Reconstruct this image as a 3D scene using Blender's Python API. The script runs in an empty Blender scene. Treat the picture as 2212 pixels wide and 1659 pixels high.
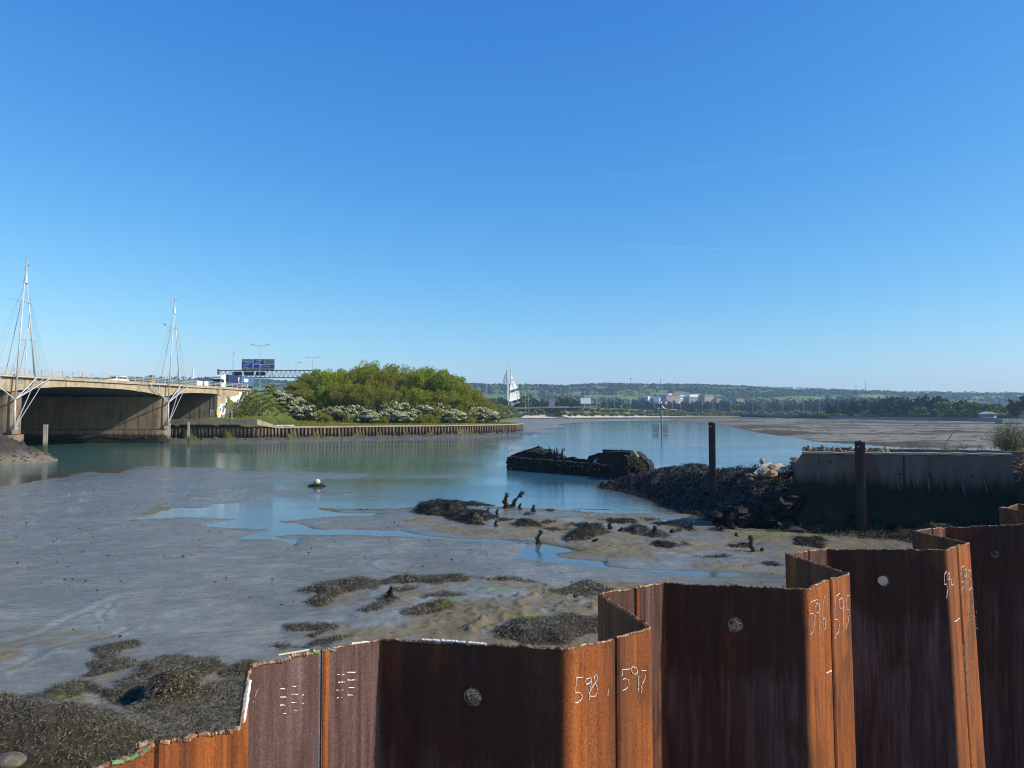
import bpy, math, random
import numpy as np
from mathutils import Vector, Matrix
sc = bpy.context.scene
R = math.radians
# ---------------------------------------------------------------- camera
F_PX, CX, CY, HOR, EYE = 1609.0, 1106.0, 829.5, 892.0, 6.5
PITCH = math.atan((HOR - CY) / F_PX)
cam = bpy.data.objects.new('camera', bpy.data.cameras.new('camera'))
sc.collection.objects.link(cam)
cam.data.sensor_width = 36.0
cam.data.lens = 36.0 * F_PX / 2212.0
cam.data.clip_start = 0.05
cam.data.clip_end = 20000
cam.location = (0, 0, EYE)
cam.rotation_euler = (math.pi / 2 + PITCH, 0, 0)
sc.camera = cam
# ---------------------------------------------------------------- light
SUN_EL, SUN_AZ = 33.0, -16.0            # elevation; azimuth from +X towards +Y
world = bpy.data.worlds.new('World'); sc.world = world; world.use_nodes = True
wn, wl = world.node_tree.nodes, world.node_tree.links
wn.clear()
w_out = wn.new('ShaderNodeOutputWorld'); w_bg = wn.new('ShaderNodeBackground')
sky = wn.new('ShaderNodeTexSky'); sky.sky_type = 'NISHITA'; sky.sun_disc = False
sky.sun_elevation = R(SUN_EL); sky.sun_rotation = R(90 - SUN_AZ)
sky.altitude = 0; sky.air_density = 1.0; sky.dust_density = 0.35; sky.ozone_density = 3.2
w_bg.inputs['Strength'].default_value = 0.105
# film response of the clear sky: deeper, more saturated blue overhead
w_sep = wn.new('ShaderNodeSeparateColor'); wl.new(sky.outputs[0], w_sep.inputs[0]); w_hs = wn.new('ShaderNodeCombineColor')
for i_, (g_, a_) in enumerate(((1.62, 1.80), (1.03, 1.39), (.57, 1.29))):
    S0, EX = 0.105, 2 ** 0.15
    p_ = wn.new('ShaderNodeMath'); p_.operation = 'POWER'; m0 = wn.new('ShaderNodeMath'); m0.operation = 'MULTIPLY'; m0.inputs[1].default_value = S0
    wl.new(w_sep.outputs[i_], m0.inputs[0]); wl.new(m0.outputs[0], p_.inputs[0]); p_.inputs[1].default_value = g_
    m1 = wn.new('ShaderNodeMath'); m1.operation = 'MULTIPLY'; m1.inputs[1].default_value = a_ / S0 / EX; wl.new(p_.outputs[0], m1.inputs[0]); wl.new(m1.outputs[0], w_hs.inputs[i_])
wl.new(w_bg.outputs[0], w_out.inputs[0])
sun = bpy.data.objects.new('sun', bpy.data.lights.new('sun', 'SUN'))
sc.collection.objects.link(sun)
sun.data.energy = 5.0; sun.data.angle = R(0.53); sun.data.color = (1.0, 0.92, 0.79)
sdir = Vector((math.cos(R(SUN_EL)) * math.cos(R(SUN_AZ)), math.cos(R(SUN_EL)) * math.sin(R(SUN_AZ)), math.sin(R(SUN_EL))))
sun.rotation_euler = sdir.to_track_quat('Z', 'Y').to_euler()
sc.view_settings.view_transform = 'Standard'; sc.view_settings.look = 'None'
sc.view_settings.exposure = 0.15; sc.view_settings.gamma = 1.0
sc.view_settings.use_curve_mapping = False
sc.cycles.max_bounces = 5; sc.cycles.diffuse_bounces = 2; sc.cycles.glossy_bounces = 3
sc.cycles.transmission_bounces = 2; sc.cycles.transparent_max_bounces = 6; sc.cycles.volume_bounces = 0
sc.cycles.caustics_reflective = False; sc.cycles.caustics_refractive = False
sc.cycles.sample_clamp_indirect = 4.0
sc.cycles.filter_width = 1.1

# ---------------------------------------------------------------- geometry from picture coordinates (2212 x 1659)
cp, sp = math.cos(PITCH), math.sin(PITCH)
def ray(x, y):
    a, b = (x - CX) / F_PX, (CY - y) / F_PX
    return np.array([a, cp - b * sp, sp + b * cp])
def G(x, y, z=0.0):                      # point on the horizontal plane z
    d = ray(x, y); t = (z - EYE) / d[2]
    return np.array([d[0] * t, d[1] * t, z])
def AT(x, y, Y):                         # point at distance Y
    d = ray(x, y); t = Y / d[1]
    return np.array([d[0] * t, Y, EYE + d[2] * t])
def ONP(x, y, P, n):                     # point on a plane
    d = ray(x, y); o = np.array([0, 0, EYE]); t = np.dot(np.array(P) - o, n) / np.dot(d, n)
    return o + d * t
# faint vapour trails high in the sky, drawn in direction space of the sky itself
tc = wn.new('ShaderNodeTexCoord')
def vmath(op, a, b=None):
    n = wn.new('ShaderNodeVectorMath'); n.operation = op
    wl.new(a, n.inputs[0])
    if b is not None: n.inputs[1].default_value = b
    return n
def smath(op, a, b=None, c=None):
    n = wn.new('ShaderNodeMath'); n.operation = op
    for i, v in enumerate((a, b, c)):
        if v is None: continue
        if isinstance(v, (int, float)): n.inputs[i].default_value = v
        else: wl.new(v, n.inputs[i])
    return n.outputs[0]
skycol = w_hs.outputs[0]
for (a, b, w, s) in (((1270, 528), (1880, 548), 0.0009, 0.075), ((1100, 402), (2140, 300), 0.002, 0.022)):
    da, db = ray(*a), ray(*b); da /= np.linalg.norm(da); db /= np.linalg.norm(db)
    n = np.cross(da, db); n /= np.linalg.norm(n)
    mid = (da + db); mid /= np.linalg.norm(mid); half = math.acos(float(np.dot(da, mid)))
    nrm = vmath('NORMALIZE', tc.outputs['Generated'])
    dn = vmath('DOT_PRODUCT', nrm.outputs[0], tuple(n)).outputs['Value']
    band = smath('SUBTRACT', 1.0, smath('DIVIDE', smath('ABSOLUTE', dn), w)); band = smath('MAXIMUM', band, 0.0)
    dm = vmath('DOT_PRODUCT', nrm.outputs[0], tuple(mid)).outputs['Value']
    fall = smath('DIVIDE', smath('SUBTRACT', dm, math.cos(half)), 1 - math.cos(half)); fall = smath('MAXIMUM', fall, 0.0)
    k = smath('MULTIPLY', smath('MULTIPLY', band, fall), s / 0.105)
    mx = wn.new('ShaderNodeMixRGB'); mx.blend_type = 'ADD'; mx.inputs[0].default_value = 1
    cmb = wn.new('ShaderNodeCombineXYZ')
    for i in range(3): wl.new(k, cmb.inputs[i])
    wl.new(skycol, mx.inputs[1]); wl.new(cmb.outputs[0], mx.inputs[2]); skycol = mx.outputs[0]
wl.new(skycol, w_bg.inputs['Color'])

# ---------------------------------------------------------------- helpers
col = sc.collection
def tag(o, label=None, cat=None, group=None, kind=None):
    if label: o['label'] = label
    if cat: o['category'] = cat
    if group: o['group'] = group
    if kind: o['kind'] = kind
    return o
def empty(name, loc=(0, 0, 0), rz=0.0):
    o = bpy.data.objects.new(name, None); col.objects.link(o); o.location = loc; o.rotation_euler = (0, 0, rz); o.empty_display_size = .3
    return o
def add_obj(name, me, parent=None, loc=None, rz=None):
    o = bpy.data.objects.new(name, me); col.objects.link(o)
    if parent is not None: o.parent = parent
    if loc is not None: o.location = loc
    if rz is not None: o.rotation_euler = (0, 0, rz)
    return o
def copy_tree(o, parent=None):
    c = o.copy(); col.objects.link(c)
    if parent is not None: c.parent = parent
    for ch in list(o.children): copy_tree(ch, c)
    return c
def np_mesh(name, V, Fq, mat, attrs=None, smooth=False):   # Fq: (n,k) int array
    me = bpy.data.meshes.new(name)
    V = np.asarray(V, dtype=np.float32); Fq = np.asarray(Fq, dtype=np.int32)
    n, k = Fq.shape
    me.vertices.add(len(V)); me.vertices.foreach_set('co', V.ravel())
    me.loops.add(n * k); me.loops.foreach_set('vertex_index', Fq.ravel())
    me.polygons.add(n); me.polygons.foreach_set('loop_start', np.arange(n, dtype=np.int32) * k)
    me.polygons.foreach_set('loop_total', np.full(n, k, dtype=np.int32))
    if smooth: me.polygons.foreach_set('use_smooth', np.ones(n, dtype=bool))
    me.update(calc_edges=True)
    for an, av in (attrs or {}).items():
        a = me.attributes.new(an, 'FLOAT', 'POINT'); a.data.foreach_set('value', np.asarray(av, dtype=np.float32))
    if mat: me.materials.append(mat)
    return me
class MB:
    def __init__(s): s.v = []; s.f = []; s.sm = False
    def add(s, vs, fs):
        b = len(s.v); s.v += [tuple(map(float, v)) for v in vs]; s.f += [tuple(b + i for i in f) for f in fs]; return s
    def box(s, c, d, rz=0.0, rx=0.0):
        m = Matrix.Rotation(rz, 3, 'Z') @ Matrix.Rotation(rx, 3, 'X')
        vs = [tuple(Vector(c) + m @ Vector((x * d[0] / 2, y * d[1] / 2, z * d[2] / 2))) for z in (-1, 1) for y in (-1, 1) for x in (-1, 1)]
        return s.add(vs, [(0, 2, 3, 1), (4, 5, 7, 6), (0, 1, 5, 4), (2, 6, 7, 3), (0, 4, 6, 2), (1, 3, 7, 5)])
    def tube(s, a, b, r0, r1=None, n=8, cap=True):
        r1 = r0 if r1 is None else r1
        a, b = Vector(a), Vector(b); d = (b - a).normalized()
        u = d.orthogonal().normalized(); w = d.cross(u)
        vs = []
        for p, r in ((a, r0), (b, r1)):
            for i in range(n):
                t = 2 * math.pi * i / n; vs.append(p + (u * math.cos(t) + w * math.sin(t)) * r)
        fs = [(i, (i + 1) % n, n + (i + 1) % n, n + i) for i in range(n)]
        if cap: fs += [tuple(range(n - 1, -1, -1)), tuple(range(n, 2 * n))]
        return s.add(vs, fs)
    def path(s, pts, r, n=6):
        rr = r if isinstance(r, (list, tuple)) else [r] * len(pts)
        for i in range(len(pts) - 1): s.tube(pts[i], pts[i + 1], rr[i], rr[i + 1], n)
        return s
    def prism(s, poly, vec):               # poly: list of 3D points, extruded by vec
        n = len(poly); vec = Vector(vec); P = [Vector(p) for p in poly]
        return s.add(P + [p + vec for p in P], [tuple(range(n))[::-1], tuple(range(n, 2 * n))] + [(i, (i + 1) % n, n + (i + 1) % n, n + i) for i in range(n)])
    def blob(s, c, r, n=8, m=5, j=0.15, seed=0):
        rg = random.Random(seed); vs = []; fs = []
        rr = r if isinstance(r, (tuple, list)) else (r, r, r)
        vs.append((c[0], c[1], c[2] - rr[2]))
        for k in range(1, m):
            ph = -math.pi / 2 + math.pi * k / m
            for i in range(n):
                t = 2 * math.pi * (i + .5 * (k % 2)) / n; q = 1 + rg.uniform(-j, j)
                vs.append((c[0] + rr[0] * q * math.cos(ph) * math.cos(t), c[1] + rr[1] * q * math.cos(ph) * math.sin(t), c[2] + rr[2] * q * math.sin(ph)))
        vs.append((c[0], c[1], c[2] + rr[2])); T = len(vs) - 1
        for i in range(n):
            fs.append((0, 1 + (i + 1) % n, 1 + i)); fs.append((T, T - n + i, T - n + (i + 1) % n))
            for k in range(m - 2):
                a = 1 + k * n; fs.append((a + i, a + (i + 1) % n, a + n + (i + 1) % n, a + n + i))
        return s.add(vs, fs)
    def build(s, name, mat, parent=None, smooth=False, bevel=0.0, recalc=True):
        me = bpy.data.meshes.new(name); me.from_pydata(s.v, [], s.f); me.update()
        if mat: me.materials.append(mat)
        if recalc or bevel:
            import bmesh
            bm = bmesh.new(); bm.from_mesh(me)
            if bevel:
                es = [e for e in bm.edges if len(e.link_faces) == 2 and e.calc_face_angle(0) > 0.6]
                bmesh.ops.bevel(bm, geom=es, offset=bevel, segments=2, affect='EDGES', profile=.6)
            bmesh.ops.recalc_face_normals(bm, faces=bm.faces)
            bm.to_mesh(me); bm.free()
        if smooth: me.polygons.foreach_set('use_smooth', [True] * len(me.polygons))
        return add_obj(name, me, parent)
# value noise
def vnoise(x, y, seed=0, octv=3):
    x = np.asarray(x, float); y = np.asarray(y, float); out = np.zeros(np.broadcast(x, y).shape); amp = 1; tot = 0
    for o in range(octv):
        rg = np.random.RandomState(seed * 13 + o); T = rg.rand(256, 256)
        xi = np.floor(x).astype(int); yi = np.floor(y).astype(int); fx = x - xi; fy = y - yi
        fx = fx * fx * (3 - 2 * fx); fy = fy * fy * (3 - 2 * fy)
        g = lambda i, j: T[i % 256, j % 256]
        v = (g(xi, yi) * (1 - fx) + g(xi + 1, yi) * fx) * (1 - fy) + (g(xi, yi + 1) * (1 - fx) + g(xi + 1, yi + 1) * fx) * fy
        out += v * amp; tot += amp; amp *= .5; x = x * 2.03 + 17; y = y * 2.03 + 5
    return out / tot
def sdf_poly(px, py, poly, sx=1.0):      # >0 inside
    P = np.array(poly, float); n = len(P)
    d2 = np.full(px.shape, 1e18); ins = np.zeros(px.shape, bool)
    for i in range(n):
        ax, ay = P[i]; bx, by = P[(i + 1) % n]
        ex, ey = (bx - ax) * sx, by - ay; wx, wy = (px - ax) * sx, py - ay
        t = np.clip((wx * ex + wy * ey) / (ex * ex + ey * ey + 1e-12), 0, 1)
        d2 = np.minimum(d2, (wx - ex * t) ** 2 + (wy - ey * t) ** 2)
        c = ((ay > py) != (by > py)) & (px < (bx - ax) * (py - ay) / (by - ay + 1e-12) + ax)
        ins ^= c
    d = np.sqrt(d2); return np.where(ins, d, -d)
def sm(a, b, x):
    t = np.clip((x - a) / (b - a), 0, 1); return t * t * (3 - 2 * t)

# ---------------------------------------------------------------- materials
def rgb(c): return (c[0], c[1], c[2], 1.0)
class NT:
    def __init__(s, name):
        s.m = bpy.data.materials.new(name); s.m.use_nodes = True; s.t = s.m.node_tree; s.n = s.t.nodes; s.n.clear()
        s.out = s.n.new('ShaderNodeOutputMaterial'); s.b = s.n.new('ShaderNodeBsdfPrincipled'); s.l(s.b.outputs[0], s.out.inputs[0])
        g = s.n.new('ShaderNodeNewGeometry'); s.pos = g.outputs['Position']; s.nz = g.outputs['Normal']
        t = s.n.new('ShaderNodeTexCoord'); s.obj = t.outputs['Object']
    def l(s, a, b): s.t.links.new(a, b)
    def put(s, inp, v):
        if isinstance(v, (int, float)): inp.default_value = v
        elif isinstance(v, tuple): inp.default_value = rgb(v) if len(inp.default_value) == 4 else v[:3]
        else: s.l(v, inp)
    def map(s, vec, scale):
        n = s.n.new('ShaderNodeMapping'); n.inputs['Scale'].default_value = scale; s.l(vec, n.inputs[0]); return n.outputs[0]
    def noise(s, vec, scale, detail=4, rough=.55, dist=0.0):
        n = s.n.new('ShaderNodeTexNoise'); n.inputs['Scale'].default_value = scale; n.inputs['Detail'].default_value = detail
        n.inputs['Roughness'].default_value = rough; n.inputs['Distortion'].default_value = dist; s.l(vec, n.inputs['Vector']); return n.outputs['Fac']
    def vor(s, vec, scale, feat='F1'):
        n = s.n.new('ShaderNodeTexVoronoi'); n.inputs['Scale'].default_value = scale; n.feature = feat; s.l(vec, n.inputs['Vector']); return n.outputs['Distance']
    def ramp(s, fac, stops):
        n = s.n.new('ShaderNodeValToRGB'); e = n.color_ramp.elements
        while len(e) < len(stops): e.new(.5)
        for i, (p, c) in enumerate(stops): e[i].position = p; e[i].color = rgb(c) if isinstance(c, tuple) else (c, c, c, 1)
        s.l(fac, n.inputs[0]); return n.outputs[0]
    def mix(s, fac, a, b, mode='MIX'):
        n = s.n.new('ShaderNodeMixRGB'); n.blend_type = mode; s.put(n.inputs[0], fac); s.put(n.inputs[1], a); s.put(n.inputs[2], b); return n.outputs[0]
    def math(s, op, a, b=None, clamp=False):
        n = s.n.new('ShaderNodeMath'); n.operation = op; n.use_clamp = clamp; s.put(n.inputs[0], a)
        if b is not None: s.put(n.inputs[1], b)
        return n.outputs[0]
    def attr(s, name):
        n = s.n.new('ShaderNodeAttribute'); n.attribute_name = name; return n.outputs['Fac']
    def sep(s, vec):
        n = s.n.new('ShaderNodeSeparateXYZ'); s.l(vec, n.inputs[0]); return n.outputs
    def bump(s, h, strength=.5, dist=.02, normal=None):
        n = s.n.new('ShaderNodeBump'); n.inputs['Strength'].default_value = strength; n.inputs['Distance'].default_value = dist
        s.l(h, n.inputs['Height'])
        if normal is not None: s.l(normal, n.inputs['Normal'])
        s.l(n.outputs[0], s.b.inputs['Normal']); return n.outputs[0]
    def fin(s, color=None, rough=None, metal=None, spec=None, ior=None):
        if color is not None: s.put(s.b.inputs['Base Color'], color)
        if rough is not None: s.put(s.b.inputs['Roughness'], rough)
        if metal is not None: s.put(s.b.inputs['Metallic'], metal)
        if spec is not None: s.put(s.b.inputs['Specular IOR Level'], spec)
        if ior is not None: s.b.inputs['IOR'].default_value = ior
        return s.m
def simple(name, c, rough=.6, metal=0, scale=3, var=.25, bump=0.0, bd=.02, spec=.5, stretch=(1, 1, 1)):
    s = NT(name); v = s.map(s.pos, stretch); n = s.noise(v, scale, 5)
    k = s.ramp(n, [(.3, tuple(x * (1 - var) for x in c)), (.7, tuple(min(1, x * (1 + var)) for x in c))])
    if bump: s.bump(n, bump, bd)
    return s.fin(k, rough, metal, spec)
M = {}
# wet estuary mud: attributes wet / weed / alga / beach
s = NT('mud')
n1 = s.noise(s.pos, .35, 5); n2 = s.noise(s.map(s.pos, (1, 2.2, 1)), 2.2, 5, .6); n3 = s.noise(s.map(s.pos, (1, 2.5, 1)), 9, 3)
dry = s.ramp(s.mix(.5, n1, n2), [(.3, (.125, .100, .060)), (.55, (.19, .158, .100)), (.75, (.26, .22, .145))])
n0 = s.noise(s.map(s.pos, (.8, 1.2, 1)), .22, 5, .65, .8); n5 = s.noise(s.map(s.pos, (.8, 1.3, 1)), 1.1, 6, .7, .5)
wetc = s.ramp(s.mix(.5, n0, n5), [(.36, (.10, .086, .058)), (.62, (.26, .243, .185))])
wet = s.attr('wet'); n0 = s.noise(s.map(s.pos, (.8, 1.2, 1)), .22, 5, .65, .8); n5 = s.noise(s.map(s.pos, (.8, 1.3, 1)), 1.1, 6, .7, .5)
wetn = s.math('ADD', wet, s.math('ADD', s.math('MULTIPLY', s.math('SUBTRACT', n5, .53), 1.7), s.math('MULTIPLY', s.math('SUBTRACT', n0, .48), 2.0)), True)
c = s.mix(wetn, dry, wetc)
c = s.mix(s.attr('flat'), c, s.ramp(s.noise(s.map(s.pos, (1, 2.5, 1)), .25, 6, .65), [(.35, (.12, .103, .070)), (.5, (.215, .19, .135)), (.65, (.31, .28, .20))]))
c = s.mix(s.attr('film'), c, (.13, .115, .075))
c = s.mix(s.math('MULTIPLY', s.attr('weed'), .93), c, s.ramp(n3, [(.3, (.012, .010, .006)), (.7, (.05, .042, .026))]))
c = s.mix(s.math('MULTIPLY', s.attr('alga'), s.ramp(n3, [(.35, 0.0), (.6, 1.0)])), c, (.17, .19, .035))
c = s.mix(s.attr('beach'), c, s.ramp(s.noise(s.pos, .6, 5), [(.3, (.36, .30, .22)), (.7, (.6, .53, .43))]))
n4 = s.noise(s.map(s.pos, (.8, 2.0, 1)), 1.3, 5, .65)
s.bump(s.math('MULTIPLY', s.math('ADD', s.math('ADD', n2, s.math('MULTIPLY', n3, .45)), s.math('ADD', s.math('MULTIPLY', n4, 1.6), s.math('MULTIPLY', s.noise(s.map(s.pos, (.6, 1.3, 1)), .6, 4, .6, .4), 3.5))), s.math('SUBTRACT', 1.0, s.math('MULTIPLY', s.attr('film'), .75))), .9, .06)
M['mud'] = s.fin(c, s.ramp(s.math('SUBTRACT', wetn, s.attr('weed')), [(0, .85), (.4, .45), (.8, .18), (1, .10)]), 0, s.math('ADD', s.math('MULTIPLY', wetn, .85), .05), 1.45)
# water
s = NT('water')
sh = s.attr('shallow')
w1 = s.noise(s.map(s.pos, (1, 1.6, 1)), .9, 4, .6); w2 = s.noise(s.map(s.pos, (1, 1.8, 1)), 4.5, 3)
c = s.mix(sh, s.mix(s.attr('teal'), (.035, .125, .20), (.060, .165, .135)), (.12, .105, .06))  # blue base carries the sky reflection; teal is the sediment colour
calm = s.ramp(s.noise(s.map(s.pos, (.3, 1, 1)), .06, 3), [(.40, 0.45), (.55, 1.0)])
s.bump(s.math('MULTIPLY', s.math('ADD', w1, s.math('MULTIPLY', w2, .4)), s.math('MULTIPLY', calm, s.math('SUBTRACT', 1.0, s.math('MULTIPLY', sh, .5)))), .42, .06)
M['water'] = s.fin(c, .05, 0, .5, 1.333)
# rust of the near sheet piles; attributes: rust (orange), scale (purple grey mill scale), dtop (metres below the top)
s = NT('rusty_steel')
st = s.map(s.pos, (1, 1, .07)); fine = s.noise(s.pos, 140, 3, .7); streak = s.mix(.5, s.noise(st, 16, 4, .6), s.noise(s.map(s.pos, (1, 1, .035)), 60, 3, .6)); streak2 = s.noise(s.map(s.pos, (1, 1, .18)), 8, 4, .6, .4)
blot = s.noise(s.map(s.pos, (1, 1, .5)), 3.2, 5, .62)
orange = s.ramp(s.mix(.6, fine, streak), [(.38, (.095, .028, .009)), (.5, (.27, .074, .013)), (.62, (.43, .135, .023))])
brown = s.ramp(s.mix(.6, fine, streak), [(.40, (.024, .009, .006)), (.52, (.058, .021, .010)), (.64, (.11, .040, .015))])
purple = s.ramp(s.mix(.6, fine, streak), [(.39, (.060, .028, .024)), (.52, (.125, .068, .058)), (.64, (.21, .135, .125))])
c = s.mix(s.ramp(s.math('ADD', s.attr('rust'), s.math('MULTIPLY', s.math('SUBTRACT', blot, .5), 1.1)), [(.35, 0.0), (.65, 1.0)]), brown, orange)
pf = s.math('ADD', s.attr('scale'), s.math('MULTIPLY', s.math('SUBTRACT', s.mix(.45, streak2, streak), .5), 1.5))
c = s.mix(s.ramp(pf, [(.40, 0.0), (.62, 1.0)]), c, purple)
band = s.noise(s.map(s.pos, (1, 1, .02)), 7, 3, .6); c = s.mix(s.ramp(band, [(.42, .0), (.60, .55)]), c, (.035, .016, .012))
stain = s.noise(s.map(s.pos, (1, 1, .3)), 5.5, 5, .65, .6); c = s.mix(s.ramp(stain, [(.52, .0), (.66, .6)]), c, (.045, .018, .010))
c = s.mix(s.ramp(s.vor(s.map(s.pos, (1, 1, .35)), 46), [(.03, .55), (.10, 0.0)]), c, (.035, .014, .008))
s.bump(s.math('ADD', s.math('MULTIPLY', fine, .5), streak), .4, .0035)
M['rust'] = s.fin(c, s.ramp(blot, [(.3, .55), (.7, .8)]), 0.0, .35)
s = NT('cut_edge_rust'); n = s.noise(s.pos, 60, 4)
s.bump(n, .8, .006); M['edge'] = s.fin(s.ramp(n, [(.35, (.06, .03, .018)), (.5, (.22, .11, .05)), (.68, (.50, .36, .24))]), .75)
M['chalk'] = simple('chalk', (.82, .76, .66), .9, scale=120, var=.2)
M['whitepaint'] = simple('white_paint', (.8, .78, .74), .6, scale=25, var=.15, bump=.4, bd=.004)
M['greenpaint'] = simple('green_paint', (.12, .26, .10), .6, scale=60, var=.5)
M['oldpost'] = simple('shaded_red_steel', (.022, .008, .007), .6, scale=2.5, var=.6, bump=.3, stretch=(1, 1, .25))  # post steel, the shade of its faces worked into the near-black colour
# concrete
def concrete(name, c, dark=.55, weed=None, green=None, sc_=.5):
    s = NT(name); n = s.noise(s.pos, sc_, 6, .6); st = s.noise(s.map(s.pos, (1, 1, .12)), 1.6, 5, .6); fn = s.noise(s.pos, 12, 3)
    k = s.ramp(s.mix(.5, n, st), [(.32, tuple(x * dark for x in c)), (.52, c), (.72, tuple(min(1, x * 1.25) for x in c))])
    if weed is not None:
        z = s.sep(s.pos)[2]; f = s.ramp(s.math('DIVIDE', s.math('ADD', z, s.math('MULTIPLY', s.math('SUBTRACT', st, .5), 1.6)), weed), [(.62, 1.0), (.80, .0)])
        k = s.mix(f, k, s.ramp(fn, [(.3, (.008, .008, .005)), (.7, (.035, .035, .02))]))
        if green is not None:
            g = s.ramp(s.math('ABSOLUTE', s.math('SUBTRACT', s.math('ADD', z, s.math('MULTIPLY', n, .6)), green)), [(.15, .45), (.6, 0.0)])
            k = s.mix(s.math('MULTIPLY', g, s.ramp(s.noise(s.pos, 1.1, 3), [(.45, 0.0), (.55, 1.0)])), k, (.03, .05, .008))
    s.bump(s.math('ADD', fn, s.math('MULTIPLY', n, 2.0)), .4, .03)
    return s.fin(k, .85, 0, .3)
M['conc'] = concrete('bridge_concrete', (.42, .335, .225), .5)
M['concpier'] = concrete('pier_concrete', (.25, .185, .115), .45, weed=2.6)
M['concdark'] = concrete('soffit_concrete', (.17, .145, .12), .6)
M['conccap'] = concrete('cap_concrete', (.33, .28, .20), .6)
M['concwall'] = concrete('quay_concrete', (.150, .112, .090), .55, weed=4.1, green=1.3)
M['seawall'] = concrete('sea_wall_concrete', (.24, .26, .28), .7, weed=.9)
M['stone'] = simple('broken_stone', (.33, .27, .19), .85, scale=2.5, var=.4, bump=.5)
M['stonebrown'] = simple('brown_stone', (.30, .17, .10), .85, scale=2.5, var=.4, bump=.5)
M['white'] = simple('white_enamel', (.78, .79, .80), .4, scale=2, var=.06)
M['whiteseg'] = simple('white_tube_paint', (.50, .51, .52), .35, scale=1, var=.08)
M['galv'] = simple('galvanised_steel', (.42, .44, .45), .45, .5, scale=3, var=.15)
M['galvd'] = simple('weathered_grey_steel', (.20, .24, .26), .55, .3, scale=3, var=.2)
M['black'] = simple('black_paint', (.012, .012, .013), .5, scale=3, var=.3)
M['rail'] = simple('parapet_paint', (.50, .52, .50), .5, .2, scale=3, var=.15)
M['asphalt'] = simple('asphalt', (.05, .05, .052), .85, scale=1.5, var=.2)
M['rubber'] = simple('tyre_rubber', (.02, .02, .02), .8)
s = NT('glass_dark'); M['glass'] = s.fin((.012, .018, .022), .06, 0, .6)
s = NT('container_blue'); n = s.noise(s.map(s.pos, (1, 1, .15)), 2.2, 5); M['cblue'] = s.fin(s.ramp(n, [(.3, (.022, .040, .13)), (.7, (.04, .065, .19))]), .5)
s = NT('container_light_blue'); n = s.noise(s.map(s.pos, (1, 1, .15)), 2.2, 5); M['clblue'] = s.fin(s.ramp(n, [(.3, (.05, .13, .28)), (.7, (.13, .25, .42))]), .5)
M['cream'] = simple('cream_paint', (.8, .72, .5), .5)
M['signblue'] = simple('sign_blue', (.008, .045, .26), .45, var=.1)
M['signgrey'] = simple('sign_grey', (.13, .15, .16), .55, var=.1)
M['signwhite'] = simple('sign_white', (.55, .62, .72), .5, var=.05)
M['graf_w'] = simple('graffiti_white', (.85, .84, .82), .7, scale=.8, var=.1)
M['graf_b'] = simple('graffiti_blue', (.25, .55, .75), .7, scale=1.5, var=.25)
M['graf_k'] = simple('graffiti_black', (.03, .03, .05), .7)
M['graf_r'] = simple('graffiti_pink', (.5, .12, .14), .7)
M['graf_y'] = simple('graffiti_yellow', (.8, .5, .04), .7, scale=2, var=.3)
M['oldwood'] = simple('weathered_timber', (.22, .18, .13), .85, scale=3, var=.45, bump=.6, stretch=(1, 1, .15))
s = NT('tidal_timber'); z = s.sep(s.pos)[2]; n = s.noise(s.map(s.pos, (1, 1, .15)), 3, 5)
k = s.mix(s.ramp(s.math('MULTIPLY', s.math('ADD', z, n), .3), [(.45, 1.0), (.8, 0.0)]), s.ramp(n, [(.3, (.17, .15, .12)), (.7, (.42, .38, .31))]), s.ramp(n, [(.35, (.015, .015, .01)), (.65, (.09, .10, .03))]))
s.bump(n, .5, .03); M['tidalwood'] = s.fin(k, .8)
s = NT('wreck_weed'); n = s.noise(s.map(s.pos, (1, 1, .35)), 3.0, 6, .65); s.bump(n, 1.0, .25)
M['wreck'] = s.fin(s.ramp(n, [(.35, (.004, .004, .003)), (.6, (.018, .015, .010)), (.75, (.060, .052, .034))]), .65, 0, .4)
# foliage: attribute v = random per leaf
def leafmat(name, stops, rough=.6, trans=.5, spec=.06):
    s = NT(name); a = s.attr('v'); big = s.noise(s.pos, .22, 2)
    k = s.ramp(s.mix(.4, a, big), stops); s.fin(k, rough, 0, spec)
    if trans:
        t = s.n.new('ShaderNodeBsdfTranslucent'); s.l(k, t.inputs[0]); m = s.n.new('ShaderNodeMixShader'); m.inputs[0].default_value = trans
        s.l(s.b.outputs[0], m.inputs[1]); s.l(t.outputs[0], m.inputs[2]); s.l(m.outputs[0], s.out.inputs[0])
    return s.m
M['leaf_a'] = leafmat('leaf_bright_green', [(.2, (.14, .19, .014)), (.5, (.29, .35, .026)), (.85, (.42, .47, .05))])
M['leaf_b'] = leafmat('leaf_olive', [(.2, (.15, .155, .020)), (.5, (.28, .275, .034)), (.85, (.40, .38, .06))])
M['leaf_c'] = leafmat('leaf_yellow_green', [(.2, (.14, .17, .02)), (.5, (.25, .29, .035)), (.85, (.38, .40, .06))])
M['leaf_h'] = leafmat('hawthorn_leaf', [(.2, (.05, .075, .018)), (.5, (.10, .135, .03)), (.85, (.17, .20, .05))])
M['blossom'] = leafmat('hawthorn_blossom', [(.2, (.62, .60, .33)), (.5, (.80, .77, .50)), (.85, (.88, .86, .66))], trans=.4)
M['leaf_far'] = leafmat('far_leaf_dark', [(.2, (.018, .032, .012)), (.5, (.035, .055, .02)), (.85, (.06, .085, .03))], trans=.1)
M['leaf_fm'] = leafmat('far_leaf_mid', [(.2, (.075, .115, .022)), (.5, (.13, .18, .04)), (.85, (.20, .26, .06))], trans=.1)
M['leaf_fp'] = leafmat('far_leaf_pale', [(.2, (.11, .13, .06)), (.5, (.18, .20, .09)), (.85, (.30, .30, .17))], trans=.1)
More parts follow.
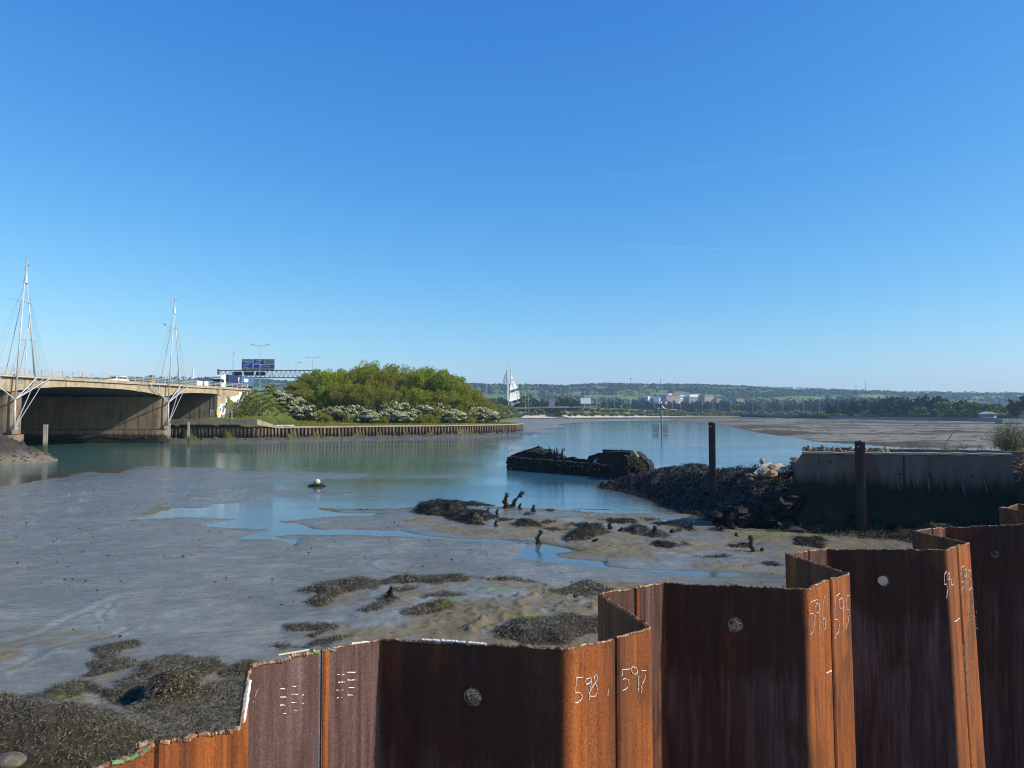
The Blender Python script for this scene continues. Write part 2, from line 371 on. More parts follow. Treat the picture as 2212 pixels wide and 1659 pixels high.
M['weedd'] = leafmat('dark_wrack', [(.15, (.006, .005, .003)), (.5, (.028, .024, .012)), (.9, (.11, .098, .058))], rough=.5, trans=0, spec=.2)
M['bark'] = simple('bark', (.12, .10, .075), .9, scale=6, var=.4)
M['twig'] = simple('twig', (.16, .13, .085), .85, scale=6, var=.4)
M['bramble'] = simple('bramble_stem', (.16, .06, .04), .7, scale=6, var=.4)
M['weed'] = leafmat('bladder_wrack', [(.12, (.016, .012, .006)), (.38, (.060, .048, .024)), (.6, (.17, .145, .09)), (.85, (.38, .32, .20))], rough=.45, trans=0, spec=.3)
# ================================================================ GROUND: mud flats, water, banks
W_MAIN = [(-1500,957),(0,957),(360,957),(540,955),(820,950),(1125,941),(1158,937),(1215,931),(1165,927),(1225,922),(1205,917),(1240,913),(1290,911),(1400,908.5),(1458,907.5),(1560,916),(1570,920),(1635,935),(1724,947),(1765,955),(1846,960),(1935,966),(2100,975),(2300,985),(3000,1000),(3000,1060),(1700,1090),(1560,1104),(1463,1109),(1346,1109),(1281,1106),(1200,1099),(1126,1096),(1053,1093),(1000,1092),(900,1094),(816,1099),(742,1098),(690,1095),(664,1088),(640,1080),(615,1081),(560,1070),(520,1062),(460,1048),(400,1032),(350,1022),(297,1016),(195,1021),(90,1034),(40,1044),(-100,1060),(-1500,1100)]
W_STILL = [(281,1122),(391,1099),(500,1099),(578,1093),(615,1079),(640,1074),(690,1090),(684,1101),(742,1107),(816,1109),(801,1114.6),(730,1113),(664,1120),(590,1127),(644,1132),(680,1144),(864,1146),(922,1161),(1000,1164),(1163,1173),(1107,1206),(1230,1220),(1310,1229),(1520,1243),(1700,1249),(1690,1243),(1520,1235),(1312,1229),(1300,1213),(1202,1205),(1200,1196),(1248,1192),(1208,1181),(1163,1173),(1050,1167),(922,1161),(864,1155.6),(766,1154),(641,1155.6),(590,1159.5),(613,1165),(644,1165),(633,1179),(607,1166),(519.5,1163),(578,1150),(582,1144),(547,1143),(449,1138),(449,1132),(519.5,1121.6),(410,1116.5)]
W_POND = [(1107,1206),(1138,1180),(1171,1174),(1208,1181),(1248,1192),(1200,1196),(1202,1205),(1300,1213),(1308,1224),(1358,1231),(1520,1236),(1700,1242),(1690,1247),(1520,1245),(1308,1229),(1225,1221)]
W_STRIP = [(810,1146),(864,1146),(930,1160),(1030,1165),(1165,1172),(1165,1176),(1030,1168),(920,1164),(860,1157),(810,1156)]
BARS = [[(1330,1101),(1290,1103),(1240,1100),(1300,1099)], [(870,1030),(940,1026),(1035,1023),(1030,1029),(940,1033)]]
def A(f, x0, y0, pts): return [(x0 + p[0] * f, y0 + p[1] * f) for p in pts]
fa = (.26855, 0, 1242); fb = (.21973, 432, 1296); fc = (.26855, 864, 1242); fd = (.36621, 540, 1188); fm = (.41504, 810, 1026)
PATCH = [  # (polygon, height, strand length)
 (A(*fa, [(730,620),(760,600),(930,570),(1060,552),(1130,570),(1100,610),(950,640),(880,670),(950,675),(1050,700),(1120,720),(1050,760),(900,800),(740,835),(680,830),(760,780),(700,740),(720,725),(820,710),(780,680)]), .10),
 (A(*fa, [(1100,770),(1230,725),(1450,680),(1560,690),(1740,700),(1840,760),(1780,800),(1700,830),(1600,850),(1400,870),(1280,890),(1060,910),(910,915),(940,880),(1090,850),(1150,840),(1100,810)]), .14),
 (A(*fa, [(1740,830),(1900,740),(1960,700),(2120,730),(2120,860),(1900,860)]), .12),
 (A(*fa, [(-300,1120),(0,1100),(150,1050),(350,1000),(450,930),(650,905),(780,925),(860,960),(960,1000),(900,1030),(700,1005),(550,1040),(400,1110),(300,1150),(120,1190),(-300,1200)]), .16),
 (A(*fa, [(-600,1420),(0,1320),(250,1260),(500,1210),(700,1200),(950,1160),(1100,1080),(1260,1000),(1330,960),(1500,1000),(1700,920),(1900,870),(2300,860),(2300,1600),(1400,2100),(-600,2100)]), .20),
 (A(*fb, [(850,270),(1000,255),(1200,255),(1330,270),(1360,310),(1250,340),(1100,385),(1080,370),(1180,330),(1050,315),(870,305)]), .10),
 (A(*fb, [(740,480),(860,465),(1050,480),(1100,440),(1300,400),(1550,355),(1500,390),(1300,450),(1100,510),(800,500)]), .10),
 (A(*fc, [(770,480),(950,400),(1150,375),(1400,370),(1700,380),(1700,480),(1480,500),(1350,590),(1000,580),(760,520)]), .22),
 (A(*fc, [(1220,150),(1300,130),(1380,110),(1500,70),(1600,100),(1700,140),(1500,210),(1400,200),(1250,170)]), .14),
 (A(*fc, [(-60,50),(200,30),(450,20),(560,40),(450,60),(300,100),(200,80),(-60,80)]), .12),
 (A(*fc, [(660,50),(900,30),(1050,60),(1180,110),(1000,80),(800,70)]), .10),
 (A(*fc, [(-40,120),(60,110),(130,130),(70,150),(-30,145)]), .08),
 (A(*fc, [(150,190),(350,150),(530,180),(400,190),(150,200)]), .08),
 (A(*fc, [(20,330),(100,290),(300,240),(420,260),(300,310),(60,345)]), .12),
 (A(*fd, [(290,255),(420,210),(650,185),(780,200),(730,240),(560,270),(480,310),(420,340),(335,320),(420,280),(340,265)]), .16),
 (A(*fd, [(635,380),(760,330),(800,290),(860,300),(880,310),(760,370),(660,390)]), .16),
 (A(*fd, [(900,380),(1000,350),(1130,325),(1200,350),(1040,390)]), .12),
 (A(*fd, [(780,195),(900,175),(1100,180),(1210,165),(1310,175),(1250,195),(1000,205),(800,215)]), .12),
 (A(*fm, [(210,200),(240,175),(340,165),(460,160),(475,190),(420,220),(260,215)]), .40),
 (A(*fm, [(410,145),(520,135),(610,160),(500,160)]), .16), (A(*fm, [(370,220),(560,205),(640,230),(500,260),(400,240)]), .22),
 (A(*fm, [(498,240),(565,240),(565,262),(498,262)]), .30), (A(*fm, [(645,235),(720,240),(650,250)]), .1),
 (A(*fm, [(725,265),(760,248),(860,265),(870,280),(760,280)]), .30), (A(*fm, [(870,255),(895,245),(940,250),(890,262)]), .2),
 (A(*fm, [(860,285),(1000,290),(930,300)]), .14), (A(*fm, [(980,345),(1080,290),(1180,285),(1220,310),(1100,345),(1000,355)]), .26),
 (A(*fm, [(1000,270),(1100,262),(1080,280)]), .18), (A(*fm, [(1160,240),(1340,245),(1360,265),(1240,258)]), .14),
 (A(*fm, [(1300,290),(1400,275),(1440,300),(1350,320)]), .22), (A(*fm, [(1400,320),(1480,300),(1530,330),(1450,335)]), .22),
 (A(*fm, [(1380,230),(1470,235),(1430,242)]), .1), (A(*fm, [(1450,262),(1600,255),(1620,270),(1480,272)]), .14),
 (A(*fm, [(1560,300),(1640,265),(1650,295)]), .2), (A(*fm, [(1430,375),(1480,358),(1560,370),(1580,390),(1480,388)]), .22),
 (A(*fm, [(1580,370),(1640,360),(1630,380)]), .12), (A(*fm, [(1840,370),(1950,368),(1940,384),(1850,382)]), .12),
 (A(*fm, [(1670,435),(1840,430),(1835,440)]), .08), (A(*fm, [(2000,465),(2080,460),(2110,480),(2060,485)]), .1),
 (A(*fm, [(1690,245),(1800,235),(1860,260),(1950,245),(2200,262),(2200,292),(1940,275),(1800,260)]), .18),
 (A(*fm, [(1740,300),(1800,280),(1820,300)]), .22), (A(*fm, [(2195,340),(2330,345),(2330,385),(2200,375)]), .14), (A(*fm, [(2600,300),(2750,310),(2760,330),(2620,325)]), .12),
 ([(248,1486),(300,1476),(335,1490),(335,1530),(240,1532)], .10),
 ([(1470,1330),(1560,1325),(1640,1340),(1700,1390),(1600,1400),(1480,1380)], .14), ([(960,1490),(1060,1470),(1120,1520),(1000,1560)], .14),
 (A(*fm, [(1030,180),(1060,178),(1050,186)]), .1), (A(*fm, [(880,186),(935,184),(920,196)]), .1), (A(*fm, [(770,205),(815,200),(800,213)]), .12),
]
DRY = [[(900,1112),(1100,1122),(1500,1110),(1700,1130),(1960,1160),(2300,1200),(1900,1240),(1700,1236),(1560,1232),(1300,1205),(1180,1185),(1100,1168),(950,1152),(850,1140)],
       [(650,1285),(720,1262),(900,1250),(1290,1258),(1700,1290),(1750,1420),(1500,1600),(800,1600),(640,1420),(560,1405),(760,1345),(700,1310)],
       [(-300,1600),(0,1540),(100,1500),(200,1455),(300,1432),(600,1425),(600,1800),(-300,1900)],
       [(1180,1112),(1300,1120),(1500,1118),(1500,1125),(1250,1126)]]
ALGA = [((1070,1277),(42,9)), ((1172,1339),(90,9)), ((1240,1275),(40,7)), ((700,1290),(0,0)), ((1650,1155),(60,4)), ((975,1300),(40,8)), ((950,1318),(40,7)), ((1560,1190),(0,0)), ((700,1130),(1,1)), ((150,1525),(40,8)), ((1500,1060),(60,20)), ((1330,1360),(20,10))]
cols = np.unique(np.concatenate([np.arange(-1600, -40, 60), np.arange(-40, 2252, 5.0), np.arange(2260, 4200, 60)]))
rows = np.concatenate([np.arange(896.5, 930, .6), np.arange(930, 1330, 1.35), np.arange(1330, 1760, 2.0), np.arange(1760, 3800, 60)])
PX, PY = np.meshgrid(cols, rows)
aa, bb = (PX - CX) / F_PX, (CY - PY) / F_PX
dz = sp + bb * cp; tt = -EYE / dz
WX, WY = aa * tt, (cp - bb * sp) * tt
# mound footprint (world), broken quay arm leading from the wall to the wreck
MOUND = [(7.9,65.5),(10.0,59.5),(11.0,53),(11.2,49),(12.2,46.5),(13.0,44.2),(15.6,42.2),(28,39.6),(30,50),(22,60),(20,69),(15.5,73),(12.2,70.5),(10,68)]
APRON = [(11.6,47.5),(12.6,43),(15.0,40.5),(19.5,37.6),(21,35),(24,32),(30,30),(30,42),(15.6,43)]  # foot of the quay; its dark weed colour stands in for shade
ISL = [tuple(AT(370,0,171)[:2]), tuple(AT(569,0,168)[:2]), tuple(AT(607,0,172)[:2]), tuple(AT(820,0,188)[:2]), tuple(AT(980,0,200)[:2]), tuple(AT(1070,0,211)[:2]), tuple(AT(1112,0,222)[:2]), tuple(AT(1127,0,238)[:2])]
def dist_path(X, Y, path):
    d = np.full(X.shape, 1e9)
    for (ax, ay), (bx, by) in zip(path[:-1], path[1:]):
        ex, ey = bx - ax, by - ay; t = np.clip(((X - ax) * ex + (Y - ay) * ey) / (ex * ex + ey * ey), 0, 1)
        d = np.minimum(d, np.hypot(X - ax - ex * t, Y - ay - ey * t))
    return d
def ground(PX, PY, WX, WY):
    wob = (vnoise(WX * .5, WY * .25, 3, 3) - .5) * 6 * np.clip((PY - 892) / 200, .03, 1.2)
    wob += (vnoise(PX * .012, PY * .13, 4, 4) - .5) * (30 * sm(990, 1030, PY) * sm(1140, 1080, PY) * sm(760, 560, PX) + 7 * sm(1070, 1110, PY))
    wsd = np.maximum.reduce([sdf_poly(PX, PY + wob * .6, p, .4) for p in (W_MAIN, W_STILL, W_POND, W_STRIP)])
    rw = sm(250, 340, PX) * sm(900, 780, PX) * sm(1000, 1014, PY) * sm(1098, 1086, PY); nis = vnoise(PX * .0045 + 3, PY * .075, 12, 4) + .12 * sm(560, 420, PX) - .10 * sm(640, 760, PX)
    wsd = wsd * (1 - rw) + rw * (.50 - nis) * 90
    for b in BARS: wsd = np.minimum(wsd, -sdf_poly(PX, PY, b, .4))
    near = np.clip((PY - 892) / 400, .05, 1.3)
    und = vnoise(WX * .35, WY * .25, 5, 4)
    mudh = (1 - np.exp(-np.clip(-wsd, 0, None) / (5 + 6 * near))) * (.035 + .09 * np.clip(und - .35, 0, 1)) + .0
    mudh += (vnoise(WX * 2.3, WY * 2.0, 8, 3) - .5) * .022 * sm(2, 10, -wsd)
    far = PY < 965
    mudh += (vnoise(WX * .75, WY * .6, 14, 4) - .5) * .075 * sm(4, 24, -wsd) * (PY > 990)
    rn1 = np.abs(vnoise(WX * .16 + .6 * vnoise(WX * .4, WY * .4, 18, 2), WY * .085, 16, 3) - .5); run = np.exp(-(rn1 / .010) ** 2) * sm(3, 14, -wsd) * (PY > 1010); rim_ = np.exp(-((rn1 - .022) / .010) ** 2) * sm(3, 14, -wsd) * (PY > 1010)
    mudh = mudh - .035 * run + .022 * rim_
    mudh += np.where(far, .25 * sm(0, 12, -wsd), 0)
    z = np.where(wsd > 0, -.02 - .5 * (1 - np.exp(-wsd / 30)), mudh + .002)
    wet = np.ones_like(z); weed = np.zeros_like(z); alga = np.zeros_like(z)
    dry = np.zeros_like(z)
    for p in DRY: dry = np.maximum(dry, sm(-14, 10, sdf_poly(PX, PY, p, .4)))
    wet = 1 - dry * (.30 + .65 * sm(.35, .6, vnoise(WX * .55, WY * .45, 25, 3)))
    wet = np.minimum(wet, 1 - .8 * np.exp(-np.clip(-wsd, 0, None) / 9) * (wsd < 0) * sm(1075, 1100, PY) * sm(.35, .6, vnoise(PX * .02, PY * .06, 6, 3)))
    z += dry * (vnoise(WX * 4.2, WY * 3.4, 23, 3) - .5) * .085 * (wsd < -2)
    z += dry * (.03 + .10 * np.clip(vnoise(WX * .9, WY * .7, 21, 4) - .4, 0, 1)) * (wsd < 0)
    wet = wet - .75 * rim_ * sm(.4, .6, vnoise(WX * .2, WY * .15, 19, 3)) + .3 * run
    # exposed flat on the right: drier, weed streaks
    rf = sm(1450, 1650, PX) * (PY < 968) * (wsd < 0)
    wet = np.where(rf > 0, .12, wet); flat = rf * 1.0
    st = vnoise(WX * .035, WY * .05, 31, 5)
    edge = np.exp(-np.clip(-wsd, 0, None) / 5) * (wsd < 0) * sm(1560, 1600, PX)
    weed = np.maximum(weed, rf * sm(.52, .60, st + .22 * edge + .05 * np.sin(PY * 1.1)) * .8)
    weed = np.maximum(weed, rf * sm(.70, .74, vnoise(WX * .3, WY * .3, 32, 2)) * .8)
    z += rf * weed * .12
    # foreshore below the far beach and the island toe
    tl = ((PX > 1000) & (PX < 2300) & (PY < 905.2)); weed = np.where(tl & (st > .40), .8, weed); wet = np.where(tl, .2, wet); flat = np.maximum(flat, tl * 1.0)
    tl = ((PX > 1060) & (PX < 1300) & (PY < 935) & (wsd < 0)); flat = np.where(tl, 1.0, flat); wet = np.where(tl, .35, wet)
    for (poly, h) in PATCH:
        xs, ys = zip(*poly); m = (PX > min(xs) - 25) & (PX < max(xs) + 25) & (PY > min(ys) - 14) & (PY < max(ys) + 14)
        if not m.any(): continue
        d = sdf_poly(PX[m], PY[m], poly, .5) + (vnoise(WX[m] * 3.0, WY[m] * 1.8, 41, 3) - .5) * 9 * near[m]
        h = h * (1.7 if np.mean(ys) < 1240 else 1.15); q = sm(-1.5, 5 + 9 * near[m], d); z[m] = np.maximum(z[m], z[m] + q * h * (.45 + 1.0 * vnoise(WX[m] * 1.6, WY[m] * 1.1, 43, 3)))
        weed[m] = np.maximum(weed[m], sm(-1, 3, d))
    for (c, r) in ALGA:
        if r[0] < 2: continue
        q = 1 - ((PX - c[0]) / r[0]) ** 2 - ((PY - c[1]) / r[1]) ** 2
        alga = np.maximum(alga, sm(-.2, .8, q + (vnoise(WX * 4, WY * 3, 51, 3) - .5) * 1.2))
    # casts and small lumps of mud
    rg = np.random.RandomState(4)
    for i in range(110):
        if i < 75: lx, ly = rg.uniform(920, 1150), rg.uniform(1310, 1375)
        else: lx, ly = rg.uniform(1050, 1290), rg.uniform(1290, 1330)
        p = G(lx, ly); r = rg.uniform(.05, .13); m = (np.abs(WX - p[0]) < .5) & (np.abs(WY - p[1]) < .5)
        z[m] += rg.uniform(.05, .12) * np.exp(-((WX[m] - p[0]) ** 2 + (WY[m] - p[1]) ** 2) / (r * r))
    # round weedy hummock at the lower left
    p = G(376, 1525); d = np.hypot((WX - p[0]) / .55, (WY - p[1]) / .55); m = d < 1
    z[m] += .50 * np.sqrt(1 - d[m] ** 2) ; weed[d < 1.05] = 1
    # boulders slope near the wall at the lower left
    p = G(60, 1640); z += 1.1 * np.exp(-(((WX - p[0]) / 2.6) ** 2 + ((WY - p[1] + .8) / 1.3) ** 2))
    # spit by the bridge
    p = np.array([-76.0, 99.0]); d = np.sqrt(((WX - p[0]) / 14.5) ** 2 + ((WY - p[1]) / 11.5) ** 2)
    hsp = 6.6 * np.clip(1 - d, 0, 1) ** .95 + (vnoise(WX * 1.6, WY * 1.6, 61, 4) - .5) * .75 * (d < 1)
    z = np.where(d < 1, np.maximum(z, hsp), z); wet = np.where(d < 1, .25, wet); weed = np.where((d < 1), np.clip(1.1 - 1.0 * sm(.75, 1.0, d) - .5 * vnoise(WX * .8, WY * .8, 63, 3), 0, 1), weed)
    # the weed covered mound
    ms = sdf_poly(WX, WY, MOUND); q = sm(-.4, 4.0, ms + (vnoise(WX * .7, WY * .7, 71, 3) - .5) * 1.8)
    top = 1.55 + 1.1 * sm(60, 47, WY)
    lump = (vnoise(WX * .9, WY * .7, 73, 4) - .5) * 1.3
    hm = q * (top + lump) - .05; on = ms > -.6
    z = np.where(on, np.maximum(z, hm), z); weed = np.where(on & (hm > .03), 1, weed)
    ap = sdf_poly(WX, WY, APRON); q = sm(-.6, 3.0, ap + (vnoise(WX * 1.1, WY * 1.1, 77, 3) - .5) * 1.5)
    z = np.where(ap > -.8, np.maximum(z, q * (.55 + .6 * vnoise(WX * 1.3, WY * 1.3, 79, 4))), z); weed = np.where(ap > -.5, np.maximum(weed, sm(-.5, .5, ap)), weed)  # apron darkened with weed colour in place of shade
    # island toe
    d = dist_path(WX, WY, ISL); inside = (WY > 150) & (WY < 260)
    toe = .95 * np.clip(1 - d / 7.5, 0, 1) + (vnoise(WX * .6, WY * .6, 83, 4) - .5) * .45 * (d < 8)
    z = np.where(inside & (d < 9), np.maximum(z, toe), z); weed = np.where(inside & (d < 9) & (toe > 0), .75 * vnoise(WX * .5, WY * .5, 84, 3) + .2, weed)
    alga = np.where(inside & (d < 9) & (toe > 0), sm(.5, .6, vnoise(WX * .3, WY * .5, 85, 3)) * .5, alga)
    # brown bank along the near side of the sheet wall
    film = .8 * np.exp(-np.clip(-wsd, 0, None) / 4) * (wsd < 3) * (PY > 1095) * (PY < 1260) + np.exp(-np.clip(-wsd, 0, None) / 16) * (wsd < 3) * sm(1000, 1012, PY) * sm(1125, 1095, PY) * sm(1000, 850, PX)
    z = np.where(wsd < 0, np.maximum(z, .003), z)
    return z, wet, weed, alga, wsd, flat, film
Z, WET, WEED, ALG, WSD, FLAT, FILM = ground(PX, PY, WX, WY)
nr, nc = PX.shape
idx = np.arange(nr * nc).reshape(nr, nc)
Fq = np.stack([idx[:-1, :-1], idx[1:, :-1], idx[1:, 1:], idx[:-1, 1:]], -1).reshape(-1, 4)
V = np.stack([WX, WY, Z], -1).reshape(-1, 3)
beach = np.zeros(nr * nc)
me = np_mesh('mudflat', V, Fq, M['mud'], {'wet': WET.ravel(), 'weed': WEED.ravel(), 'alga': ALG.ravel(), 'beach': beach, 'flat': FLAT.ravel(), 'film': FILM.ravel()}, smooth=True)
tag(add_obj('mudflat', me), 'wet grey brown estuary mud with shallow pools and channels', kind='structure')
# water sheet with a shallowness attribute
wc = np.unique(np.concatenate([np.arange(-1600, 4200, 24.0)])); wr = np.concatenate([np.arange(896.5, 930, 1.0), np.arange(930, 1300, 3.0), np.arange(1300, 3800, 60)])
QX, QY = np.meshgrid(wc, wr); aa, bb = (QX - CX) / F_PX, (CY - QY) / F_PX; tt = -EYE / (sp + bb * cp)
UX, UY = aa * tt, (cp - bb * sp) * tt
ws = np.maximum.reduce([sdf_poly(QX, QY, p, .4) for p in (W_MAIN, W_STILL, W_POND, W_STRIP)])
ms = -sdf_poly(UX, UY, MOUND)
shal = np.clip(np.exp(-np.clip(ws, 0, None) / 14) * .9 + .75 * np.exp(-np.clip(ms, 0, None) / 3.5), 0, 1)
shal = np.maximum(shal, .75 * sm(985, 1060, QY) * sm(1080, 760, QX))
shal *= sm(930, 1000, QY) * (1 - .9 * sm(500, 200, QX) * sm(1010, 990, QY))
nr, nc = QX.shape; idx = np.arange(nr * nc).reshape(nr, nc)
Fq = np.stack([idx[:-1, :-1], idx[1:, :-1], idx[1:, 1:], idx[:-1, 1:]], -1).reshape(-1, 4)
me = np_mesh('water', np.stack([UX, UY, UX * 0], -1).reshape(-1, 3), Fq, M['water'], {'shallow': shal.ravel(), 'teal': (sm(1250, 850, QX) * sm(1085, 1020, QY)).ravel()})
tag(add_obj('water', me), 'calm tidal channel, turquoise by the bridge and blue to the right', kind='structure')

def zat(x, y):                                # height of the mud at world x, y
    v = Vector((x, y, 0)); a = x / y; # invert projection
    d = np.array([x, y, -EYE]); f = d[1] * cp + d[2] * sp; u = -d[1] * sp + d[2] * cp
    px = CX + F_PX * d[0] / f; py = CY - F_PX * u / f
    j = int(np.clip(np.searchsorted(cols, px), 1, len(cols) - 1)); i = int(np.clip(np.searchsorted(rows, py), 1, len(rows) - 1))
    return float(Z[i, j])

# ---------------------------------------------------------------- seaweed: strands lying over the mud
def strands(name, pts, L, wd, seed, label, lift=.0, flow=None, stand=0.0, mat='weed'):
    rg = np.random.RandomState(seed); n = len(pts); P = np.asarray(pts)
    a = rg.uniform(0, 2 * np.pi, n) if flow is None else flow + rg.normal(0, .7, n)
    ln = L * rg.uniform(.5, 1.3, n); w = wd * rg.uniform(.6, 1.3, n); h = ln * rg.uniform(.1, .5, n) * (1 + stand) + lift
    d = np.stack([np.cos(a), np.sin(a)], -1); s_ = np.stack([-d[:, 1], d[:, 0]], -1)
    V = np.zeros((n, 8, 3)); tw = rg.uniform(-.6, .6, (n, 4))
    for k, (t, hh) in enumerate(((0, .0), (.33, .8), (.7, .9), (1, .15))):
        c = P[:, :2] + d * (ln * t)[:, None] + s_ * (ln * .25 * np.sin(t * 5 + a) * .5)[:, None]
        ww = w * (1 if k < 3 else .4) * .5
        V[:, 2 * k, :2] = c - s_ * ww[:, None]; V[:, 2 * k + 1, :2] = c + s_ * ww[:, None]
        V[:, 2 * k, 2] = P[:, 2] + hh * h + tw[:, k] * w * .5; V[:, 2 * k + 1, 2] = P[:, 2] + hh * h - tw[:, k] * w * .5
    b = (np.arange(n) * 8)[:, None]
    Fq = np.concatenate([b + np.array([[0, 1, 3, 2]]), b + np.array([[2, 3, 5, 4]]), b + np.array([[4, 5, 7, 6]])])
    vv = np.repeat(rg.rand(n) ** 1.3, 8)
    me = np_mesh(name, V.reshape(-1, 3), Fq, M[mat], {'v': vv})
    return tag(add_obj(name, me), label, kind='stuff')
def scatter(poly, n, seed, wob=9):
    xs, ys = zip(*poly); rg = np.random.RandomState(seed)
    out = []; m = 0
    x0, x1, y0, y1 = min(xs) - 5, max(xs) + 5, min(ys) - 3, min(max(ys) + 3, 1750)
    # uniform in world: sample y with density ~ 1/(y-h)^3
    N = n * 3; u = rg.rand(N); a_, b_ = 1 / (y0 - HOR) ** 2, 1 / (y1 - HOR) ** 2
    yy = HOR + 1 / np.sqrt(a_ + (b_ - a_) * u); xx = rg.uniform(x0, x1, N)
    aa, bb = (xx - CX) / F_PX, (CY - yy) / F_PX; tt = -EYE / (sp + bb * cp); X, Y = aa * tt, (cp - bb * sp) * tt
    near = np.clip((yy - 892) / 400, .05, 1.3)
    d = sdf_poly(xx, yy, poly, .5) + (vnoise(X * 3.0, Y * 1.8, 41, 3) - .5) * 9 * near
    k = d > -.5; X, Y, xx, yy = X[k], Y[k], xx[k], yy[k]
    j = np.clip(np.searchsorted(cols, xx), 1, len(cols) - 1); i = np.clip(np.searchsorted(rows, yy), 1, len(rows) - 1)
    return np.stack([X, Y, Z[i, j]], -1)
for i, (poly, h) in enumerate(PATCH):
    P_ = np.array(poly); cy_ = float(np.clip(P_[:, 1].mean(), 0, 1650)); dist = F_PX * EYE / (cy_ - HOR)
    W = np.array([G(x, min(y, 1720))[:2] for x, y in poly]); area = abs(sum(W[k][0] * W[(k + 1) % len(W)][1] - W[(k + 1) % len(W)][0] * W[k][1] for k in range(len(W)))) / 2
    L = .115 + .006 * (dist - 14); dens = 1100 if dist < 28 else 700
    n = int(min(52000, area * dens * (.13 / L) ** 1.1 * .85)); 
    pts = scatter(poly, max(n, 40), 100 + i)
    if len(pts) > 5:
        far_ = cy_ < 1240
        strands('seaweed', pts, L, .0075 + .0006 * max(dist - 14, 0), 200 + i, 'dark bladder wrack lying over a low hummock of mud' if far_ else 'thick mat of dark bladder wrack on the foreground mud', stand=-.25, mat='weedd' if far_ else 'weed')
def stones(name, pts, r0, r1, mat, seed, label):
    mb = MB(); rg = random.Random(seed)
    for k, p in enumerate(pts):
        r = rg.uniform(r0, r1); mb.blob((p[0], p[1], p[2] + r * .15), (r, r * rg.uniform(.6, 1), r * rg.uniform(.4, .7)), 6, 4, .25, seed + k)
    return tag(mb.build(name, mat), label, kind='stuff')
# crumbs of weed, shell and stone strewn over the open mud
rgd = np.random.RandomState(61); pts_d = []; pts_p = []
while len(pts_d) < 520:
    x_, y_ = rgd.uniform(-30, 1750), HOR + 1 / np.sqrt(rgd.uniform(1 / 760.0 ** 2, 1 / 150.0 ** 2)); p_ = G(x_, y_)
    if vnoise(np.array([p_[0] * .3]), np.array([p_[1] * .3]), 62, 3)[0] < .47: continue
    h_ = zat(p_[0], p_[1])
    if h_ > .0: pts_d.append((p_[0], p_[1], h_))
stones('mud_debris', pts_d[:400], .012, .06, M['wreck'], 63, 'dark crumbs of weed and stone strewn over the open mud')
stones('mud_debris', pts_d[400:], .010, .035, M['stone'], 64, 'pale shell and stone fragments strewn over the open mud')
# hummock
rg = np.random.RandomState(9); p = G(376, 1525); a = rg.uniform(0, 2 * np.pi, 2600); r = np.sqrt(rg.rand(2600)) * .56
X, Y = p[0] + r * np.cos(a), p[1] + r * np.sin(a); z0 = zat(p[0] + .8, p[1])
strands('seaweed_hummock', np.stack([X, Y, z0 - .05 + .52 * np.sqrt(np.clip(1 - (r / .56) ** 2, 0, 1))], -1), .16, .014, 12, 'rounded dome of bladder wrack standing out of the lower left mud', stand=-.4)
# mound seaweed, and apron seaweed kept dark in place of shade
def scatter_world(poly, n, seed):
    xs, ys = zip(*poly); rg = np.random.RandomState(seed); X = rg.uniform(min(xs), max(xs), n); Y = rg.uniform(min(ys), max(ys), n)
    k = sdf_poly(X, Y, poly) > -.3; X, Y = X[k], Y[k]
    f = Y * cp - EYE * sp; u = -Y * sp - EYE * cp; px = CX + F_PX * X / f; py = CY - F_PX * u / f
    j = np.clip(np.searchsorted(cols, px), 1, len(cols) - 1); i = np.clip(np.searchsorted(rows, py), 1, len(rows) - 1)
    return np.stack([X, Y, Z[i, j]], -1)
strands('seaweed', scatter_world(MOUND, 60000, 5), .42, .05, 6, 'dark weed hanging over the rubble mound between wreck and quay', stand=.3, mat='weedd')
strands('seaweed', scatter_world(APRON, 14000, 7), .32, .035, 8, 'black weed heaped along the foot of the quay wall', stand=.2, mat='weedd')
d = [(-82, 78), (-66, 76), (-52, 84), (-51, 94), (-60, 104), (-80, 104)]
# loose stones on the island toe, spit and foreground
rg = np.random.RandomState(3); pts = []
path = np.array(ISL)
for k in range(420):
    i = rg.randint(0, len(path) - 2); t = rg.rand(); p = path[i] * (1 - t) + path[i + 1] * t; e = path[i + 1] - path[i]; nrm = np.array([e[1], -e[0]]) / np.hypot(*e)
    q = p + nrm * abs(rg.normal(0, 2.2)) + nrm * .3; pts.append((q[0], q[1], zat(q[0], q[1])))
M['toestone'] = simple('toe_stone', (.085, .08, .06), .85, scale=1.5, var=.6)
stones('rubble', pts, .15, .55, M['toestone'], 5, 'weedy rubble along the foot of the island sheet piling')
pts = [(lambda x, y: (x, y, zat(x, y)))(rg.uniform(-84, -61), rg.uniform(87, 104)) for k in range(3600)]
M['darkshingle'] = simple('dark_shingle', (.045, .042, .035), .85, scale=1.5, var=.6)
stones('shingle', [p for p in pts if p[2] > .15], .06, .30, M['darkshingle'], 7, 'dark shingle scattered over the spit beside the bridge pier')
M['boulder'] = simple('weathered_boulder', (.13, .11, .075), .85, scale=5, var=.6, bump=.8, bd=.05)
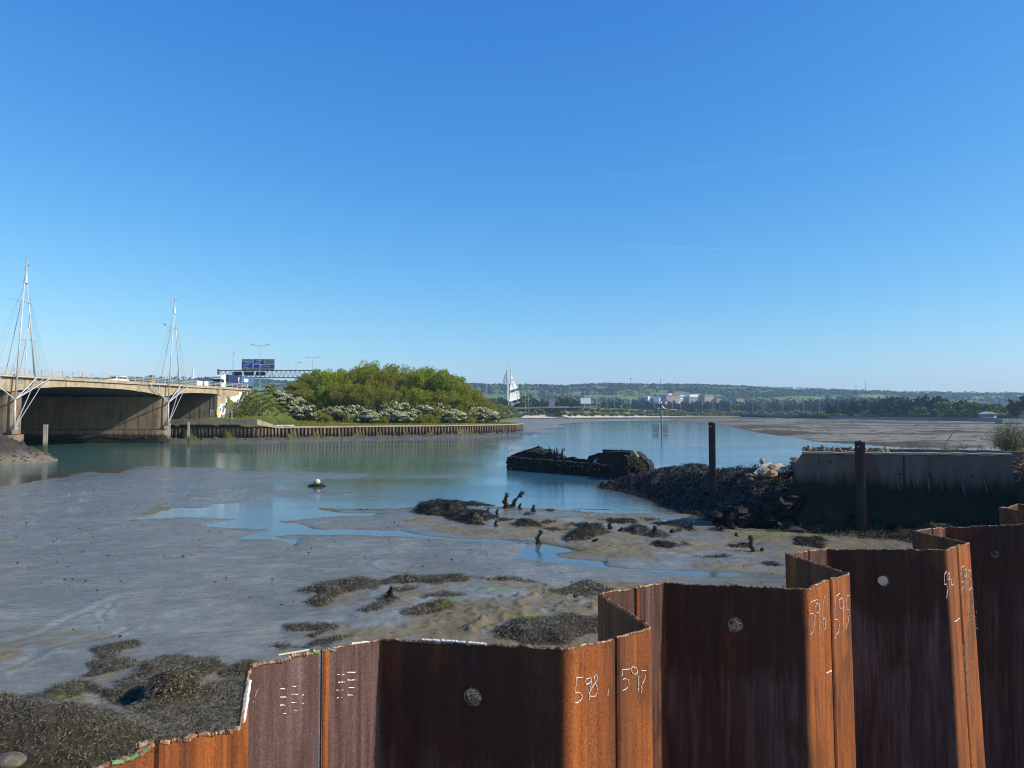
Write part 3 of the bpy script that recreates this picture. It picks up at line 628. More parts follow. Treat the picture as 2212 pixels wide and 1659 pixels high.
for (x, y, r, m, lab) in ((288, 1582, .11, 'stone', 'pale angular stone resting on the seaweed at lower left'), (388, 1590, .07, 'stonebrown', 'small tan stone in the seaweed above the rusty pile'), (22, 1650, .22, 'boulder', 'large pale boulder in the bottom left corner'), (372, 1652, .12, 'stone', 'pale stone by the cut edge of the leftmost pile'), (232, 1560, .05, 'stone', 'small whitish stone in the weed at lower left')):
    p = G(x, y + 4); h = zat(p[0], p[1]); 
    mb = MB(); mb.blob((0, 0, r * .2), (r, r * .8, r * .5), 18, 12, .07, int(x)); o = mb.build('stone', M[m], smooth=True); P = ONP(x, y, (0, 0, h), np.array([0, 0, 1.0])); o.location = P; tag(o, lab, 'stone')
# ================================================================ NEAR SHEET PILE WALL
# bends of the corrugated wall: (picture x, picture y of the top, distance), from the left
BEND = {-1: (200, 1659, 1.66), 0: (338, 1604, 1.79), 1: (540, 1440, 2.359), 2: (692, 1405, 2.495), 3: (822, 1380, 2.631), 4: (1226, 1400, 2.43), 5: (1328, 1378, 2.567), 6: (1405, 1355, 2.703),
        7: (1293, 1282, 3.344), 8: (1370, 1270, 3.48), 9: (1432, 1258, 3.616), 10: (1742, 1272, 3.416), 11: (1790, 1251, 3.552), 12: (1834, 1240, 3.688), 13: (1697, 1197, 4.329), 14: (1745, 1190, 4.465),
        15: (1784, 1185, 4.602), 16: (2045, 1188, 4.401), 17: (2064, 1179, 4.537), 18: (2093, 1173, 4.673), 19: (1970, 1147, 5.314), 20: (2012, 1142, 5.45), 21: (2040, 1140, 5.587)}
BP = {k: AT(*v) for k, v in BEND.items()}
WD, WPHI, WF, WW = .68375, 1.00018, .43111, .64544
def uu(a): return np.array([math.cos(a), math.sin(a), 0])
c_ = BP[21].copy(); k = 22; ztop = 5.70
while k < 110:
    ph = (k - 22) % 6
    if ph == 0: c_ = c_ + uu(WD - WPHI) * WW
    elif ph in (1, 2, 4, 5): c_ = c_ + uu(WD) * WF / 2
    else: c_ = c_ + uu(WD + WPHI) * WW
    c_[2] = ztop + .01 * math.sin(k * 2.1); BP[k] = c_.copy(); k += 1
LEAN = {-1: 0, 0: 0, 1: 0, 2: -.001, 3: 0, 4: .0, 5: .001, 6: .003, 7: .0, 8: .004, 9: .006, 10: .010, 11: .013, 12: .016, 13: .016, 14: .020, 15: .024, 16: .036, 17: .040, 18: .048}
def lean(k): return LEAN.get(k, .05)
PBOT = -.6
# each flat: (rust, mill scale), with the wide webs' shade put into the rust
def wear_and_shade(k):          # segment from bend k to k+1
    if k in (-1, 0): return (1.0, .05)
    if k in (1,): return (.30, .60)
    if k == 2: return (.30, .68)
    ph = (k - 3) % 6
    if ph == 0: return (.12, .0)           # wide web, browner for its shade, rusty top and grey below
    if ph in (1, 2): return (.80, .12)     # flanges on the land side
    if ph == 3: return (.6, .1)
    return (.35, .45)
TH = .013
def fillet(P, ks, r=.015, n=5):
    """polyline with rounded bends -> list of (xy, z, seg key, lean)"""
    out = []
    for i, k in enumerate(ks):
        p = P[i]
        if i == 0 or i == len(ks) - 1: out.append((p[:2], p[2], min(k, ks[-1] - 1) if i == 0 else k - 1, lean(k))); continue
        a = P[i - 1] - p; b = P[i + 1] - p; la, lb = np.linalg.norm(a[:2]), np.linalg.norm(b[:2])
        for j in range(n):
            t = j / (n - 1); q0 = p + a / la * r * (1 - t) ** 1; q1 = p + b / lb * r * t
            q = p + a / la * r * (1 - t) ** 2 + b / lb * r * t ** 2
            out.append((q[:2], q[2], k - 1 if t < .5 else k, lean(k)))
    return out
def densify(pts, step, skip=None):
    res = []
    for i in range(len(pts) - 1):
        (p, z, s0, l0), (q, z2, s1, l1) = pts[i], pts[i + 1]; L = np.hypot(*(q - p)); n = max(1, int(L / step))
        seg = s1 if i + 1 == len(pts) - 1 else (s0 if L > .05 else s0)
        for j in range(n):
            t = j / n
            if skip is not None and L > .3 and skip[0] < t * L < skip[1] and False: continue
            res.append((p * (1 - t) + q * t, z * (1 - t) + z2 * t, s0 if j == 0 else (pts[i + 1][2] if len(pts) == 2 else s0), l0 * (1 - t) + l1 * t))
    res.append(pts[-1]); return res
def make_pile(k0, label, hole=None, jag=.004, name='sheet_pile', parent=None, step=.012):
    ks = [k0, k0 + 1, k0 + 2, k0 + 3]; P = [BP[k].copy() for k in ks]
    # leave the interlock slot open at both ends
    for (i, j, g) in ((0, 1, .004), (3, 2, .007)):
        d = P[j] - P[i]; P[i] = P[i] + d / np.linalg.norm(d[:2]) * g
    pl = densify(fillet(P, ks), step)
    xy = np.array([p[0] for p in pl]); z = np.array([p[1] for p in pl]); ln = np.array([p[3] for p in pl])
    u = np.r_[0, np.cumsum(np.hypot(*(np.diff(xy, axis=0).T)))]
    tg = np.gradient(xy, axis=0); tg /= np.hypot(tg[:, 0], tg[:, 1])[:, None]
    nf = np.stack([tg[:, 1], -tg[:, 0]], -1)     # towards the land (camera) side
    rs = np.random.RandomState(k0 + 50)
    z = z + (vnoise(u * 22 + k0 * 7, u * 0, 90 + k0 % 7, 3) - .5) * jag * 3 + (rs.rand(len(u)) - .5) * jag
    if k0 == 2: z -= .0
    if k0 == -1:   # pile cut down along a slope beyond its first bend
        pass
    W = np.array([wear_and_shade(p[2]) for p in pl]); 
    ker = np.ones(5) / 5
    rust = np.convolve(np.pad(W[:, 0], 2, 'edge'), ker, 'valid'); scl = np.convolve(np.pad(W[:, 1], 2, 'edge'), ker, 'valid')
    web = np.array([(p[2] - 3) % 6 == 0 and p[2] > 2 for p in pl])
    hcut = None
    if hole is not None:
        hc = ONP(hole[0], hole[1], BP[k0 + 1], np.array([*( [ (BP[k0+2]-BP[k0+1])[1], -(BP[k0+2]-BP[k0+1])[0] ] ), 0.0]))
        j = int(np.argmin(np.hypot(xy[:, 0] - hc[0], xy[:, 1] - hc[1]))); hr = hole[2]; m = int(math.ceil((hr + .012) / step)) 
        hcut = (j - m, j + m, hc, hr)
    zrow = [None, -.03, -.45, PBOT]              # top, 3 cm below, 45 cm below, foot
    n = len(u); V = []; rr = []; ss = []; dt = []
    def row(zz, side):
        for i in range(n):
            zi = z[i] if zz is None else (z[i] + zz if zz > -.5 else PBOT)
            if zz is not None and zz > -.5 and zz != -.03 : zi = z[i] + zz
            s_ = 0.5 * TH * side; X = xy[i] + nf[i] * s_; dd = z[i] - zi
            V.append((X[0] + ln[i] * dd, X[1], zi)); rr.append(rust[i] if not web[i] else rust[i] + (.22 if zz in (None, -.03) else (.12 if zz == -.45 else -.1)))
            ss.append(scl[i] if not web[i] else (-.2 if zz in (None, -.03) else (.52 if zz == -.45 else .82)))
            dt.append(dd)
    for side in (1, -1):
        for zz in zrow: row(zz, side)
    F = []; nr_ = len(zrow)
    for si, side in enumerate((1, -1)):
        b = si * nr_ * n
        for r_ in range(nr_ - 1):
            for i in range(n - 1):
                if hcut and hcut[0] <= i < hcut[1] and r_ == (1 if z[0] - hcut[2][2] < .40 else 2): continue
                a = b + r_ * n + i; q = (a, a + n, a + n + 1, a + 1); F.append(q if side == 1 else q[::-1])
    for i in range(n - 1):
        a, c = i, nr_ * n + i; F.append((a, a + 1, c + 1, c)); a, c = (nr_ - 1) * n + i, (2 * nr_ - 1) * n + i; F.append((a, c, c + 1, a + 1))
    for r_ in range(nr_ - 1):
        a, c = r_ * n, nr_ * n + r_ * n; F.append((a, c, c + n, a + n)); a += n - 1; c += n - 1; F.append((a, a + n, c + n, c))
    if hcut:
        j0, j1, hc, hr = hcut; rI = 1 if z[0] - hc[2] < .40 else 2; seg = 20; rings = []
        for si, side in enumerate((1, -1)):
            b = si * nr_ * n; top = b + rI * n; bot = b + (rI + 1) * n
            ex = []
            for (jj, zs_) in ((j1, (.03, .0, -.03)), (j0, (-.03, .0, .03))):
                ids_ = []
                for q_ in zs_:
                    vt = V[top + jj]; V.append((vt[0] + ln[jj] * (vt[2] - hc[2] - q_), vt[1], hc[2] + q_)); rr.append(rr[top + jj]); ss.append(ss[top + jj]); dt.append(.3); ids_.append(len(V) - 1)
                ex.append(ids_)
            loop = [top + i for i in range(j0, j1 + 1)] + ex[0] + [bot + i for i in range(j1, j0 - 1, -1)] + ex[1]
            base = len(V); jm = (j0 + j1) // 2; tx = tg[jm]; ctr = np.array([hc[0], hc[1]]) + nf[jm] * .5 * TH * side
            rs2 = random.Random(k0)
            for q in range(seg):
                t = 2 * math.pi * q / seg; rad = hr * (1 + rs2.uniform(-.05, .05))
                V.append((ctr[0] + tx[0] * math.cos(t) * rad, ctr[1] + tx[1] * math.cos(t) * rad, hc[2] + math.sin(t) * rad)); rr.append(.30); ss.append(.0); dt.append(.3)
            rings.append(base)
            # bridge: assign every loop vertex to the nearest ring vertex by angle
            ang = []
            for li in loop:
                v = V[li]; x = (v[0] - ctr[0]) * tx[0] + (v[1] - ctr[1]) * tx[1]; y = v[2] - hc[2]; ang.append(math.atan2(y, x))
            near = [int(round(a_ / (2 * math.pi) * seg)) % seg for a_ in ang]
            L_ = len(loop)
            for q in range(L_):
                a0, a1 = loop[q], loop[(q + 1) % L_]; r0, r1 = near[q], near[(q + 1) % L_]
                steps = (r0 - r1) % seg
                if steps > seg / 2: steps = 0
                f1 = (a0, a1, base + r0); F.append(f1 if side == 1 else f1[::-1])
                cur = r0
                for _ in range(steps):
                    nx = (cur - 1) % seg; f2 = (base + cur, a1, base + nx); F.append(f2 if side == 1 else f2[::-1]); cur = nx
        holes_made.append((k0, hc.copy(), hr, tg[(j0 + j1) // 2].copy(), nf[(j0 + j1) // 2].copy()))
        for q in range(seg):
            F.append((rings[0] + q, rings[1] + q, rings[1] + (q + 1) % seg, rings[0] + (q + 1) % seg))
    me = bpy.data.meshes.new(name); me.from_pydata([tuple(map(float, v)) for v in V], [], F); me.update()
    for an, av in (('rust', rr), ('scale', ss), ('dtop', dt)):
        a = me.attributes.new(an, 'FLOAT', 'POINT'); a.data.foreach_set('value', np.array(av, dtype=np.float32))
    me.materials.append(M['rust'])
    import bmesh
    bm = bmesh.new(); bm.from_mesh(me); bmesh.ops.recalc_face_normals(bm, faces=bm.faces)
    for f in bm.faces:
        f.smooth = abs(f.normal.z) < .5
    for e in bm.edges:
        if len(e.link_faces) == 2 and e.calc_face_angle(0) > .6: e.smooth = False
    bm.to_mesh(me); bm.free()
    o = add_obj(name, me, parent)
    if label: o['label'] = label
    # ragged flame-cut rim along the top
    mb = MB(); rg = random.Random(k0 * 3 + 1); i = 0; stp = 1
    for i in range(0, n - 2, 1):
        j = min(n - 1, i + 1)
        a = Vector((xy[i][0] + nf[i][0] * .004, xy[i][1] + nf[i][1] * .004, z[i] - .001)); b = Vector((xy[j][0] + nf[j][0] * .004, xy[j][1] + nf[j][1] * .004, z[j] - .001))
        if (b - a).length > 1e-4: mb.tube(a, b, rg.uniform(.003, .0062), rg.uniform(.003, .0062), 5, cap=False)
    e = mb.build('burr_edge', M['edge'], o)
    # interlock bead at the left end
    if 0 < k0:
        q = xy[0] + tg[0] * .013; zt = z[0] - .004
        mb = MB(); L = zt - PBOT; mb.tube((q[0], q[1], zt), (q[0] + ln[0] * L, q[1], PBOT), .0125, .0125, 10); 
        mb.sm = True; ob = mb.build('interlock', M['rust'], o, smooth=False)
        a = ob.data.attributes.new('rust', 'FLOAT', 'POINT'); a.data.foreach_set('value', np.full(len(ob.data.vertices), .85, dtype=np.float32))
        a = ob.data.attributes.new('scale', 'FLOAT', 'POINT'); a.data.foreach_set('value', np.full(len(ob.data.vertices), -.2, dtype=np.float32))
    return o
wall = tag(empty('sheet_pile_wall', (0, 0, 0)), 'long zigzag wall of rusty steel sheet piles in the foreground', 'sheet pile wall')
holes_made = []
# intermediate bend at the cut-down side: the first pile of the row has a sloping cut
BP[1] = AT(541, 1440, 2.34)
lab = {-1: 'sheet pile cut down low at its left with white paint on the sloping edge', 2: 'sheet pile chalked 598 with a round hole full of twigs', 5: 'sheet pile chalked 597, its inner leaf folding back',
       8: 'sheet pile chalked 596 with a round hole', 11: 'sheet pile chalked 595', 14: 'sheet pile chalked 594 with a round hole', 17: 'sheet pile chalked 593 with pale flaking scale', 20: 'sheet pile with a dark torn hole near its top, beside the one chalked 593'}
holes = {2: (1023, 1504, .0270), 8: (1588, 1349, .0315), 14: (1907, 1254, .030), 20: (2147, 1197, .022)}
piles = {}
# leftmost piles
BP[-4] = BP[-1] + np.array([-.50, .10, -.02]) + np.array([-.3, -.22, 0]); BP[-3] = BP[-1] + np.array([-.62, .10, -.10]); BP[-2] = BP[-1] + np.array([-.02, -.012, 0])
def cutpile():
    """the pile left of the first tall one: low orange leaf, then the white-edged cut rising to the tall flange"""
    ks = [0, 1, 2]
    P = [BP[0].copy(), BP[1].copy(), BP[2].copy()]
    d = P[1] - P[0]; L = np.hypot(d[0], d[1]); u_ = d / L
    d2 = P[2] - P[1]; P[2] = P[2] - d2 / np.linalg.norm(d2[:2]) * .007
    xyz = []
    prof = [(0.0, (338, 1606)), (.22, (390, 1596)), (.5, (440, 1586)), (.74, (482, 1580)), (.86, (505, 1574))]
    nrm = np.array([u_[1], -u_[0], 0])
    for t, (x, y) in prof:
        q = P[0][:2] + u_[:2] * L * t; Yd = q[1]; zz = ONP(x, y, BP[0], nrm)[2] if False else AT(x, y, Yd)[2]; xyz.append((q, zz, 0, 0))
    for t, y in ((.885, 1540), (.915, 1505), (.95, 1465), (.975, 1446)):
        q = P[0][:2] + u_[:2] * L * t; xyz.append((q, AT(520, y, q[1])[2], 1, 0))
    for j in range(4):
        t = j / 3; r = .02; q = P[1][:2] - u_[:2] * r * (1 - t) ** 2 + (d2 / np.linalg.norm(d2[:2]))[:2] * r * t * t; xyz.append((q, AT(545 + 8 * t, 1437 - 3 * t, q[1])[2], 1, 0))
    for t in np.linspace(.12, 1, 22):
        q = P[1][:2] + (P[2] - P[1])[:2] * t; xyz.append((q, P[1][2] * (1 - t) + P[2][2] * t, 1, 0))
    return xyz
cp_ = cutpile()
def sheet_from(xyz, label, rustf, name='sheet_pile', seed=1, jag=.006):
    xy = np.array([p[0] for p in xyz]); z = np.array([p[1] for p in xyz]); u = np.r_[0, np.cumsum(np.hypot(*(np.diff(xy, axis=0).T)))]
    U = np.unique(np.r_[np.arange(0, u[-1], .010), u]); xy = np.stack([np.interp(U, u, xy[:, 0]), np.interp(U, u, xy[:, 1])], -1); z = np.interp(U, u, z)
    z = z + (vnoise(U * 30, U * 0, 77 + seed, 3) - .5) * jag * 2.5
    tg = np.gradient(xy, axis=0); tg /= np.hypot(tg[:, 0], tg[:, 1])[:, None]; nf = np.stack([tg[:, 1], -tg[:, 0]], -1); n = len(U); V = []; rr = []; ss = []
    for side in (1, -1):
        for r_ in range(3):
            for i in range(n):
                X = xy[i] + nf[i] * .5 * TH * side; zz = (z[i], z[i] - .3, PBOT)[r_]; V.append((X[0], X[1], zz)); f = rustf(U[i] / U[-1]); rr.append(f[0]); ss.append(f[1])
    F = []
    for si in (0, 1):
        b = si * 3 * n
        for r_ in range(2):
            for i in range(n - 1): a = b + r_ * n + i; F.append((a, a + n, a + n + 1, a + 1))
    for i in range(n - 1): F.append((i, i + 1, 3 * n + i + 1, 3 * n + i))
    for r_ in range(2):
        for e in (0, n - 1): a = r_ * n + e; F.append((a, a + n, 3 * n + a + n, 3 * n + a))
    me = bpy.data.meshes.new(name); me.from_pydata(V, [], F); me.update()
    for an, av in (('rust', rr), ('scale', ss)):
        a = me.attributes.new(an, 'FLOAT', 'POINT'); a.data.foreach_set('value', np.array(av, dtype=np.float32))
    me.materials.append(M['rust'])
    import bmesh
    bm = bmesh.new(); bm.from_mesh(me); bmesh.ops.recalc_face_normals(bm, faces=bm.faces)
    for f in bm.faces: f.smooth = abs(f.normal.z) < .5
    for e in bm.edges:
        if len(e.link_faces) == 2 and e.calc_face_angle(0) > .6: e.smooth = False
    bm.to_mesh(me); bm.free()
    o = add_obj(name, me, wall); o['label'] = label
    mb = MB(); rg = random.Random(seed)
    for i in range(n - 1):
        a = Vector((*(xy[i] + nf[i] * .004), z[i])); b = Vector((*(xy[i + 1] + nf[i + 1] * .004), z[i + 1]))
        if (b - a).length > 1e-4: mb.tube(a, b, rg.uniform(.004, .009), rg.uniform(.004, .009), 5, cap=False)
    mb.build('burr_edge', M['edge'], o)
    return o, xy, z, nf, U
pile_a, cxy, cz, cnf, cU = sheet_from(cp_, lab[-1], lambda t: (1.15, -.4) if t < .55 else ((.9, .1) if t < .66 else (.30, .66)), seed=3)
# white paint along the sloping cut of that pile
mb = MB(); pr = None
for i in range(len(cU)):
    y_im = HOR + F_PX * (EYE - cz[i]) / cxy[i][1]
    if 1448 < y_im < 1548 and cU[i] > .3:
        p = Vector((*(cxy[i] + cnf[i] * .010), cz[i] - .004))
        if pr is not None: mb.tube(pr, p, rg.uniform(.004, .0085), rg.uniform(.004, .0085), 6)
        pr = p
mb.build('white_paint_edge', M['whitepaint'], pile_a)
# low pile at the far left
q0 = AT(336, 1607, 1.80); q1 = AT(290, 1630, 1.76); q2 = AT(200, 1662, 1.69); q3 = AT(80, 1712, 1.60)
e3 = q3 + np.array([-.5, .10, -.02]); e4 = e3 + np.array([-.35, -.27, 0])
xyz = [(q[:2], q[2], 0, 0) for q in (e4, e3, q3, q2, q1, q0 - (q0 - q1) * .12)]
pile_l, lxy, lz, lnf, lU = sheet_from(xyz, 'lowest sheet pile at the bottom left with green paint on its cut top', lambda t: (1.1, -.4), seed=5)
mb = MB(); rg2 = random.Random(3)
for i in range(len(lU) - 1):
    xi = CX + F_PX * lxy[i][0] / lxy[i][1]
    if 245 < xi < 322: mb.tube((*(lxy[i] + lnf[i] * .006), lz[i] + .001), (*(lxy[i + 1] + lnf[i + 1] * .006), lz[i + 1] + .001), .0052, .0052, 6, cap=False)
mb.build('green_paint_edge', M['greenpaint'], pile_l)
mb = MB(); p = AT(300, 1612, 1.80); mb.tube(p, AT(332, 1603, 1.815), .010, .008, 8); mb.tube(AT(285, 1622, 1.80), p, .007, .010, 8); mb.build('interlock', M['edge'], pile_l)
kk = 2
while kk < 107:
    l = lab.get(kk)
    piles[kk] = make_pile(kk, l, holes.get(kk), parent=wall, step=.012 if kk < 24 else .05); kk += 3
rg = random.Random(77)
for (k0, hc, hr, tx, nx_) in holes_made:        # ragged torch-cut rim round each lifting hole
    mb = MB(); pv = None; pts_ = []
    for q in range(25):
        t = 2 * math.pi * q / 24; rad = hr * rg.uniform(.99, 1.10); pts_.append((hc[0] + tx[0] * math.cos(t) * rad + nx_[0] * .008, hc[1] + tx[1] * math.cos(t) * rad + nx_[1] * .008, hc[2] + math.sin(t) * rad))
    pts_[-1] = pts_[0]; mb.path(pts_, [rg.uniform(.0022, .0045) for _ in pts_], 5)
    mb.build('hole_rim', M['edge'], piles[k0])
# flaking pale scale down the outer leaf of the pile chalked 593
mb = MB(); A_, B_ = BP[17], BP[18]; d_9 = B_ - A_; d_9[2] = 0; n_9 = np.cross(d_9, np.array([.049, 0, -1.0])); n_9 /= np.linalg.norm(n_9)
if np.dot(n_9, np.array([0, 0, EYE]) - A_) < 0: n_9 = -n_9
for i in range(900):
    t = rg.random(); yy = 1235 + 420 * t; xc = np.interp(yy, [1235, 1300, 1360, 1400, 1480, 1560, 1660], [2088, 2096, 2100, 2086, 2090, 2098, 2106]); xx = xc + rg.gauss(0, 6 if yy < 1500 else 3)
    if yy > 1520 and rg.random() < .75: continue
    p = ONP(xx, yy, A_ + n_9 * .0078, n_9); r = rg.uniform(.0008, .0032); mb.blob(tuple(p), (r, r * .4, r * rg.uniform(.8, 2.5)), 5, 3, .3, i)
o_ = mb.build('flaking_scale', M['stone'], piles[17]); o_['kind'] = 'stuff'
# hand drawn marks: picture polylines thrown onto the face they stand on
def mark(k, lines, r, mat, name, label=None, off=.0085, parent=None):
    A_, B_ = BP[k], BP[k + 1]; d = B_ - A_; d[2] = 0; lv = np.array([.5 * (lean(k) + lean(k + 1)), 0, -1.0]); n = np.cross(d, lv); n /= np.linalg.norm(n)
    if np.dot(n, np.array([0, 0, EYE]) - A_) < 0: n = -n
    mb = MB(); rg = random.Random(len(lines) + k)
    for L in lines:
        P = [Vector(ONP(x, y, A_ + n * off, n)) for x, y in L]
        Q = []
        for a, b in zip(P[:-1], P[1:]):
            m = max(1, int((b - a).length / .006))
            for j in range(m): Q.append(a.lerp(b, j / m) + Vector([rg.gauss(0, .0006) for _ in range(3)]))
        Q.append(P[-1])
        for a, b in zip(Q[:-1], Q[1:]):
            if rg.random() < .93: mb.tube(a, b, r * rg.uniform(.5, 1.2), r * rg.uniform(.5, 1.2), 5)
    o = mb.build(name, mat, parent if parent is not None else piles[(k - 2) // 3 * 3 + 2])
    if label: o['label'] = label
    return o
def Z3(pts): return [(864 + x * .26855, 1242 + y * .26855) for x, y in pts]     # 1600..2700 crop
f4 = 1000 / 1903 / 1.8517
def Z4(pts): return [(1350 + x * f4, 1188 + y * f4) for x, y in pts]            # 2500..3500 crop
f5 = 996 / 1473 / 1.8517
def Z5(pts): return [(1674.1 + x * f5, 1053 + y * f5) for x, y in pts]          # 3100..4096 crop
ck = .0014
mark(4, [Z3(l) for l in ([(1475,820),(1420,830),(1412,900),(1410,950),(1445,945),(1465,975),(1455,1005),(1430,1025),(1405,1030)], [(1490,860),(1500,840),(1535,825),(1537,850),(1525,870),(1495,880),(1490,860)], [(1537,850),(1530,930),(1520,1005)], [(1585,800),(1560,830),(1565,860),(1583,900),(1587,945),(1570,975),(1530,975),(1520,955),(1550,900),(1583,850),(1590,810)], [(1678,920),(1672,990)], [(1682,1040),(1678,1070)])], ck, M['chalk'], 'chalk_number', 'white chalk number 598', parent=piles[2])
mark(5, [Z3(l) for l in ([(1848,757),(1790,762),(1787,800),(1778,835),(1780,845),(1815,832),(1840,848),(1843,880),(1830,910),(1790,930)], [(1905,750),(1870,740),(1858,760),(1868,790),(1895,800),(1912,780),(1905,750)], [(1908,765),(1918,850),(1915,938)], [(1940,770),(1978,772),(1970,830),(1945,890),(1943,950)])], ck, M['chalk'], 'chalk_number', 'white chalk number 597', parent=piles[5])
mark(10, [Z4(l) for l in ([(1460,378),(1410,400),(1402,440),(1405,490),(1432,483),(1445,510),(1443,560),(1430,620),(1412,648)], [(1478,412),(1458,408),(1450,440),(1455,480),(1475,478),(1480,440),(1478,412)], [(1480,440),(1478,520),(1482,655)], [(1518,355),(1508,420),(1502,500),(1505,570),(1520,605),(1530,560),(1520,520),(1508,525)])], ck, M['chalk'], 'chalk_number', 'white chalk number 596', parent=piles[8])
mark(11, [Z4(l) for l in ([(1635,330),(1605,355),(1597,420),(1597,530),(1620,530),(1632,560),(1625,620),(1598,672)], [(1665,395),(1650,365),(1632,380),(1628,420),(1640,450),(1660,440),(1665,395)], [(1665,395),(1660,480),(1662,600)], [(1704,345),(1690,350),(1683,400),(1685,450),(1700,455),(1708,490),(1698,550),(1678,600)])], ck, M['chalk'], 'chalk_number', 'white chalk number 595', parent=piles[11])
mark(10, [Z4(l) for l in ([(1532,940),(1545,930),(1572,916)], [(1533,936),(1570,922)])], .0028, M['whitepaint'], 'white_dash', off=.009, parent=piles[8])
mark(16, [Z5(l) for l in ([(1013,497),(1003,515),(1003,575),(1015,570),(1022,600),(1015,655)], [(1030,505),(1022,510),(1022,545),(1032,545),(1032,505),(1034,610)], [(1046,535),(1042,575),(1056,572)], [(1055,545),(1054,590),(1060,622)])], ck * 1.25, M['chalk'], 'chalk_number', 'white chalk number 594', parent=piles[14])
mark(17, [Z5(l) for l in ([(1118,463),(1103,475),(1098,530),(1102,560),(1114,555),(1117,580),(1103,612)], [(1130,483),(1120,490),(1120,525),(1130,525),(1130,483),(1133,560),(1135,610)], [(1140,490),(1155,488),(1145,530),(1160,550),(1163,590),(1148,608)])], ck * 1.25, M['chalk'], 'chalk_number', 'white chalk number 593', parent=piles[17])
mark(16, [Z5([(1062,795),(1090,775)])], .0028, M['whitepaint'], 'white_dash', off=.009, parent=piles[14])
# raised rolling ticks on the two purple flanges
fB = (.21973, 432, 1296)
def Z2(pts): return A(*fB, pts)
gl = simple('bare_metal_tick', (.62, .52, .46), .4, .3)
mark(1, [Z2(l) for l in ([(790,874),(835,874)], [(788,956),(850,956)], [(790,1035),(838,1035)], [(810,1115),(845,1115)], [(905,848),(945,848)], [(903,928),(962,928)], [(903,1007),(950,1007)], [(925,1085),(955,1085)], [(1005,935),(1020,935)], [(1005,1015),(1018,1015)], [(892,960),(896,978)], [(880,1043),(876,1055)])], .0011, gl, 'rolled_tick', off=.0075, parent=pile_a)
mark(2, [Z2(l) for l in ([(1450,711),(1525,711)], [(1448,787),(1525,787)], [(1448,863),(1518,863)], [(1452,938),(1505,938)], [(1345,735),(1372,735)], [(1395,735),(1418,735)], [(1342,808),(1424,808)], [(1342,886),(1362,886)], [(1388,886),(1412,886)], [(1345,962),(1362,962)], [(1388,962),(1400,962)])], .0011, gl, 'rolled_tick', off=.0075, parent=piles[2])
mark(1, [Z2([(566,870),(520,1030),(470,1180),(440,1330)])], .0011, gl, 'scratch', off=.0075, parent=pile_a)
# white and green paint daubs on the top edges
def rim(k, segs, mat, r, name, parent):
    mb = MB(); A_, B_ = BP[k], BP[k + 1]; d = (B_ - A_); n = np.array([d[1], -d[0], 0]); n /= np.linalg.norm(n); rg = random.Random(k)
    for (x0, y0, x1, y1) in segs:
        a = Vector(ONP(x0, y0, A_ + n * .006, n)); b = Vector(ONP(x1, y1, A_ + n * .006, n)); m = max(2, int((b - a).length / .008)); prev = a
        for j in range(1, m + 1):
            q = a.lerp(b, j / m) + Vector((0, 0, rg.uniform(-.002, .001))); mb.tube(prev, q, r * rg.uniform(.5, 1.0), r * rg.uniform(.5, 1.0), 6); prev = q
    return mb.build(name, mat, parent)
rim(3, [(912, 1381, 948, 1383), (955, 1383, 1005, 1387), (1012, 1388, 1050, 1391)], M['whitepaint'], .0050, 'white_paint_edge', piles[2])
rim(2, [(760, 1390, 797, 1385)], M['whitepaint'], .0028, 'white_paint_edge', piles[2])
rim(1, [(674, 1405, 690, 1410)], M['greenpaint'], .008, 'green_paint_edge', pile_a)
rim(2, [(708, 1403, 726, 1405)], M['greenpaint'], .005, 'green_paint_edge', piles[2])
o = MB().tube(AT(602, 1415, 2.53), AT(668, 1404, 2.56), .0035).build('cane', M['cream']); tag(o, 'thin pale cane lying behind the cut edge of the tall left pile', 'cane')
# twigs behind the round hole of the pile chalked 598
tw = tag(empty('twig_tangle'), 'dry twigs seen through the round hole in the pile chalked 598', 'twigs')
mb = MB(); rg = random.Random(2); c0 = AT(1023, 1506, 2.56)
for i in range(8):
    mb = MB(); a = Vector(c0) + Vector((rg.gauss(0, .028), rg.uniform(0, .04), rg.gauss(0, .03))); b = a + Vector((rg.gauss(0, .03), rg.uniform(-.01, .01), rg.gauss(0, .03))); mb.tube(a, b, .0018, .001, 5); mb.build('twig', M['stone'], tw)
# ---------------------------------------------------------------- land on the near side and the bank on the right
def poly_sheet(name, pts, z0, mat, label, skirt=None, kind='structure'):
    mb = MB(); n = len(pts); mb.add([(x, y, z0) for x, y in pts] + [(x, y, skirt if skirt is not None else z0 - .3) for x, y in pts], [tuple(range(n)), tuple(range(n, 2 * n))[::-1]] + [(i, (i + 1) % n, n + (i + 1) % n, n + i) for i in range(n)])
    return tag(mb.build(name, mat), label, kind=kind)
M['soil'] = simple('dry_soil', (.10, .085, .06), .9, scale=3, var=.4, bump=.5)
nrm = np.array([math.sin(WD), -math.cos(WD)])
near_pts = [(-40, -40), (60, -40), (60, 60)]
b0 = BP[106][:2]
line = [tuple(BP[k][:2] + nrm * .12) for k in (106, 82, 58, 36, 18, 12, 6, 4)]
line += [tuple(BP[1][:2] + np.array([.12, -.25])), tuple(q0[:2] + np.array([.1, -.12])), (-1.6, 1.15), (-8, .6), (-40, 0)]
poly_sheet('near_bank', [(-40, -40), (60, -40), (60, 60), (40, 60), (27.4, 41.0), (26.7, 39.6), (26.6, 36), (25.4, 29), (float(b0[0]) + .4, float(b0[1]) + .1)] + line, 3.85, M['soil'], 'dry ground on the near side of the pile wall', skirt=-.6)
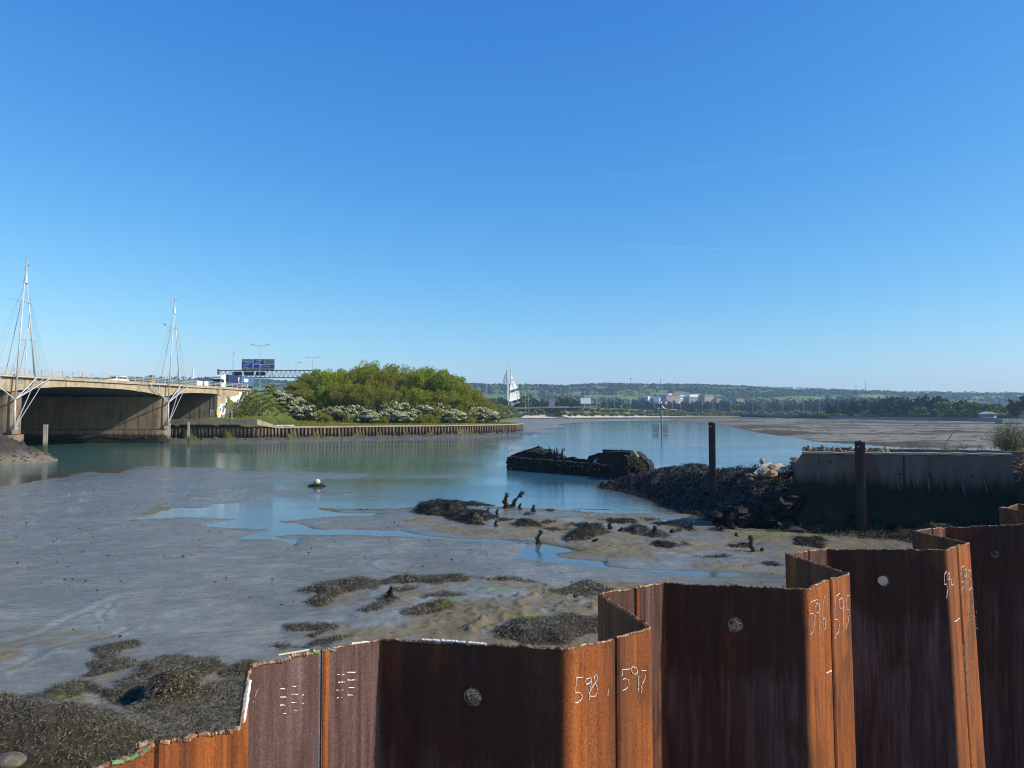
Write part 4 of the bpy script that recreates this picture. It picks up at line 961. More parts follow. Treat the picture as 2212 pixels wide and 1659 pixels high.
# ---------------------------------------------------------------- ruined concrete quay
qb = AT(1716, 980, 41.6); qe = AT(2176, 984, 37.6); qd = (qe - qb); qd[2] = 0; ql = np.linalg.norm(qd); qu = qd / ql; qn = np.array([qu[1], -qu[0], 0])
M['limestone'] = simple('broken_limestone', (.27, .215, .14), .85, scale=3, var=.5)
M['limerun'] = simple('lime_run', (.115, .10, .08), .85, scale=4, var=.3)
quay = tag(empty('ruined_quay_wall', (0, 0, 0)), 'broken grey concrete quay wall, black with weed along its foot', 'quay wall')
def wall_grid(base, u, n, L, zt, thick, name, mat, parent, nx=120, nz=26, seed=0, amp=.05, endbreak=True, ztf=None):
    V = []; idx = {}
    S = np.linspace(0, L, nx + 1); T = np.linspace(0, 1, nz + 1)
    sv, tv = np.meshgrid(S, T, indexing='ij'); noise = vnoise(sv * 2.0, tv * 5, seed, 4) - .5
    ztop = np.array([zt if ztf is None else ztf(s_) for s_ in S]) + (vnoise(S * 2.2, S * 0, seed + 1, 3) - .5) * .10
    for i, s_ in enumerate(S):
        for j, t in enumerate(T):
            z = -1.2 + (ztop[i] + 1.2) * t; low = max(0, 1 - max(z, 0) / 1.8)
            o = amp * noise[i, j] + low * (.35 + .5 * noise[i, j]) 
            p = base + u * s_ + n * o; V.append((p[0], p[1], z))
    b = len(V)
    for i, s_ in enumerate(S):
        p = base + u * s_ - n * thick; V.append((p[0], p[1], ztop[i] + .01)); V.append((p[0], p[1], -1.2))
    F = []
    for i in range(nx):
        for j in range(nz): a = i * (nz + 1) + j; F.append((a, a + nz + 1, a + nz + 2, a + 1))
        a = i * (nz + 1) + nz; F.append((a, a + nz + 1, b + 2 * (i + 1), b + 2 * i)); F.append((b + 2 * i, b + 2 * i + 2, b + 2 * i + 3, b + 2 * i + 1))
    F.append(tuple(j for j in range(nz + 1)) + (b, b + 1)); F.append(tuple(nx * (nz + 1) + j for j in range(nz, -1, -1)) + (b + 2 * nx + 1, b + 2 * nx))
    me = bpy.data.meshes.new(name); me.from_pydata(V, [], F); me.update(); me.materials.append(mat); return add_obj(name, me, parent)
wall_grid(qb + qu * -.05, qu, qn, ql + .3, qb[2], .62, 'front_wall', M['concwall'], quay, seed=11, ztf=lambda s_: qb[2] - max(0, .45 - s_) * 1.4 + (qe[2] - qb[2]) * s_ / ql)
mb = MB(); rg = random.Random(15)
for i in range(260):
    s_ = rg.uniform(-4.2, .3); top_ = 2.05 + .28 * s_; zz = rg.uniform(-.2, top_) ; r = rg.uniform(.25, .6); p = qb + qu * s_ + qn * (.9 * (1 - zz / 2.6) * rg.random() - .6 * rg.random()); mb.blob((p[0], p[1], zz), (r, r * .8, r * .7), 8, 6, .3, i)
sb = mb.build('tumbled_blocks', M['wreck'], quay); sb['kind'] = 'stuff'
bb_ = qb - qn * 3.0 + qu * .3
wall_grid(bb_, qu, qn, ql + 6, qb[2] + .05, .5, 'rear_wall', M['concwall'], quay, seed=19, nz=16, ztf=lambda s_: qb[2] + .22 - .0 * s_)
# top coping lip catching the light
mb = MB(); 
S = np.linspace(0.4, ql + .2, 60)
for a, b in zip(S[:-1], S[1:]):
    p = qb + qu * a - qn * .28; q = qb + qu * b - qn * .28; zc = qb[2] + (qe[2] - qb[2]) * a / ql + .05
    mb.box(((p + q)[0] / 2, (p + q)[1] / 2, zc), (b - a + .01, .70, .10 + .03 * math.sin(a * 5)), math.atan2(qu[1], qu[0]))
mb.build('coping', M['stone'], quay)
# rubble fill between the two walls
mb = MB(); rg = random.Random(8)
for i in range(330):
    s_ = rg.uniform(-.2, ql + 1.5); t = rg.uniform(.7, 2.9); r = rg.uniform(.10, .32); p = qb + qu * s_ - qn * t; r *= .7; mb.blob((p[0], p[1], qb[2] - .62 + .10 * t * rg.random()), (r, r * .8, r * .6), 6, 4, .3, i)
fill = mb.build('rubble_fill', M['stonebrown'], quay); fill['kind'] = 'stuff'
mb = MB(); a = qb - qn * .6; b = qb - qn * 3.0; e = qu * (ql + 3)
mb.add([tuple(a - [0, 0, .78]), tuple(a + e - [0, 0, .78]), tuple(b + e - [0, 0, .6]), tuple(b - [0, 0, .6]), (a[0], a[1], -1), (a[0] + e[0], a[1] + e[1], -1), (b[0] + e[0], b[1] + e[1], -1), (b[0], b[1], -1)], [(0, 1, 2, 3), (4, 7, 6, 5), (0, 4, 5, 1), (1, 5, 6, 2), (2, 6, 7, 3), (3, 7, 4, 0)])
mb.build('earth_core', M['soil'], quay)
mb = MB()
for i in range(150):                         # pale broken masonry facing on the left of the rear wall
    s_ = rg.uniform(.1, 4.6); p = bb_ + qu * s_ + qn * rg.uniform(0, .12); r = rg.uniform(.06, .15); mb.blob((p[0], p[1], qb[2] + .02 + rg.uniform(-.22, .16)), (r, r * .7, r * rg.uniform(.8, 1.8)), 6, 4, .3, i + 900)
mb.build('broken_masonry', M['limestone'], quay)
# rusted bolts and drip stains
mb = MB()
for (x, y) in ((1768,897+100),(1793,997),(1858,998),(1756,1060),(1799,1050),(1944,1023),(2006,1025),(2100,1027),(1937,1060),(2011,1062),(2080,1064),(1822,1072),(2043,1061)):
    p = ONP(x, y, qb + qn * .02, qn); mb.tube(p, p + qn * .14 + np.array([.05, 0, -.04]), .035, .03, 6)
mb.build('rusted_bolt', M['oldpost'], quay)
for (x, y0, y1, w_) in ((1764, 1003, 1040, 5), (1798, 1020, 1046, 4), (1843, 1005, 1040, 4), (1936, 1015, 1060, 6), (2002, 1012, 1062, 5), (2078, 1040, 1070, 6), (2030, 1030, 1060, 3), (1890, 1002, 1030, 3), (2125, 1030, 1062, 4), (1971, 1030, 1058, 3)):
    p0_, p1_ = ONP(x, y0, qb + qn * .055, qn), ONP(x + 6, y1, qb + qn * .055, qn); r_ = w_ * 40 / F_PX * .45; mb = MB(); mb.prism([tuple(p0_ - qu * r_ * .4), tuple(p0_ + qu * r_ * .5), tuple(p0_ * .5 + p1_ * .5 + qu * r_), tuple(p1_ + qu * r_ * .6), tuple(p1_ - qu * r_ * .2), tuple(p0_ * .6 + p1_ * .4 - qu * r_ * .8)], tuple(qn * .02)); mb.build('lime_run', M['limerun'], quay)
for s_ in (5.4,):
    p = qb + qu * s_ + qn * .04; MB().box((p[0], p[1], 3.1), (.05, .05, 2.2), math.atan2(qu[1], qu[0])).build('shutter_joint', M['wreck'], quay)
# slabs and stones at the broken end of the quay
def rock(x, y, Y, r, mat, label, seed, cat='stone', flat=.6, name='rock', rz=0):
    p = AT(x, y, Y); mb = MB(); mb.blob((0, 0, 0), (r[0], r[1], r[2]), 14, 8, .14, seed); o = mb.build(name, mat); o.location = p; o.rotation_euler = (.1, .12, rz); return tag(o, label, cat)
rock(1680, 1012, 43.6, (.75, .7, .30), M['stone'], 'large pale slab leaning at the broken end of the quay wall', 4, 'slab', name='stone_slab')
rock(1652, 1020, 43.0, (.34, .3, .26), M['stone'], 'pale block below the large slab at the quay end', 5)
rock(1668, 1024, 42.8, (.34, .3, .24), M['stonebrown'], 'reddish brown block under the large pale slab', 6)
rock(1646, 996, 44.0, (.15, .14, .18), M['stone'], 'small white stone standing left of the large slab', 7)
o = MB().path([AT(1630, 1026, 43), AT(1650, 1010, 43.4), AT(1664, 1001, 43.6)], [.16, .2, .12], 6).build('timber_baulk', M['stone']); tag(o, 'pale weathered baulk sloping up to the slab at the quay end', 'timber')
mb = MB()
for i in range(60):
    x = rg.uniform(1596, 1716); y = 1000 + (1716 - x) * .16 + rg.uniform(8, 26); p = AT(x, y, 43.4 + rg.uniform(-.5, .8)); r = rg.uniform(.08, .25); mb.blob(tuple(p), (r, r, r * .6), 6, 4, .3, i + 40)
tag(mb.build('rubble', M['toestone']), 'loose dark rubble spilling from the broken quay end', kind='stuff')
# steel posts standing in the mud
def steel_post(name, x0, x1, ytop, Y, zb, label):
    a = AT(x0, ytop, Y); b = AT(x1, ytop, Y); w = b[0] - a[0]; h = a[2] - zb; t = tag(empty(name, (a[0], Y, zb), R(-27)), label, 'steel post'); w = w / math.cos(R(27)) * .96
    MB().box((w * .30, 0, h / 2), (w * .60, .05, h)).build('web_plate', M['oldpost'], t)
    MB().box((w * .015, .10, h / 2), (.035, .25, h)).build('flange', M['oldpost'], t)
    m2 = MB(); m2.box((w * .78, .03, h / 2 - .02), (w * .26, .05, h - .04)); m2.box((w * .64, .10, h / 2 - .02), (.04, .22, h - .04)); m2.build('flange', M['rustpost'], t)
    MB().tube((w * .3, -.05, h - .28), (w * .3, -.03, h - .28), .035, .035, 8).build('bolt_hole', M['chalk'], t)
    return t
M['rustpost'] = simple('rusted_post', (.085, .028, .017), .7, scale=2.5, var=.6, bump=.3, stretch=(1, 1, .2))  # lighter copy of the post steel for the sunlit edge
steel_post('steel_post', 1531, 1545, 912, 48.6, -.4, 'tall dark red steel post standing alone before the seaweed mound')
steel_post('steel_post', 1847, 1867, 953, 39.5, -.4, 'shorter red steel post against the face of the concrete quay')
# bush and brambles on the quay's right end
def spray(name, base, n, h, spread, mat, r, seed, label, cat, droop=0.0, parent=None):
    mb = MB(); rg = random.Random(seed)
    for i in range(n):
        a = rg.uniform(0, 2 * math.pi); q = rg.random() ** .5 * spread; hh = h * rg.uniform(.5, 1) * (1 - .35 * (q / spread)); p = Vector(base) + Vector((rg.gauss(0, .15), rg.gauss(0, .15), 0)); pts = [p]
        for k in range(1, 5):
            t = k / 4; pts.append(p + Vector((math.cos(a) * q * t ** 1.3 + rg.gauss(0, .05), math.sin(a) * q * t ** 1.3 + rg.gauss(0, .05), hh * (t - droop * t * t))))
        mb.path(pts, [r, r * .9, r * .7, r * .5, r * .3], 4)
        for _ in range(4):
            b = pts[rg.randint(1, 4)]; mb.tube(b, b + Vector((rg.gauss(0, .2), rg.gauss(0, .2), rg.uniform(.05, .3) * (1 - 2 * droop))), r * .4, r * .2, 3, cap=False)
    return mb.build(name, mat, parent)
bush = tag(empty('bare_bush'), 'feathery grey green bush growing on the right end of the quay', 'bush')
bp = AT(2184, 985, 42.0); spray('branch', bp, 150, 2.1, 1.15, M['twig'], .012, 3, '', '', parent=bush)
rgn = np.random.RandomState(4)
def leaves(P, size, seed, mat, name, parent=None, aspect=.5, up=.3, kind=None, label=None):
    rg = np.random.RandomState(seed); n = len(P); P = np.asarray(P)
    d = rg.normal(0, 1, (n, 3)); d[:, 2] = np.abs(d[:, 2]) * up + up; d /= np.linalg.norm(d, axis=1)[:, None]
    w = rg.normal(0, 1, (n, 3)); w -= d * np.sum(w * d, 1)[:, None]; w /= np.linalg.norm(w, axis=1)[:, None]
    s_ = (size * rg.uniform(.6, 1.35, n))[:, None]
    V = np.stack([P - w * s_ * aspect * .5, P + d * s_ * .15 + w * s_ * aspect * .5, P + d * s_ + w * s_ * aspect * .15, P + d * s_ * .8 - w * s_ * aspect * .5], 1)
    me = np_mesh(name, V.reshape(-1, 3), np.arange(n * 4).reshape(-1, 4), mat, {'v': np.repeat(rg.rand(n), 4)})
    if parent == 'mesh': return me
    o = add_obj(name, me, parent)
    if kind: tag(o, label, kind=kind)
    return o
q = rgn.normal(0, 1, (5200, 3)) * np.array([.50, .5, .55]) + np.array([0, 0, .85]); q = q[(q[:, 2] > .0)]; leaves(q + bp, .085, 5, M['leaf_fp'], 'foliage', bush, .3, .8)
br = tag(empty('bramble_thicket'), 'tangle of reddish bramble stems over the rubble at the quay corner', 'brambles')
mb = MB(); rg = random.Random(12)
for i in range(210):
    p = Vector(AT(rg.uniform(2178, 2290), rg.uniform(984, 1080), 38.9 - rg.random() * 1.2)); pts = [p]
    d = Vector((rg.gauss(0, .5), rg.gauss(0, .3), rg.gauss(0, .6)))
    for k in range(4): d += Vector((rg.gauss(0, .25), rg.gauss(0, .12), rg.gauss(-.12, .25))); p = p + d * .32; pts.append(p)
    mb.path(pts, [.018, .016, .013, .010, .006], 4)
mb.build('stem', M['bramble'], br)
mb = MB()
for i in range(170):
    x = rg.uniform(2176, 2300); y = rg.uniform(990, 1110); r = rg.uniform(.08, .26); mb.blob(tuple(AT(x, y, 39.4 + .4 * rg.random())), (r, r, r * .8), 6, 4, .3, i)
tag(mb.build('rubble', M['stonebrown']), 'broken brick and stone exposed at the right end of the quay', kind='stuff')
for (pts, l) in (([(2040,966),(2044,955),(2052,945),(2058,934)], 'single dark twig rising above the rear quay wall'), ([(1846,960),(1850,957),(1858,950),(1862,958)], 'rusted shackle on the rear quay wall beside the steel post')):
    o = MB().path([AT(x, y, 43.5) for x, y in pts], [.03, .03, .025, .02], 5).build('twig' if 'twig' in l else 'rusted_shackle', M['bark']); tag(o, l, 'twig' if 'twig' in l else 'shackle')
gr = tag(empty('dry_grass_tuft'), 'pale dry grass tuft between the two quay walls', 'grass tuft'); spray('blade', AT(2050, 983, 41.4), 60, .95, .8, M['stone'], .010, 6, '', '', parent=gr)
mb = MB()
for i in range(40):
    x = rg.uniform(1880, 2150); p = Vector(AT(x, 970, 43.6)); pts = [p]
    for k in range(3): p = p + Vector((rg.gauss(0, .2), 0, rg.uniform(-.12, .22))); pts.append(p)
    mb.path(pts, [.014, .012, .01, .006], 4)
tag(mb.build('dead_stem', M['bramble']), 'dead stems trailing along the rear quay wall', kind='stuff')
# ---------------------------------------------------------------- wreck of a small barge
wr_ = tag(empty('wrecked_barge', (0, 0, 0)), 'black weed covered wreck of a wooden barge stranded in the channel', 'wreck')
fw = (700 / 2212 / 1.8517, 1080, 939.7)
def ZW(x, y): return (fw[1] + x * fw[0], fw[2] + y * fw[0])
WA, WB = G(*ZW(95, 432)), G(*ZW(1400, 540))
wdv = WB - WA; wL = np.linalg.norm(wdv); wu = wdv / wL; wnn = np.array([wu[1], -wu[0], 0]); 
def ONW(x, y, off=0.0): X = ZW(x, y); return ONP(X[0], X[1], WA - wnn * off, wnn)
def hullside(name, topline, off, thick, seed, amp=.10, zb=-.5, ragged=.14):
    xs = np.linspace(topline[0][0], topline[-1][0], 90); ys = np.interp(xs, [p[0] for p in topline], [p[1] for p in topline]); V = []; nz = 10; rg = np.random.RandomState(seed)
    nn = vnoise(xs * .05, xs * 0, seed, 3) - .5
    for side in (0, 1):
        for i, x in enumerate(xs):
            P = ONW(x, ys[i], off); zt = P[2] + nn[i] * ragged
            for j in range(nz + 1):
                z = zb + (zt - zb) * j / nz; o = (vnoise(np.array([x * .06]), np.array([z * 3]), seed + 3, 3)[0] - .5) * amp * 2
                v = P + wnn * (o if side == 0 else -thick); V.append((v[0], v[1], z))
    n = len(xs); F = []; B = n * (nz + 1)
    for i in range(n - 1):
        for j in range(nz):
            a = i * (nz + 1) + j; F.append((a, a + nz + 1, a + nz + 2, a + 1)); F.append((B + a, B + a + 1, B + a + nz + 2, B + a + nz + 1))
        a = i * (nz + 1) + nz; F.append((a, a + nz + 1, B + a + nz + 1, B + a))
    for e in (0, n - 1):
        a = e * (nz + 1); F.append(tuple(a + j for j in range(nz + 1)) + tuple(B + a + j for j in range(nz, -1, -1)))
    me = bpy.data.meshes.new(name); me.from_pydata(V, [], F); me.update(); me.materials.append(M['wreck']); return add_obj(name, me, wr_)
hullside('hull_side', [(90, 275), (300, 290), (700, 320), (1000, 350), (1200, 352), (1300, 378), (1450, 395)], 0, .5, 3)
hullside('far_side', [(100, 285), (180, 235), (350, 180), (500, 140), (520, 175), (640, 180)], 4.2, .35, 8, .15, zb=0)
hullside('far_side', [(640, 250), (760, 235), (830, 290), (920, 270), (960, 300), (1100, 310), (1120, 270), (1200, 240), (1222, 225)], 3.6, .35, 11, .15, zb=0)
hullside('bow_frame', [(90, 280), (180, 245), (330, 200), (420, 215), (560, 250), (640, 190)], 2.0, .3, 17, .2, zb=0)
# deckhouse
dh = hullside('deckhouse_side', [(1222, 226), (1300, 226), (1300, 200), (1400, 205), (1640, 215), (1660, 225)], 2.2, .25, 21, .06, zb=0, ragged=.04)
hullside('stern_panel', [(1380, 370), (1460, 300), (1580, 255), (1610, 270), (1625, 470)], -.9, .3, 23, .15, zb=-.1)
hullside('stern_panel', [(1610, 225), (1700, 215), (1770, 260), (1800, 300), (1850, 330), (1880, 380)], 1.2, .9, 27, .2, zb=0)
hullside('stern_panel', [(1760, 270), (1820, 280), (1850, 350), (1865, 380)], 3.5, .4, 29, .2, zb=0)
mb = MB()
a, b, c, d = [Vector(ONW(*p)) for p in ((1300, 190, 3.4), (1660, 200, 3.4), (1660, 222, 1.9), (1310, 228, 1.9))]
mb.prism([a, b, c, d], (0, 0, .08)); mb.build('roof_deck', M['wreck'], wr_)
for (p, q) in (((1300, 185), (1305, 225)), ((1500, 212), (1540, 182)), ((1300, 190), (1640, 205)), ((1650, 205), (1690, 208)), ((1640, 215), (1600, 320)), ((1640, 215), (1700, 250))):
    MB().tube(ONW(*p, 2.6), ONW(*q, 2.6), .06, .05, 6).build('bent_bar', M['wreck'], wr_)
for i, (x, y) in enumerate(((1685, 228), (1700, 248), (1720, 270))):
    MB().tube(ONW(x - 28, y + 4, 1.0), ONW(x + 28, y - 4, .7), .13, .13, 7).build('pale_roller', M['stone'], wr_)
mb = MB().add([tuple(ONW(*p, 2.9)) for p in ((1170, 345), (1218, 345), (1218, 290), (1210, 300))] + [tuple(ONW(*p, 3.0)) for p in ((1170, 345), (1218, 345), (1218, 290), (1210, 300))], [(0, 1, 2, 3), (4, 7, 6, 5), (0, 4, 5, 1), (1, 5, 6, 2), (2, 6, 7, 3), (3, 7, 4, 0)]); mb.build('light_blue_plate', simple('pale_blue', (.35, .5, .55), .7), wr_)
for i, (x, y, h, dx) in enumerate(((660, 300, 120, -10), (680, 305, 135, 10), (712, 310, 160, 5), (735, 310, 130, -12), (700, 305, 110, -20), (800, 310, 150, -8), (805, 200, 30, 15), (745, 300, 70, 10), (480, 150, 25, 4), (622, 185, 38, 2), (940, 300, 20, 4))):
    p = Vector(ONW(x, y, 1.6)); q = Vector(ONW(x + dx, y - h, 1.7)); mid = p.lerp(q, .5) + Vector((.1 * math.sin(i), 0, 0))
    MB().path([p, mid, q], [.22 if h > 100 else .09, .13 if h > 100 else .07, .04], 6).build('rib_timber', M['wreck'], wr_, smooth=True)
mb = MB(); rg = random.Random(5)
for i in range(120):
    x = rg.uniform(110, 1300); r = rg.uniform(.1, .38); p = ONW(x, 300 + x * .05, rg.uniform(.4, 3.4)); mb.blob((p[0], p[1], .75 + rg.uniform(-.3, .3)), (r * 1.3, r, r * .8), 6, 4, .3, i)
s_ = mb.build('weed_heap', M['wreck'], wr_); s_['kind'] = 'stuff'
mb = MB()
for (x, y, w, h) in ((196, 350, 10, 14), (257, 350, 6, 10), (500, 362, 14, 22), (552, 378, 6, 14), (728, 380, 6, 22), (750, 380, 10, 18), (772, 382, 8, 14), (830, 378, 8, 12), (885, 398, 16, 18), (925, 390, 10, 26), (992, 398, 8, 24), (1035, 404, 22, 16), (1120, 440, 6, 40), (1190, 436, 34, 10), (1255, 430, 10, 26), (135, 422, 20, 14), (1395, 494, 12, 10)):
    p = ONW(x, y, -.12); r = w * 45 / 1609 * .171 * 1.7; mb = MB(); mb.blob((0, 0, 0), (r * .6, .03, h * .006), 7, 5, .3, int(x)); ob_ = mb.build('barnacle_patch', M['stone'], wr_); ob_.location = tuple(p); ob_.rotation_euler = (0, 0, math.atan2(wu[1], wu[0]))
P_ = []; rgn = np.random.RandomState(8)
for i in range(3500):
    x = rgn.uniform(95, 1440); yb = np.interp(x, [90, 1400], [432, 540]); yt = np.interp(x, [90, 700, 1200, 1450], [275, 320, 352, 395]); p = ONW(x, yt + (yb - yt) * rgn.rand() ** 1.5, -.08); P_.append(p)
for i in range(2500):
    x = rgn.uniform(110, 640); p = ONW(x, np.interp(x, [110, 500, 640], [280, 160, 190]) + rgn.uniform(0, 90), rgn.uniform(1.8, 4.2)); P_.append(p)
for i in range(2200):
    x = rgn.uniform(1400, 1860); p = ONW(x, np.interp(x, [1400, 1580, 1700, 1860], [360, 260, 240, 370]) + rgn.uniform(0, 170), rgn.uniform(-1.1, 1.4)); P_.append(p)
strands('hanging_weed', np.array(P_), .30, .05, 31, 'fronds', flow=math.pi / 2, stand=-1.9); bpy.data.objects['hanging_weed'].parent = wr_
# ---------------------------------------------------------------- weed hung stumps and stakes in the mud
def stump(x, y0, y1, lean_, w, label, seed, fork=0):
    b = G(x, y0); b[2] = max(0, zat(b[0], b[1])); s_ = b[1] / F_PX; h = (y0 - y1) * s_ * 1.02; rg = random.Random(seed)
    t = tag(empty('wooden_stump', tuple(b)), label, 'stump'); mb = MB(); pts = [Vector((0, 0, -.2))]; rad = [w * s_ * 1.1]
    for k in range(1, 7):
        q = k / 6; pts.append(Vector((lean_ * s_ * q + rg.gauss(0, .03), rg.gauss(0, .03), h * q))); rad.append(w * s_ * (1 - q) ** .9 * rg.uniform(.6, 1.15) * .6 + .025)
    mb.path(pts, rad, 7); mb.build('post', M['wreck'], t, smooth=False)
    n = int(90 + 40 * w); R_ = np.random.RandomState(seed); q = R_.rand(n); a = R_.uniform(0, 6.28, n); rr = w * s_ * (1 - q) ** 1.2 * .9 + .03
    P = np.stack([lean_ * s_ * q + rr * np.cos(a), rr * np.sin(a), h * q * .98], -1); o = strands('hanging_weed', P, .05 * 1 + h * .16, .02 + h * .02, seed, '', stand=-2.5); o.parent = t
    o['kind'] = 'stuff'
    m2 = MB(); m2.blob((0, 0, .02), (w * s_ * 1.5, w * s_ * 1.1, h * .16 + .04), 9, 4, .3, seed); m2.build('weed_foot', M['wreck'], t)
    return t
fm_ = lambda x, y: (810 + x * .41504, 1026 + y * .41504)
for i, (x, y0, y1, ln_, w, l) in enumerate([
    (685,175,93,-2,13,'tallest cone of weed hung timber in the group of stumps by the water'), (708,172,85,24,8,'crooked weed hung branch leaning right from the tallest stump'),
    (755,182,150,0,7,'short pointed stump just right of the leaning branch'), (825,195,158,0,9,'low stump on its own weedy islet right of the tall stump'), (588,205,172,0,5,'thin little stump left of the tall stump group'),
    (636,210,178,0,4,'second thin stump left of the tall stump group'), (848,360,288,4,8,'slim pointed stake standing at the head of the still pool'), (630,274,242,0,6,'small stump in the wet mud left of the slim stake'),
    (446,250,234,0,6,'small low stump furthest left among the mid mud stumps'), (1092,272,250,4,10,'low snag with a sharp tip right of the weedy hummocks'), (1228,290,258,-4,11,'pointed stump rising from the longest weed bank'),
    (1275,302,280,5,8,'blunt stub beside the pointed stump in the weed bank'), (1460,325,280,-3,14,'broad cone of weed in the middle of the mud flat'), (1640,292,256,6,9,'stump with a jagged top right of the broad cone'),
    (1545,305,285,0,9,'low hump shaped stump between the broad cone and the jagged one'), (1858,288,205,0,15,'thick twisted stump nearest the quay wall, hollow looking'), (1803,302,272,0,9,'small stump left of the thick twisted one'),
    (1885,330,310,-3,6,'tiny stump on the mud below the thick twisted one'), (1968,408,325,-6,6,'thin knotted stake with a drooping head of weed'), (1960,350,326,-6,7,'clump of weed hanging behind the knotted stake'),
    (2014,406,392,0,6,'small knob of weed beside the foot of the knotted stake'), (1140,358,342,6,7,'low lump with a tip below the longest weed bank'), (300,182,172,0,5,'little stub near the left weed bank')]):
    X0 = fm_(x, y0); X1 = fm_(x, y1); stump(X0[0], X0[1], X1[1], ln_, w * .415, l, 300 + i)
X0 = (844, 1300); stump(844, 1302, 1279, 0, 4, 'single upright stub in the weed on the green tinged bank', 400)
stump(1300, 1052, 1040, 0, 6, 'little weed cone at the left tip of the seaweed mound', 401); stump(1318, 1054, 1043, 0, 5, 'second weed cone at the left tip of the seaweed mound', 402)
# mooring buoy
p = G(685, 1051); M['buoyw'] = simple('faded_buoy', (.55, .50, .38), .6, scale=6, var=.3); by = tag(empty('mooring_buoy', (p[0], p[1], .0)), 'round white mooring buoy stranded on a dark clump in the shallows', 'buoy')
MB().blob((0, 0, .42), (.28, .28, .26), 16, 10, 0).build('float_ball', M['buoyw'], by, smooth=True); MB().blob((.05, 0, .08), (.75, .5, .2), 10, 5, .3, 4).build('weed_base', M['wreck'], by); MB().tube((-.16, -.22, .45), (-.19, -.27, .46), .07, .05, 8).build('eye_plate', M['oldpost'], by)
# ================================================================ ROAD BRIDGE
# outer face of the deck: X = BX0 + BK * Y ; u along the bridge away from the camera, o outwards (towards the channel)
BX0, BK = -106.2, .193
bu = np.array([BK, 1, 0]); bu /= np.linalg.norm(bu); bo = np.array([bu[1], -bu[0], 0]); BRZ = math.atan2(bu[1], bu[0])
def BP_(Y, o=0.0, z=0.0): return np.array([BX0 + BK * Y, Y, z]) + bo * o
P1, P2, AB, END, P0 = 122.5, 161.0, 180.5, 193.4, 84.0
DTOP = 12.9
bridge = tag(empty('road_bridge', (0, 0, 0)), 'wide concrete motorway bridge with arched edge beams over the channel', 'bridge')
def soffit(Y):
    for a, b, sp_, cr in ((P0, P1, 10.0, 11.3), (P1, P2, 10.0, 11.3), (P2, AB + 8.5, 10.0, 11.15)):
        if a <= Y <= b:
            t = (Y - a) / (b - a) * 2 - 1; return sp_ + (cr - sp_) * (1 - abs(t) ** 2.6)
    return 10.0
def longbeam(name, y0, y1, o0, w, zt, mat, n=28, lift=0.0, const=None):
    V = []; Ys = np.linspace(y0, y1, n + 1)
    for Y in Ys:
        zb = (soffit(Y) + lift) if const is None else const
        for (o, z) in ((o0, zt), (o0, zb), (o0 - w, zb), (o0 - w, zt)): p = BP_(Y, o); V.append((p[0], p[1], z))
    F = []
    for i in range(n):
        for k in range(4): a = 4 * i + k; b = 4 * i + (k + 1) % 4; F.append((a, a + 4, b + 4, b))
    F += [(0, 1, 2, 3), (4 * n + 3, 4 * n + 2, 4 * n + 1, 4 * n)]
    mb = MB().add(V, F); return mb.build(name, mat, bridge)
for a, b in ((P0, P1), (P1, P2), (P2, AB)):
    longbeam('edge_beam', a + .02, b - .02, 0, .9, DTOP - .62, M['conc'])
    longbeam('coping', a, b, .34, 1.0, DTOP, M['conc'], const=DTOP - .55, n=10)
longbeam('coping', AB, END + .8, .34, 1.0, DTOP, M['conc'], const=DTOP - .55, n=6)
for a, b in ((P0, P1), (P1, P2), (P2, AB)):      # narrow shadow gap lip and pale soffit edge
    longbeam('drip_edge', a + .05, b - .05, .05, .3, 0, M['conccap'], lift=0.0) if False else None
for j in range(15):
    for a, b in ((P0, P1), (P1, P2), (P2, AB)):
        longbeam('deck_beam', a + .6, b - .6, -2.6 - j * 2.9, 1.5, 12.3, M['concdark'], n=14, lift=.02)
mb = MB(); c0, c1 = BP_(P0 - 40, -.9), BP_(END, -.9); d0, d1 = BP_(P0 - 40, -46), BP_(END, -46)
mb.prism([(c0[0], c0[1], 12.0), (c1[0], c1[1], 12.0), (d1[0], d1[1], 12.0), (d0[0], d0[1], 12.0)], (0, 0, .38)); mb.build('deck_slab', M['asphalt'], bridge)
# fascia panel joints and bearing panels seen between beams
for Y, w, z0, z1, m in ((127.4, .9, 11.55, 12.25, 'conccap'), (152.8, .7, 10.9, 12.2, 'conccap'), (155.6, 1.7, 11.7, 12.22, 'stone'), (158.3, .7, 10.7, 12.2, 'conccap'), (124.2, 1.5, 11.4, 12.2, 'stone')):
    p = BP_(Y, .03, (z0 + z1) / 2); MB().box(tuple(p), (w, .1, z1 - z0), BRZ).build('inset_panel', M[m], bridge)
for Y in (126.3, 159.3, 180.3, 134.0, 143.0):
    p = BP_(Y, .012, (soffit(Y) + 12.28) / 2); MB().box(tuple(p), (.10, .06, 12.28 - soffit(Y)), BRZ).build('joint', M['black'], bridge)
# piers: long walls with a rounded nose
def pier(Y, Xn, name='pier', L=46, r=1.6):
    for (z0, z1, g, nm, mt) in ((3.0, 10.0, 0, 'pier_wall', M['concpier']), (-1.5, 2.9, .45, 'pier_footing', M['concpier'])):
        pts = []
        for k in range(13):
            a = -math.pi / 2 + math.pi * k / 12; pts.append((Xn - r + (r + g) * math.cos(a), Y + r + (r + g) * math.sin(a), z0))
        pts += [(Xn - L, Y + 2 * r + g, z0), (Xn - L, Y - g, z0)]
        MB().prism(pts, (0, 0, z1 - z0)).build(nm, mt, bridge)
    for k in range(11):                        # formwork joints
        x = Xn - 2.6 - k * 2.9; MB().box((x, Y - .01, 6.5), (.07, .05, 6.9)).build('joint', M['concdark'], bridge)
pier(P2, -75.0); pier(P1, -82.0); pier(P0, -90.0)
